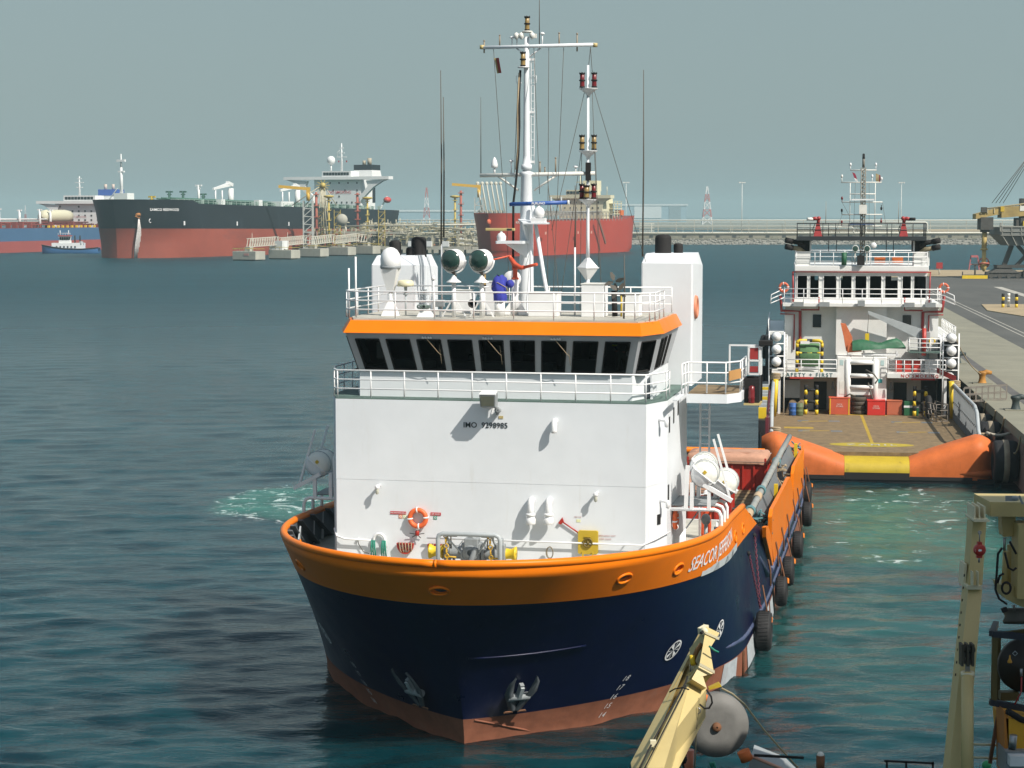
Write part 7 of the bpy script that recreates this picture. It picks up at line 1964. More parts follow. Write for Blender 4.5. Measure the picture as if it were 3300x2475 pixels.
for k in range(8): MB().box((-6.6 + k * 1.65, s2 - 1.15, 27.7), (-5.3 + k * 1.65, s2 - 1.0, 28.9)).build('window', GLASS, wh2)
for z in (18, 20.6, 23.2): winrow(t2, -8, 9, 7, s2, z, .6, .8)
MB().box((-2, s2 + 8, 29), (5, s2 + 14, 34)).build('funnel', CREAM, t2)
mb = MB(); mb.tube([(-1, s2 + 2, 29), (-1, s2 + 2, 38)], [.4, .2], 6); mb.box((-3, s2 + 2, 33), (1, s2 + 2.3, 33.4)); mb.tube([(13, s2 + 1, 27), (13, s2 + 1, 31)], .15, 5); mb.build('radar_mast', CREAM, t2)
mb = MB()
for z in (18, 20.5, 23): mb.box((10.9, s2 + 9, z), (13.5, s2 + 20, z + .3)); mb.tube([(13.4, s2 + 9, z + 1.2), (13.4, s2 + 20, z + 1.2)], .1, 4)
for s in (s2 + 10, s2 + 14, s2 + 19): mb.bar((13.3, s, 16.5), (13.3, s, 24), .3, .3)
mb.build('aft_galleries', CREAM, t2); MB().box((11, s2 + 17, 17.5), (14, s2 + 21, 20)).build('lifeboat', ORANGE2, t2)
mb = MB()
for k in range(6): mb.tube([(1 + 2.1 * k, 26, 17.6 + .5 * (k % 3)), (1 + 2.1 * k, s2 - 3, 18.4 + .5 * (k % 3))], .3, 6)
for k in range(24): s = 27 + k * 4.1; mb.bar((13, s, 15), (13, s, 18.8), .3, .3); mb.bar((5, s, 16), (5, s, 20.5 + rr.uniform(-1, 1)), .3, .3); mb.bar((13, s, 18.6), (5, s, 19.5), .25, .25)
for z in (17.2, 18.8): mb.tube([(13, 27, z), (13, 122, z + .8)], .12, 4)
mb.build('deck_piping', mat('grey_deck_piping', (.34, .33, .30), .7), t2)
for px in (1775, 1808): s = s_of(F2, px); mb = MB(); mb.tube([(0, s, 17), (0, s, z_of(635, dist(F2, 0, s)))], .4, 6); mb.build('vent_mast', mat('grey_post', (.4, .42, .42), .6), t2)
side_text(t2, F2, h2, 'RICLIP', 1.5, s_side(F2, h2, .8, 1618), 14.0, mat('dull_white', (.55, .45, .42), .6), .8, .03)
s = s_side(F2, h2, .7, 1598); MB().sphere((h2(s, .7) + .2, s, 14.6), 1.3, 10, 0, (.7, 1, 1)).build('anchor_pocket', mat('bright_anchor_orange', (.62, .12, .05), .6), t2)
mb = MB(); a = s_of(F2, 1925, 15.6); b = s_of(F2, 1947, 15.6); mb.bar((15.9, a, 16.0), (16.2, b, 4.5), .5, 1.2); mb.build('accommodation_ladder', mat('ladder_brown', (.20, .10, .07), .7), t2)
for px in (1758, 1862, 1905): s = s_of(F2, px, 15.5); MB().box((15.4, s - .8, 9.2), (15.62, s + .8, 10.4)).build('hull_mark', mat('faded_mark', (.60, .28, .22), .7), t2)
# ---------------------------------------------------------------- blue and red tanker at the left
F3 = Frame(-279, 838, 17); L3 = 215
BLUEH = mat('tanker_blue', (.055, .125, .235), .5, var=.10, scale=.05); RB = mat('tanker_dull_red', (.33, .070, .060), .6, var=.12, scale=.05)
t3, h3 = tanker(F3, L3, 20, 'oil_tanker', 'long blue and red tanker with white bridge, behind the small harbour tug', [BLUEH, RB, DECKR], lambda s: 5.3, lambda s: 11.4, rake=6)
s3 = s_of(F3, 265)
house(t3, s3, 15, 11.3, 0, 23.6, 25, TW)
for z, n in ((21.6, 3), (19.3, 7), (17.0, 7), (14.7, 7), (12.6, 7)): winrow(t3, -12, 10, n, s3, z, .9, .9)
lettering('warning_lettering', 'NO SMOKING', 1.4, (-1, s3, 16.4), (1, 0, 0), (0, 0, 1), mat('pale_red_lettering', (.60, .35, .35), .6), t3, .01, off=.2)
fu = MB().box((3, s3 + 14, 23), (13, s3 + 23, 31)).build('funnel', TW, t3)
MB().box((2.8, s3 + 13.8, 28.0), (13.2, s3 + 23.2, 31.2)).build('funnel_top', mat('funnel_blue', (.05, .12, .40), .5), fu)
for x in (5, 9.5): MB().cyl((x, s3 + 18, 31), (x, s3 + 18, 34), .8, 8).build('exhaust_pipe', mat('cream_exhaust', (.55, .45, .38), .6), fu)
mb = MB(); mb.tube([(-2, s3 + 3, 27.9), (-2, s3 + 3, 38)], [.6, .25], 6)
for z, w in ((32, 1.8), (34.5, 2.4), (36.5, 1.2)): mb.box((-2 - w, s3 + 2.7, z), (-2 + w, s3 + 3.2, z + .35))
mb.build('radar_mast', TW, t3)
mb = MB()
for k in range(7): mb.tube([(-10 + 3.3 * k, 30, 13.0 + .5 * (k % 3)), (-10 + 3.3 * k, s3 - 4, 13.0 + .5 * (k % 3))], .4, 6)
for k in range(40): s = 60 + k * 3.4; x_ = rr.uniform(2, 15); mb.box((x_, s, 11.4), (x_ + rr.uniform(.5, 3), s + rr.uniform(.3, 1.2), 11.4 + rr.uniform(1.2, 3.2)))
mb.build('deck_piping', DECKR, t3)
mb = MB(); mb.tube([(6, 20, 15.6), (6, s_of(F3, 165), 15.6)], .5, 6); mb.build('deck_pipe', TW, t3)
mb = MB(); mb.lathe((4, s_of(F3, 118), 17), (0, 1, 0), [(.1, 0), (3.0, 1), (3.4, 4), (3.4, 22), (3, 26), (.1, 27)], 12); mb.build('deck_tank', mat('cream_tank', (.58, .55, .40), .6), t3)
for px, py in ((3, 672), (69, 676), (134, 674), (168, 676)):
    s = s_of(F3, px, 8); mb = MB(); mb.tube([(8, s, 11.3), (8, s, z_of(py, dist(F3, 8, s)))], [.75, .5], 8); mb.box((6.8, s - .4, z_of(py + 4, dist(F3, 8, s))), (9.2, s + .4, z_of(py, dist(F3, 8, s)))); mb.build('deck_mast', TW, t3)
for k in range(12): MB().box((15.5, s3 - 60 + k * 4.5, 11.5), (16.5, s3 - 59 + k * 4.5, 12.6)).build('yellow_fitting', YELLOW, t3)
# ---------------------------------------------------------------- tug
F4 = Frame(-206.6, 897, -62)
tg = thing('harbour_tug', 'small blue and white harbour tug in front of the blue tanker', 'tug', F4.w(0, 0, 0), 0)
TB = mat('tug_blue', (.05, .16, .36), .5)
mb = MB()
secs = [(-11, .4, 3.8), (-9.5, 2.6, 3.6), (-6, 3.9, 3.0), (0, 4.2, 2.2), (8, 4.1, 2.0), (13.5, 3.6, 2.4), (15.5, 2.6, 2.7)]
for sg_ in (-1, 1): mb.grid([[V((x, sg_ * w * .8, -.5)) for x, w, z in secs], [V((x, sg_ * w, .9)) for x, w, z in secs], [V((x, sg_ * w, z)) for x, w, z in secs]], mfun=lambda i, j: 0)
mb.grid([[V((x, -w, z - .3)) for x, w, z in secs], [V((x, w, z - .3)) for x, w, z in secs]]); mb.build('hull', TB, tg)
MB().tube([(x, -w - .05, z) for x, w, z in secs], .3, 6).build('rubbing_band', SOOT, tg)
MB().box((-6, -2.6, 1.8), (8.5, 2.6, 4.8)).build('deckhouse', TW, tg)
MB().box((-2.8, -2.0, 4.8), (2.2, 2.0, 6.0)).build('bridge_base', TW, tg)
w_ = MB().frust([V((x, y, 5.6)) for x, y in ((-2.2, -1.6), (1.8, -1.6), (1.8, 1.6), (-2.2, 1.6))], [V((x, y, 7.9)) for x, y in ((-2.9, -2.0), (2.4, -2.0), (2.4, 2.0), (-2.9, 2.0))]).build('wheelhouse', TW, tg)
for k in range(5): MB().slab([(-2.25 + k * .95, -1.75, 6.1), (-1.5 + k * .95, -1.75, 6.1), (-1.55 + k * 1.05, -2.05, 7.5), (-2.5 + k * 1.05, -2.05, 7.5)], (0, -.06, 0)).build('window', GLASS, w_)
MB().box((-3.1, -2.2, 7.9), (2.6, 2.2, 8.3)).build('roof', mat('tug_red', (.42, .07, .06), .5), tg)
mb = MB()
for x in (-2.3, 1.6): mb.tube([(x, -1, 8.3), (x, -1, 10.6)], .16, 6)
mb.tube([(-3, -2, 9.3), (2.5, -2, 9.3)], .09, 4)
for k in range(6): mb.tube([(-3 + k * 1.1, -2, 8.3), (-3 + k * 1.1, -2, 9.3)], .07, 4)
mb.build('mast', TW, tg)
for x in (4, 6.4): MB().cyl((x, 1, 4.6), (x, 1, 8.2), .35, 8).build('funnel', SOOT, tg)
mb = MB(); mb.sphere((7.5, -1.5, 4.4), 1.3, 8); mb.build('fire_monitor', GREY, tg)
for k in range(6): MB().box((-4 + k * 1.7, -2.75, 2.6), (-3.3 + k * 1.7, -2.6, 3.4)).build('porthole', DARKOPEN, tg)
# ---------------------------------------------------------------- jetty
JC = mat('jetty_concrete', (.40, .39, .33), .9, var=.15, scale=.3, streak=.4, streak_col=(.25, .24, .2), streak_scale=(.4, .4, .1))
JST = mat('jetty_steel_cream', (.46, .43, .32), .7, var=.2)
JY = mat('jetty_yellow', (.52, .40, .10), .6, var=.2)
JW = mat('jetty_white_steel', (.58, .56, .47), .6, var=.15)
def pt(px, d): return V(((px - 1650) / 6227 * d, d, 0))
JR = -radians(32)
dol = [(790, 748, 11.5, 3.6), (905, 772, 11.5, 3.7), (1000, 808, 11.5, 3.7), (1090, 838, 11.5, 3.8), (1172, 868, 11, 3.9)]
lab = ['front concrete mooring dolphin with a red notice at the jetty end', 'second concrete dolphin with a white box house', 'third concrete dolphin along the jetty catwalk', 'fourth concrete dolphin along the jetty catwalk', 'fifth concrete dolphin, nearest the tanker loading platform']
for k, (px, d, w, h_) in enumerate(dol):
    t = thing('mooring_dolphin', lab[k], 'dolphin', pt(px, d), JR, 'concrete dolphins of the jetty')
    MB().box((-w / 2, 0, -.8), (w / 2 - 1, 5.0, .35)).build('pile_cap', DARKOPEN, t)
    MB().box((-w / 2, -.4, .35), (w / 2, 5.5, h_)).build('block', JC, t, bevel=.1)
    for x in (-w / 2, w / 2): MB().tube([(x, -.3, h_ + .9), (x, 5.3, h_ + .9)], .1, 4).build('guard_rail', JY, t)
    mb = MB()
    for q in range(5): mb.cyl((-w / 2 + 1 + q * 2.2, 0, h_), (-w / 2 + 1 + q * 2.2, 0, h_ + 1.1), .1, 4)
    mb.tube([(-w / 2, -.2, h_ + 1.1), (w / 2, -.2, h_ + 1.1)], .1, 4); mb.build('guard_rail', JY, t)
    MB().box((-1.2, 1.5, h_), (1.4, 3.5, h_ + (1.6 if k != 1 else .4))).build('capstan', JC, t)
    MB().cyl((3, 1, h_), (3, 1, h_ + 7), .09, 4).build('light_pole', JW, t)
    if k == 0: MB().box((.0, -.5, 1.9), (2.4, -.41, 2.8)).build('red_notice', mat('notice_red', (.50, .25, .22), .6), t)
    if k == 1: MB().box((-3.2, .6, h_ - .2), (.6, 4.5, h_ + 3.6)).build('box_house', TW, t); MB().box((-6, .6, h_ - .3), (-3.3, 3, h_ + 1.6)).build('box_house', TW, t)
def truss(par, p, q, h_, n, m, w=1.4, th=.22):
    p, q = V(p), V(q); u = V((-(q - p).y, (q - p).x, 0)).normalized() * w; mb = MB()
    for o in (V((0, 0, 0)), u):
        mb.bar(p + o, q + o, th, th); mb.bar(p + o + V((0, 0, h_)), q + o + V((0, 0, h_)), th, th)
        for k in range(n):
            a, b_ = p.lerp(q, k / n) + o, p.lerp(q, (k + .55) / n) + o
            mb.bar(a, b_ + V((0, 0, h_)), th, th)
    for k in range(n): mb.bar(p.lerp(q, k / n), p.lerp(q, k / n) + u, th, th)
    return mb.build('lattice', m, par)
cat = [(808, 750, 5.2, 900, 776, 5.7), (908, 776, 5.2, 992, 812, 5.8), (1008, 812, 5.2, 1080, 842, 6.0), (1085, 842, 5.3, 1160, 868, 6.2), (1165, 868, 5.6, 1262, 905, 6.4)]
for k, (a, d0, z0, b, d1, z1) in enumerate(cat):
    t = thing('catwalk', ['pale lattice catwalk from the front dolphin', 'second pale lattice catwalk along the jetty', 'third pale lattice catwalk along the jetty', 'fourth pale lattice catwalk along the jetty', 'longest pale lattice catwalk, ending behind the left funnel'][k], 'catwalk', pt(a, d0), 0, 'jetty catwalks')
    o = pt(a, d0); truss(t, V((0, 0, z0)), pt(b, d1) - o + V((0, 0, z1)), 3.2, 12, JW)
# loading platform
pf = thing('loading_platform', 'long cream steel loading platform with pipe frames between the black and red tankers', 'platform', pt(1150, 880), -radians(14))
mb = MB(); mb.box((-24, -4, 9.2), (22, 10, 10.2)); mb.box((-24, -5, 2.2), (52, 12, 3.6)); mb.build('platform_deck', JC, pf)
mb = MB()
for k in range(13):
    x = -23 + k * 6
    for y in (-3.5, 8):
        mb.bar((x, y, -1), (x, y, 11.5 if k < 8 else 9), .8, .8)
    mb.bar((x, -3.5, 8.5), (x + 6, -3.5, 8.5), .5, .5); mb.bar((x, -3.5, 6), (x + 6, -3.5, 6), .4, .4)
    if k % 2: mb.bar((x, -3.5, 3.5), (x + 6, -3.5, 8.3), .4, .4)
mb.build('platform_frame', JST, pf)
mb = MB(); rj = random.Random(11)
for k in range(210):
    x, y, z = rj.uniform(-24, 56), rj.uniform(-4.6, 9), rj.uniform(3.6, 12.5)
    q = rj.random()
    if q < .45: mb.tube([(x, y, z), (x + rj.uniform(3, 12), y, z)], rj.uniform(.15, .35), 5)
    elif q < .8: mb.tube([(x, y, z), (x, y, z + rj.uniform(1, 4))], rj.uniform(.12, .3), 5)
    else: mb.tube([(x, y, z), (x + 2, y, z), (x + 2, y, z + 2), (x + 4, y, z + 2)], .25, 5)
o = mb.build('pipework', JST, pf); o['kind'] = 'stuff'
mb = MB()
for k in range(80):
    x, y, z = rj.uniform(-24, 54), rj.uniform(-4.8, 2), rj.uniform(4, 13)
    mb.bar((x, y, z), (x + rj.uniform(1.5, 5), y, z), .12, .12); mb.bar((x, y, z - 1.1), (x, y, z + .1), .1, .1)
o = mb.build('yellow_rails', JY, pf); o['kind'] = 'stuff'
for k in range(18): MB().box((-20 + k * 3.9, -4.3, 4), (-18.2 + k * 3.9, -4.1, 7.5)).build('dark_bay', DARKOPEN, pf)
for x in (18, 26, 34, 42): MB().box((x, -5.2, 3.6), (x + 3, -4, 6)).build('white_cabinet', TW, pf)
MB().cyl((30, -4, 5.5), (30.5, -4, 5.5), .6, 8).build('orange_float', ORANGE2, pf)
mb = MB(); mb.tube([(-4, -3, 12.6), (70, -3, 13.6)], .45, 6); mb.tube([(-4, -3, 12.6), (-4, -3, 9.5)], .45, 6); mb.build('header_pipe', JW, pf)
# low wharf that runs on to the right behind the lamps
wf = thing('low_wharf', 'low grey concrete wharf with an orange boom behind the searchlights', 'wharf', pt(1300, 905), -radians(4))
MB().box((-24, 0, -1), (34, 16, 3.6)).build('wharf_block', JC, wf); MB().tube([(-22, -.5, 4.0), (33, -.5, 3.6)], .35, 6).build('orange_boom', mat('boom_orange', (.52, .20, .12), .7), wf)
mb = MB()
for k in range(10): mb.bar((-20 + k * 5.4, 6, 3.6), (-20 + k * 5.4, 6, 13.5), .35, .35); mb.bar((-20 + k * 5.4, 6, 9), (-15 + k * 5.4, 6, 13), .25, .25)
for z in (9, 11, 13.3): mb.bar((-21, 6, z), (34, 6, z), .35, .35)
for k in range(110):
    x = rj.uniform(-22, 33); z = rj.uniform(4, 14); mb.tube([(x, 5 + rj.uniform(-2, 3), z), (x + rj.uniform(1, 6), 5, z)], rj.uniform(.12, .3), 5)
    mb.tube([(x, 4, z), (x, 4, z + 2)], .12, 4)
mb.build('pipe_frame', JST, wf)
for k in range(5): MB().box((-16 + k * 8, 3, 3.6), (-11 + k * 8, 5, 7.5)).build('dark_shed', mat('dark_shed', (.08, .10, .10), .8), wf)
mb = MB(); mb.box((26, -1, 3.6), (30, 2, 7.2)); mb.build('white_shelter', TW, wf)
# stair towers and clutter on the platform
for x in (-17, -9, 12):
    t = MB()
    for k in range(5): t.bar((x, -4.5, 4 + k * 3), (x + 3, -4.5, 7 + k * 3), .25, .25); t.bar((x, -4.5, 7 + k * 3), (x + 3, -4.5, 7 + k * 3), .2, .2)
    for d in (0, 3): t.bar((x + d, -4.5, 3.6), (x + d, -4.5, 20), .25, .25)
    t.build('stair_tower', JY, pf)
# towers and loading arms
def pole(px, d, z0, py, m, label, r=.45, heads=1, name='jetty_tower'):
    z1 = z_of(py, d)
    t = thing(name, label, 'tower', pt(px, d), 0)
    MB().tube([(0, 0, z0), (0, 0, z1)], r, 8).build('shaft', m, t)
    mb = MB()
    for k in range(4): z = z0 + (z1 - z0) * (.35 + .2 * k); mb.box((-r * 2.2, -r * 2, z), (r * 2.2, r * 2, z + .35)); mb.bar((r * 2.2, 0, z), (r * 2.2, 0, z + 1.2), .1, .1)
    mb.build('landing', m, t)
    if heads: MB().lathe((0, 0, z1), (0, 0, 1), [(.3, 0), (2.2, .6), (2.4, 1.2), (1.2, 1.4), (.2, 1.5)], 8).build('lamp_head', JY, t)
JRED = mat('jetty_red', (.36, .10, .07), .7)
pole(1022, 862, 3, 620, JRED, 'thin red steel tower in front of the black tanker stern', .55, 0)
pole(1154, 880, 9, 622, JRED, 'thin red steel tower right of the white tanker house', .55, 0)
pole(1062, 866, 3, 640, JY, 'yellow lamp tower on the loading platform beside the red steel tower', .45)
pole(1186, 884, 9, 645, JY, 'yellow lamp tower at the tanker stern on the loading platform', .4)
pole(1486, 925, 3, 615, JRED, 'thin red steel tower left of the red tanker bow', .6, 0)
pole(1467, 925, 3, 640, JY, 'yellow lamp tower beside the red tower, left of the red tanker bow', .5)
def gang_tower(px, d, label, py):
    t = thing('gangway_tower', label, 'tower', pt(px, d), 0)
    z1 = z_of(py, d) - 6
    mb = MB()
    for x in (-2, 2):
        for y in (-2, 2): mb.bar((x, y, 0), (x, y, z1), .5, .5)
    for k in range(6): z = 3 + (z1 - 3) * k / 6; mb.bar((-2, -2, z), (2, -2, z + (z1 - 3) / 6), .3, .3); mb.bar((-2, -2, z), (2, -2, z), .3, .3); mb.box((-2.2, -2.2, z), (-.4, 1, z + .3))
    mb.build('tower_frame', mat('tower_pale_grey', (.45, .46, .43), .6), t)
    mb = MB(); mb.cyl((0, 0, z1), (0, 0, z1 + 3.5), .8, 8); mb.frust([V((-.8, -.6, z1 + 3)), V((.8, -.6, z1 + 3)), V((.8, .6, z1 + 3)), V((-.8, .6, z1 + 3))], [V((-.7, -.6, z1 + 6)), V((1, -.6, z1 + 6)), V((1, .6, z1 + 6)), V((-.7, .6, z1 + 6))]); mb.bar((.8, 0, z1 + 5.2), (-13, 0, z1 + 6.3), 1.1, 1.3); mb.build('yellow_crane', mat('crane_yellow', (.60, .36, .04), .5), t)
gang_tower(996, 858, 'pale access tower with a yellow crane on top beside the black tanker', 604)
gang_tower(1544, 935, 'pale access tower with a yellow crane at the red tanker bow', 597)
def arms(px, d, n, label, sp, py):
    t = thing('loading_arm_bank', label, 'loading arms', pt(px, d), 0)
    z1 = z_of(py, d)
    for k in range(n):
        x = (k - n / 2) * sp
        mb = MB(); mb.tube([(x, 0, 9), (x, 0, 20)], .5, 6); mb.tube([(x - .3 * sp, 0, z1), (x + 1.2, 0, 20), (x, 0, 18)], .38, 6); mb.tube([(x - .3 * sp, 0, z1), (x + 2.2, -2, 15.5)], .32, 6); mb.lathe((x - .3 * sp, -.3, z1), (0, 1, 0), [(.1, 0), (.9, 0), (.9, .5), (.1, .5)], 8)
        mb.build('loading_arm', JW, t)
arms(1588, 935, 6, 'bank of pale marine loading arms standing in front of the red tanker', 2.2, 592)
t = thing('loading_arm_bank', 'spread of pale loading arms meeting at a wheel before the white tanker house', 'loading arms', pt(1044, 872), 0)
zc = z_of(598, 872)
for x0 in (-5, -2, 0, 2.5, 5):
    mb = MB(); mb.tube([(x0 * .6, 0, 9), (0.1 * x0, 0, zc)], .32, 6); mb.tube([(.1 * x0, 0, zc), (x0 * 2 - 4, 0, zc - 9)], .25, 6); mb.build('loading_arm', JST, t)
mb = MB()
for k in range(10): a = 2 * pi * k / 10; mb.bar((0, -.5, zc), (3 * cos(a), -.5, zc + 2.4 * sin(a)), .25, .25)
mb.sphere((0, -.5, zc), 1.2, 8); mb.build('wheel', JY, t)
mb = MB(); mb.sphere((8.5, -2, 15.5), 2.7, 12, 0, (1, .8, 1)); mb.build('buffer_tank', JC, t)
# ---------------------------------------------------------------- ship loader on the quay
LB = mat('loader_ochre', (.36, .26, .09), .7, var=.35, scale=.4, streak=.5, streak_col=(.10, .09, .07), streak_scale=(.4, .4, .3))
LD = mat('loader_dark', (.065, .062, .055), .7, var=.4, scale=.5)
LG = mat('loader_grey', (.17, .18, .17), .7, var=.3, scale=.3)
ld = thing('ship_loader', 'rusty ochre ship loader with a hanging yellow spout on the far quay', 'ship loader', (101, 415, QZ), 0)
def lz(py): return z_of(py, 415) - QZ
def lx(px): return (px - 1650) / 6227 * 415 - 101
mb = MB(); mb.frust([V((lx(3134), y, lz(z))) for y, z in ((-1.5, 706), (1.5, 706), (1.5, 690), (-1.5, 690))], [V((lx(3215), y, lz(z))) for y, z in ((-1.5, 690), (1.5, 690), (1.5, 668), (-1.5, 668))])
mb.frust([V((lx(3215), y, lz(z))) for y, z in ((-1.8, 702), (1.8, 702), (1.8, 668), (-1.8, 668))], [V((lx(3460), y, lz(z))) for y, z in ((-1.8, 682), (1.8, 682), (1.8, 652), (-1.8, 652))])
mb.build('boom', LB, ld)
mb = MB()
for k in range(16): x = lx(3150) + k * 1.4; mb.bar((x, -1.6, lz(690 - k * 1.6)), (x, -1.6, lz(672 - k * 1.9)), .18, .18)
mb.tube([(lx(3150), -1.6, lz(675)), (lx(3500), -1.6, lz(630))], .16, 4); mb.build('boom_rail', mat('loader_cream_rail', (.50, .42, .25), .7), ld)
for k in range(5): MB().box((lx(3150) + k * 4.1, -1.9, lz(684 - k * 2)), (lx(3150) + k * 4.1 + rj.uniform(.7, 1.4), -1.3, lz(668 - k * 2))).build('machinery', [LD, OCHRE, WWEATHER][k % 3], ld)
mb = MB(); mb.box((lx(3150), -1.6, lz(740)), (lx(3190), 1.6, lz(700))); mb.cyl((lx(3169), 0, lz(748)), (lx(3169), 0, lz(700)), 1.0, 10); mb.build('spout_head', LD, ld)
mb = MB(); mb.cyl((lx(3168), 0, lz(805)), (lx(3168), 0, lz(746)), .55, 12); mb.cyl((lx(3168), 0, lz(862)), (lx(3168), 0, lz(803)), .45, 12); mb.lathe((lx(3168), 0, lz(803)), (0, 0, 1), [(.4, -.2), (.8, -.1), (.8, .2), (.4, .3)], 12); mb.lathe((lx(3168), 0, lz(858)), (0, 0, -1), [(.45, -1.2), (.7, -.4), (.55, .6), (.1, 1.1)], 12); mb.build('spout', mat('spout_yellow', (.52, .38, .13), .6, var=.2), ld)
MB().torus((lx(3168), 0, lz(850)), (0, .2, 1), 1.05, .18, 18, 6, 0, 1, 1).torus((lx(3168), 0, lz(847)), (0, 1, .1), 1.1, .14, 18, 6).build('spout_ring', mat('ring_red', (.46, .13, .09), .7), ld)
for k in range(4): MB().tube([(lx(3190 + 12 * k), 0, lz(655)), (lx(3330 + 20 * k), 2, lz(480 - 30 * k))], .07, 4).build('stay_cable', WIRE, ld)
# hopper body on legs
mb = MB()
hx0, hx1 = lx(3205), lx(3420)
mb.frust([V((x, y, lz(790))) for x, y in ((hx0 + 2.2, -3), (hx1, -3), (hx1, 5), (hx0 + 2.2, 5))], [V((x, y, lz(755))) for x, y in ((hx0, -4), (hx1, -4), (hx1, 6), (hx0, 6))]); mb.box((hx0, -4, lz(755)), (hx1, 6, lz(732))); mb.build('hopper', LG, ld)
mb = MB()
for k in range(7): x = hx0 + .3 + k * 2; mb.bar((x, -4.08, lz(732)), (x, -4.08, lz(757)), .2, .16); mb.bar((x, -4.08, lz(757)), (x + 2 * (1 - k / 6) * .8, -3.08, lz(790)), .2, .16)
for z in (745, 757): mb.bar((hx0, -4.1, lz(z)), (hx1, -4.1, lz(z)), .16, .16)
mb.box((hx0 - .1, -4.2, lz(732)), (hx1, -3.8, lz(728))); mb.box((hx0 - .2, -4.2, lz(745)), (hx0 + .1, -3.8, lz(718))); mb.build('hopper_rib', mat('rib_grey', (.27, .27, .24), .7), ld)
mb = MB(); mb.box((lx(3276), -2, lz(735)), (lx(3420), 4, lz(702))); mb.box((lx(3262), -2, lz(730)), (lx(3270), -1, lz(708))); mb.cyl((lx(3300), 0, lz(740)), (lx(3300), 0, lz(640)), 1.5, 10); mb.build('machine_house', LD, ld)
MB().box((lx(3282), -2.4, lz(738)), (lx(3420), -1.9, lz(712))).build('cab', OCHRE, ld)
mb = MB(); mb.bar((lx(3256), 0, lz(790)), (lx(3233), 0, lz(855)), .9, .9); mb.bar((lx(3275), 0, lz(790)), (lx(3310), 0, lz(830)), .7, .7); mb.bar((lx(3310), 0, lz(815)), (lx(3270), 0, lz(858)), .7, .7); mb.box((lx(3205), -1.5, lz(862)), (lx(3420), 1.5, lz(853))); mb.build('portal_leg', LD, ld)
for px, w in ((3230, 1.9), (3345, 1.9)):
    mb = MB(); x = lx(px); mb.frust([V((x + a * w * 1.7, b * 1.5, 1.2)) for a, b in ((-1, -1), (1, -1), (1, 1), (-1, 1))], [V((x + a * w * .5, b * 1.2, lz(858))) for a, b in ((-1, -1), (1, -1), (1, 1), (-1, 1))]); mb.box((x - w * 1.9, -1.3, .3), (x + w * 1.9, 1.3, 1.4))
    for q in (-1.5, -.5, .5, 1.5): mb.cyl((x + q * w, -1.4, .5), (x + q * w, -1, .5), .5, 10)
    mb.build('bogie', LD, ld)
MB().slab([(lx(3290), -1, 1), (lx(3306), -1, lz(865)), (lx(3330), -1, lz(860)), (lx(3330), -1, 1)], (0, 2, 0)).build('strut', LB, ld)
# upper tower of the loader outside the frame that throws the long shadows
mb = MB(); mb.box((hx1 - 1, -4, lz(790)), (hx1 + 16, 8, lz(560))); mb.bar((hx1 + 12, 2, 8), (hx1 + 12, 2, 34), 3, 3)
for x in (hx1 + 2, hx1 + 14):
    for y in (-3, 7): mb.bar((x, y, .2), (x, y, 12), 1.6, 1.6)
mb.build('tower', LD, ld)
# small things standing on the quay end
for px, py, m, lb in ((3025, 845, REDD, 'small red post on the far quay edge behind the moored ship'), (3140, 850, LD, 'thin dark lamp post near the hanging spout on the quay')):
    d = 13.2 * 6227 / (885 - 697.6)
    t = thing('quay_post', lb, 'post', (col_at(px, d), d, QZ), 0); z1 = z_of(py, d) - QZ
    MB().tube([(0, 0, 0), (0, 0, z1)], .18, 6).build('shaft', WWEATHER if m is REDD else m, t); MB().box((-.7, -.3, z1 - 1.4 if m is REDD else z1 - .3), (.7, .3, z1)).build('head', m, t)
t = thing('yellow_barrier', 'low yellow barrier on the sand behind the hanging spout', 'barrier', (col_at(3138, 412), 412, QZ), 0)
MB().box((-2.6, -.2, 0), (2.8, .2, .7)).build('rail', YELLOW, t)
for x in (-2.5, 2.6): MB().box((x - .1, -.1, 0), (x + .1, .1, 1.5)).build('post', LD, t)
by = thing('channel_buoy', 'small red and white buoy on the water left of the hanging spout', 'buoy', pt(3137, 560), 0)
mb = MB(); mb.lathe((0, 0, .0), (0, 0, 1), [(.1, -.5), (2.0, -.3), (2.1, .8), (.6, 1.1)], 12); mb.build('float', TW, by)
mb = MB()
for x in (-1.6, 1.6): mb.bar((x, 0, .8), (x * .6, 0, 5.6), .3, .3)
mb.bar((-1.2, 0, 3.2), (1.2, 0, 3.2), .25, .25); mb.box((-1, -.5, 5.2), (1, .5, 5.8)); mb.build('cage', mat('buoy_red', (.45, .12, .12), .7), by)
# ================================================================== gear on our own vessel in the foreground
def fp(px, py, d):
    u = (px - 1650) / 6227; v = (1237.5 - py) / 6227
    c, s = cos(PITCH), sin(PITCH); y = c + v * s
    return V((u / y * d, d, 17 + (-s + v * c) / y * d))
BEIGEL = mat('beige_paint_trim', (.72, .65, .45), .5, var=.06)
bm = thing('crane_boom', 'beige box section crane boom with a kinked tip rising from the bottom edge', 'crane', fp(2090, 2475, 19), 0)
O = bm.location.copy()
def L(px, py, d): return fp(px, py, d) - O
def boxsec(a, b, a2, b2, depth, m, name, par, dv=None):
    """a box girder from edge a-b to edge a2-b2 (facing the camera), pushed back by depth"""
    n = ((V(b) - V(a)).cross(V(a2) - V(a))).normalized()
    if n.y < 0: n = -n
    off = n * depth if dv is None else V(dv)
    mb = MB(); mb.slab([a, b, b2, a2], off); return mb.build(name, m, par, bevel=.012)
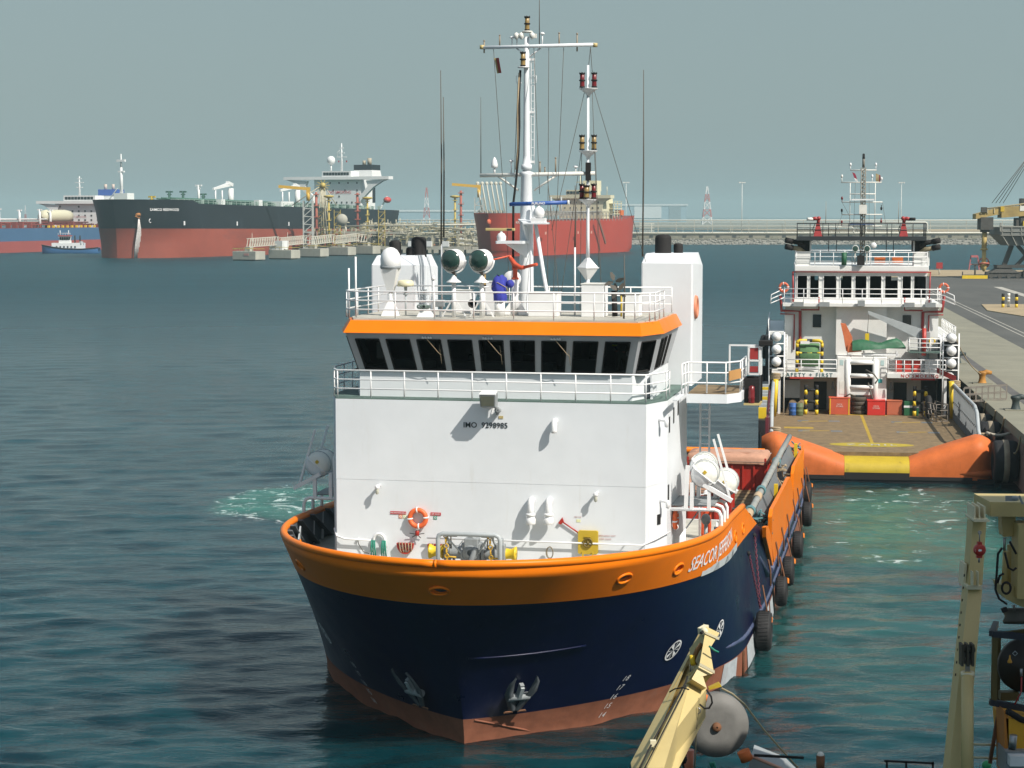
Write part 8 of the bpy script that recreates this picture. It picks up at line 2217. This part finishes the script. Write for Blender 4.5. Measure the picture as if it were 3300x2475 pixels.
# main arm (top face towards us and its left side), two knuckle segments
main = boxsec(L(2085, 2475, 18.6), L(2140, 2475, 18.6), L(2278, 2218, 20.2), L(2226, 2190, 20.2), .34, BEIGE, 'boom_arm', bm)
MB().slab([L(2035, 2475, 18.9), L(2085, 2475, 18.62), L(2226, 2190, 20.22), L(2223, 2142, 20.9), L(2272, 2020, 21.3), L(2265, 2035, 21.3)], (.0, .12, .02)).build('boom_side_plate', BEIGE, bm)
k1 = boxsec(L(2229, 2188, 20.0), L(2278, 2218, 20.0), L(2301, 2170, 20.1), L(2254, 2144, 20.1), .40, BEIGE, 'knuckle_plate', bm)
k2 = boxsec(L(2254, 2144, 20.1), L(2301, 2170, 20.1), L(2319, 2040, 20.6), L(2276, 2019, 20.6), .40, BEIGE, 'boom_tip', bm)
MB().slab([L(2252, 2146, 20.06), L(2302, 2172, 20.06), L(2303, 2163, 20.06), L(2256, 2138, 20.06)], (0, -.02, .01)).build('weld_bead', BEIGEL, bm)
MB().slab([L(2273, 2043, 20.5), L(2317, 2063, 20.5), L(2318, 2055, 20.5), L(2274, 2036, 20.5)], (0, -.015, .005)).build('weld_bead', BEIGEL, bm)
mb = MB()
for px, py in ((2256, 2035), (2233, 2158)):
    c = L(px, py, 20.6); mb.lathe(c + V((.05, -.02, 0)), (-.7, -.7, .1), [(.02, .0), (.048, 0), (.05, .03), (.02, .04)], 14); mb.bar(c, c + V((.08, .1, .02)), .06, .07)
mb.build('lifting_eye', BEIGEL, bm)
for px, py in ((2256, 2035), (2233, 2158)): c = L(px, py, 20.52); MB().cyl(c + V((.02, -.05, 0)), c + V((.0, -.08, 0)), .016, 8).build('eye_hole', SOOT, bm)
mb = MB(); mb.tube([L(2062, 2475, 18.5), L(2105, 2388, 19.0), L(2210, 2200, 20.0), L(2216, 2180, 20.1)], .010, 5); mb.tube([L(2078, 2475, 18.5), L(2200, 2235, 19.8), L(2210, 2210, 20)], .008, 5); mb.build('hydraulic_pipe', SOOT, bm)
mb = MB(); c = L(2105, 2395, 18.95); mb.box(c - V((.03, .03, .03)), c + V((.03, .03, .03))); mb.build('pipe_clamp', BEIGEL, bm)
mb = MB(); mb.tube([L(2262, 2075, 20.5), L(2247, 2095, 20.5), L(2236, 2120, 20.5), L(2233, 2140, 20.5), L(2244, 2135, 20.5)], .028, 6); mb.build('hose', mat('rusty_hose', (.20, .10, .03), .7), bm)
mb = MB(); mb.tube([L(2230, 2112, 20.48), L(2231, 2128, 20.48), L(2234, 2143, 20.45)], .030, 6); mb.build('hose', YELLOW, bm)
mb = MB(); mb.tube([L(2285, 2082, 20.2), L(2303, 2096, 20.2), L(2316, 2102, 20.2)], .012, 5); mb.build('green_tape', ROPEG, bm)
mb = MB(); mb.tube([L(2158, 2230, 20), L(2175, 2220, 19.9), L(2200, 2216, 19.8), L(2220, 2222, 19.7)], .008, 5); mb.tube([L(2277, 2223, 19.9), L(2292, 2245, 19.9), L(2295, 2265, 19.9), L(2285, 2282, 19.9), L(2270, 2283, 19.9), L(2255, 2270, 19.9)], .011, 6); mb.build('black_hose', SOOT, bm)
# sheave disc
cd = fp(2309, 2343, 21.0)
dk = thing('sheave_disc', 'big round grey steel disc with a rusty hub beside the beige crane boom', 'disc', cd, 0)
Rd = 106 / 6227 * 21
mb = MB(); mb.lathe((0, .16, 0), (.05, -1, .12), [(.02, 0), (Rd * .98, 0), (Rd, .02), (Rd, .13), (Rd * .985, .155), (Rd * .5, .16), (.02, .16)], 56); mb.build('plate', mat('stained_grey_plate', (.15, .145, .135), .6, var=.22, scale=3.5, streak=.35, streak_col=(.09, .075, .06), streak_scale=(2, 2, .8), bump=.1), dk)
mb = MB(); mb.lathe((0, 0, .0), (.05, -1, .12), [(.055, -.03), (.052, .03), (.04, .045), (.01, .05)], 18); mb.build('hub', RUST, dk)
mb = MB(); mb.slab([fp(2284, 2218, 20.6) - cd, fp(2318, 2202, 20.6) - cd, fp(2326, 2213, 20.6) - cd, fp(2310, 2217, 20.6) - cd, fp(2285, 2224, 20.6) - cd], (0, .08, 0)); mb.build('yellow_guard', OCHRE, dk)
MB().tube([fp(2266, 2262, 20.6) - cd, fp(2272, 2238, 20.6) - cd], .035, 8).build('orange_cap', mat('bright_orange', (.75, .18, .03), .5), dk)
rp = thing('tag_line', 'thin tan rope running down from the grey disc to the lower right', 'rope', fp(2325, 2218, 20.5), 0)
MB().tube([fp(x, y, 20.5) - rp.location for x, y in ((2325, 2218), (2360, 2236), (2400, 2270), (2460, 2350), (2540, 2440), (2590, 2495))], .012, 6).build('rope', mat('tan_rope', (.36, .30, .19), .9), rp)
sw = thing('hose_swivel', 'yellow and black hydraulic swivel hanging left of the grey disc', 'swivel', fp(2207, 2350, 20.0), 0)
o = sw.location
MB().tube([fp(2208, 2340, 20) - o, fp(2204, 2420, 20) - o], .022, 8).build('yellow_rod', OCHRE, sw)
mb = MB(); mb.cyl(fp(2200, 2415, 20) - o, fp(2199, 2458, 20) - o, .042, 12); mb.cyl(fp(2199, 2440, 20) - o, fp(2199, 2452, 20) - o, .05, 12); mb.tube([fp(2205, 2345, 20) - o, fp(2215, 2360, 20) - o, fp(2250, 2275, 20) - o], .012, 6); mb.tube([fp(2200, 2458, 20) - o, fp(2206, 2490, 20) - o], .014, 6); mb.build('swivel_body', SOOT, sw)
MB().tube([fp(2246, 2280, 20) - o, fp(2245, 2330, 20) - o, fp(2242, 2400, 20) - o, fp(2238, 2490, 20) - o], .008, 5).build('white_cord', ROPE, sw)
MB().torus(fp(2248, 2290, 20) - o, (.3, 1, 0), .03, .01, 12, 5).build('shackle', STEEL, sw)
# pale tubes and the edge of our own deck at the bottom
tb = thing('floodgate_tube', 'pale pink and grey upright tube under the crane boom at the bottom edge', 'tube', fp(2190, 2490, 21.5), 0)
o = tb.location
MB().tube([fp(2170, 2500, 21.6) - o, fp(2192, 2380, 21.6) - o], .07, 14).build('pipe', mat('pale_pinkish_tube', (.52, .33, .28), .4), tb)
MB().tube([fp(2218, 2500, 21.5) - o, fp(2222, 2416, 21.5) - o], .055, 14).build('pipe', mat('red_orange_tube', (.60, .17, .09), .4), tb)
ob = thing('bulwark_edge', 'grey and orange edge of our own vessel showing at the bottom under the disc', 'bulwark', fp(2460, 2470, 20.5), 0)
o = ob.location
MB().slab([fp(2420, 2440, 20.8) - o, fp(2520, 2480, 20.8) - o, fp(2560, 2520, 20.8) - o, fp(2400, 2520, 20.8) - o], (.1, .5, 0)).build('grey_plate', GREY, ob)
MB().tube([fp(2400, 2428, 20.6) - o, fp(2520, 2478, 20.6) - o, fp(2600, 2510, 20.6) - o], .02, 6).build('edge_rail', mat('salmon_edge', (.55, .30, .22), .6), ob)
MB().tube([fp(2395, 2420, 20.6) - o, fp(2408, 2450, 20.6) - o], .07, 12).build('orange_roller', ORANGE2, ob)
mb = MB(); mb.bar(fp(2430, 2434, 20.3) - o, fp(2590, 2442, 20.3) - o, .025, .025); mb.bar(fp(2850, 2452, 20.3) - o, fp(3010, 2460, 20.3) - o, .02, .02)
for px in (2858, 2920, 3006): mb.bar(fp(px, 2455, 20.3) - o, fp(px, 2500, 20.3) - o, .02, .02)
mb.build('black_rail', SOOT, ob)
MB().tube([fp(2295, 2472, 20.4) - o, fp(2288, 2460, 20.4) - o, fp(2300, 2458, 20.4) - o, fp(2305, 2480, 20.4) - o], .02, 6).build('green_rope', ROPEG, ob)
nb = thing('net_float', 'green hard hat sized float at the bottom edge left of the yellow machine', 'float', fp(3180, 2466, 19.5), 0)
MB().sphere((0, 0, 0), .05, 12).build('float', mat('bright_green', (.03, .28, .10), .5), nb)
lf = thing('lamp_fitting', 'small brown and white fitting on the bottom edge left of the A frame', 'fitting', fp(2644, 2452, 20), 0)
MB().cyl((0, 0, -.1), (0, 0, .06), .045, 10).build('body', RUST, lf); MB().sphere((0, 0, .06), .04, 8).build('cap', WWEATHER, lf)
# ---------------------------------------------------------------- launch frame at the right
D0 = 18.5
af = thing('launch_frame', 'tall beige steel launch frame leg with a top beam above the yellow vehicle', 'A-frame', fp(3100, 2475, D0), 0)
o = af.location
def P(px, py, d=D0): return fp(px, py, d) - o
TP = [P(3140, 1588), P(3330, 1590), P(3330, 1628), P(3150, 1632)]
mb = MB(); top = [fp(3138, 1590, 19.0) - o, fp(3345, 1592, 19.0) - o, fp(3345, 1592, 19.0) - o + V((0, -.55, -.005)), fp(3148, 1590, 19.0) - o + V((0, -.55, -.005))]
mb.slab(top, (0, 0, -.14)); mb.build('top_beam', BEIGE, af, bevel=.01)
mb = MB(); mb.bar(P(3240, 1606, 18.3), P(3276, 1606, 18.3), .012, .05); mb.cyl(P(3272, 1612, 18.2), P(3272, 1600, 18.2), .03, 10); mb.bar(P(3284, 1598, 18.3), P(3296, 1624, 18.3), .012, .02); mb.build('top_fitting', GREY, af)
mb = MB()
for px in (3140, 3155, 3172): mb.slab([P(px, 1632, 18.25), P(px + 4, 1632, 18.25), P(px + 4, 1675, 18.25), P(px, 1675, 18.25)], (0, .3, 0))
mb.slab([P(3137, 1674, 18.2), P(3188, 1674, 18.2), P(3188, 1682, 18.2), P(3138, 1682, 18.2)], (0, .35, 0)); hb_ = mb.build('head_bracket', BEIGEL, af, bevel=.006)
for px in (3146, 3162, 3178): MB().cyl(P(px, 1674, 18.3), P(px, 1669, 18.3), .014, 6).build('bolt', BEIGEL, hb_)
def leg(pa, pb, da, db, wa, wb, depth, name='leg_section'):
    a, b_ = P(*pa, da), P(*pb, db)
    mb = MB(); mb.slab([a - V((wa, 0, 0)), a + V((wa, 0, 0)), b_ + V((wb, 0, 0)), b_ - V((wb, 0, 0))], (.0, depth, 0)); return mb.build(name, BEIGE, af, bevel=.01)
l1 = leg((3157, 1682), (3143, 1886), 18.4, 18.2, .065, .067, .22)
l2 = leg((3143, 1898), (3085, 2500), 18.2, 17.2, .067, .078, .24)
MB().slab([P(3117, 1888, 18.15), P(3164, 1888, 18.15), P(3164, 1900, 18.15), P(3118, 1900, 18.15)], (0, .3, 0)).build('joint_flange', BEIGEL, af, bevel=.006)
mb = MB()
for px in (3134, 3151): mb.slab([P(px, 1843, 18.1), P(px + 3, 1843, 18.1), P(px + 3, 1889, 18.1), P(px, 1889, 18.1)], (0, .08, 0))
mb.slab([P(3108, 1818, 18.3), P(3116, 1818, 18.3), P(3112, 1890, 18.3), P(3104, 1890, 18.3)], (0, .2, 0)); mb.build('joint_gusset', BEIGEL, af)
mb = MB()
for k in range(14):
    y = 1850 + k * 40; x = 3112 - (y - 1850) * .088
    mb.slab([P(x - 6, y, 17.8 if y > 2100 else 18.0), P(x - 2, y, 17.8 if y > 2100 else 18.0), P(x - 3, y + 8, 17.8 if y > 2100 else 18.0), P(x - 7, y + 8, 17.8 if y > 2100 else 18.0)], (0, -.004, 0))
mb.build('drain_slot', SOOT, af)
MB().cyl(P(3118, 2172, 17.5), P(3117, 2500, 16.9), .055, 16).build('ram_cylinder', BEIGE, af); MB().cyl(P(3118, 2165, 17.5), P(3118, 2180, 17.5), .062, 16).build('ram_collar', BEIGEL, af)
MB().cyl(P(3119, 2080, 17.6), P(3118, 2170, 17.5), .022, 10).build('ram_rod', STEEL, af)
mb = MB()
for dx in (-17, 0, 17): mb.slab([P(3120 + dx - 4, 2078, 17.5), P(3120 + dx + 4, 2078, 17.5), P(3120 + dx + 3, 2148, 17.5), P(3120 + dx - 4, 2148, 17.5)], (0, .12, 0))
mb.cyl(P(3100, 2094, 17.55), P(3142, 2094, 17.55), .025, 8); mb.build('ram_clevis', mat('greasy_dark', (.05, .045, .03), .6), af)
MB().slab([P(3228, 1664, 18.6), P(3274, 1664, 18.6), P(3270, 1728, 18.6), P(3232, 1730, 18.6)], (0, .15, 0)).build('ram_cover', BEIGE, af, bevel=.02)
MB().cyl(P(3237, 1733, 18.6), P(3237, 1775, 18.6), .014, 8).build('ram_rod', STEEL, af)
MB().cyl(P(3243, 1775, 18.6), P(3238, 1890, 18.6), .035, 12).build('ram_cylinder', BEIGE, af); MB().cyl(P(3253, 1755, 18.7), P(3256, 1890, 18.7), .025, 10).build('ram_cylinder', BEIGE, af)
MB().slab([P(3283, 1690, 18.4), P(3340, 1690, 18.4), P(3340, 1935, 18.4), P(3278, 1930, 18.4)], (0, .25, 0)).build('inner_leg', BEIGE, af, bevel=.01)
MB().slab([P(3222, 1884, 18.5), P(3280, 1890, 18.5), P(3340, 1930, 18.5), P(3340, 1965, 18.5), P(3290, 1955, 18.5), P(3240, 1930, 18.5)], (0, .3, 0)).build('pivot_plate', BEIGE, af, bevel=.01)
mb = MB(); mb.tube([P(3230, 1765, 18.3), P(3216, 1785, 18.3), P(3212, 1850, 18.3), P(3208, 1900, 18.3), P(3220, 1930, 18.3), P(3245, 1947, 18.3)], .012, 6); mb.tube([P(3254, 1745, 18.3), P(3275, 1785, 18.3)], .012, 6); mb.tube([P(3238, 1780, 18.3), P(3250, 1830, 18.3), P(3265, 1838, 18.3), P(3276, 1830, 18.3)], .012, 6); mb.tube([P(3214, 1880, 18.3), P(3222, 1855, 18.3), P(3235, 1848, 18.3)], .012, 6); mb.torus(P(3243, 1895, 18.25), (.3, 1, 0), .05, .012, 18, 6, 0, .8, 1.1); mb.build('black_hose', SOOT, af)
mb = MB(); mb.tube([P(3122, 2398, 17.8), P(3250, 2402, 17.8)], .012, 6); mb.tube([P(3120, 2440, 17.8), P(3250, 2446, 17.8)], .012, 6); mb.build('guard_wire', BEIGEL, af)
# lifeline reel
rl2 = thing('lifeline_reel', 'red round retractable lifeline block hanging on the beige frame leg', 'lifeline reel', fp(3156, 1772, 18.0), 0)
mb = MB(); mb.lathe((0, .04, 0), (.1, -1, 0), [(.01, 0), (.05, 0), (.056, .015), (.056, .055), (.05, .07), (.01, .07)], 22); mb.box((-.02, -.02, .05), (.02, .03, .075)); mb.box((-.025, -.02, -.075), (.025, .03, -.05)); mb.build('casing', RED, rl2)
MB().lathe((-.006, -.028, 0), (.1, -1, 0), [(.04, .0), (.001, .004)], 20).build('label', TILEWHITE, rl2)
mb = MB(); mb.tube([(0, 0, .07), (0, 0, .13), (.0, 0, .17)], .006, 6); mb.torus((0, 0, .165), (0, 1, 0), .014, .005, 10, 5); mb.tube([(0, 0, -.07), (0, 0, -.12)], .01, 6); mb.build('hook', STEEL, rl2)
# diving cage and yellow machine at the right edge
cg = thing('tether_cage', 'dark framed tether cage with a big drum beside the beige launch frame', 'cage', fp(3250, 2200, 17.5), 0)
o = cg.location
def Pc(px, py, d=17.5): return fp(px, py, d) - o
DKY = mat('dark_olive_frame', (.10, .075, .02), .6, var=.2)
mb = MB(); mb.bar(Pc(3196, 2042), Pc(3340, 2056), .06, .055); mb.bar(Pc(3190, 2262), Pc(3340, 2290), .06, .055); mb.bar(Pc(3196, 2042), Pc(3210, 2010, 18.2), .05, .05); mb.build('cage_beam', mat('blue_black_frame', (.02, .024, .035), .5), cg)
MB().bar(Pc(3206, 2050), Pc(3202, 2262), .045, .045, up=(0, 1, 0)).build('cage_post', DKY, cg); MB().bar(Pc(3215, 2045, 17.9), Pc(3340, 2030, 17.9), .04, .04).build('cage_rail', DKY, cg); MB().bar(Pc(3220, 2055, 18.2), Pc(3216, 2255, 18.2), .03, .03, up=(0, 1, 0)).build('cage_post', DKY, cg)
mb = MB(); mb.lathe(Pc(3298, 2140, 18.0), (.1, -1, 0), [(.02, 0), (.26, .0), (.26, .06), (.1, .1), (.09, .2), (.02, .2)], 30); mb.build('drum_side', mat('dark_drum', (.035, .03, .026), .5, var=.3), cg)
mb = MB(); mb.lathe(Pc(3292, 1978, 17.7), (0, .25, 1), [(.02, -.09), (.165, -.09), (.175, -.07), (.15, -.02), (.175, .03), (.18, .045), (.16, .05), (.13, .01), (.02, .0)], 28); mb.build('docking_bullet', mat('brown_black', (.06, .05, .038), .5, var=.3), cg)
MB().bar(Pc(3228, 1968), Pc(3245, 1962), .03, .04).build('cage_lamp', SOOT, cg)
MB().tube([Pc(3268, 1950), Pc(3268, 1970)], .012, 6).build('lift_wire', WIRE, cg)
mb = MB(); mb.torus(Pc(3271, 2106, 17.4), (0, 1, 0), .022, .004, 4, 4); mb.build('tag_frame', LGREY, cg); MB().lathe(Pc(3254, 2132, 17.4), (0, 0, 1), [(.005, .06), (.008, .03), (.022, .0), (.02, -.012), (.004, -.015)], 10).build('orange_float', mat('float_orange', (.6, .28, .03), .5), cg)
MB().cyl(Pc(3291, 2155, 17.4), Pc(3291, 2180, 17.4), .012, 8).build('silver_bottle', STEEL, cg); MB().tube([Pc(3292, 2180, 17.4), Pc(3291, 2230, 17.4), Pc(3270, 2270, 17.4)], .008, 5).build('red_hose', REDD, cg)
MB().box(Pc(3226, 2232, 17.9), Pc(3275, 2250, 18.0)).build('ochre_plate', DKY, cg)
MB().bar(Pc(3222, 2270, 17.6), Pc(3190, 2460, 17.6), .03, .03).build('brace', RUST, cg)
rv = thing('yellow_vehicle', 'yellow orange underwater vehicle partly in frame at the bottom right corner', 'underwater vehicle', fp(3270, 2480, 17.3), 0)
o = rv.location
def Pv(px, py, d=17.3): return fp(px, py, d) - o
RY = mat('vehicle_orange_yellow', (.74, .36, .02), .5, var=.08)
MB().slab([Pv(3242, 2315), Pv(3345, 2322), Pv(3345, 2420), Pv(3250, 2420)], (0, .5, 0)).build('buoyancy_block', RY, rv, bevel=.02)
MB().slab([Pv(3236, 2290), Pv(3250, 2300), Pv(3252, 2500), Pv(3238, 2500)], (0, .3, 0)).build('side_fin', mat('fin_orange', (.55, .20, .03), .5), rv)
mb = MB(); mb.tube([Pv(3244, 2290), Pv(3290, 2318), Pv(3345, 2335)], .03, 8); mb.build('docking_ring', SOOT, rv)
MB().cyl(Pv(3266, 2368, 17.1), Pv(3262, 2415, 17.1), .035, 12).build('thruster', STEEL, rv)
mb = MB(); mb.box(Pv(3242, 2422, 17.2), Pv(3345, 2430, 17.5)); mb.box(Pv(3242, 2455, 17.2), Pv(3345, 2465, 17.5)); mb.build('skid_bar', GREY, rv)
MB().box(Pv(3256, 2438, 17.1), Pv(3288, 2450, 17.3)).build('white_label', TILEWHITE, rv)
MB().slab([Pv(3252, 2432, 17.5), Pv(3345, 2432, 17.5), Pv(3345, 2500, 17.5), Pv(3252, 2500, 17.5)], (0, .3, 0)).build('lower_frame', RY, rv)

# unseen block added for our own vessel's upper works, shading launch frame and cage
ov = thing('own_vessel_shade_block', 'unseen white block for our own vessel upper works, added to shade the launch frame', 'deckhouse', (11.5, 8, 0), 0)
MB().box((-4.0, -7, 7.5), (5, 7.2, 19.4)).build('wall', WHITE, ov)
MB().box((-4.2, -7.2, 19.4), (5.2, 7.3, 19.5)).build('roof', DECKGREEN, ov)
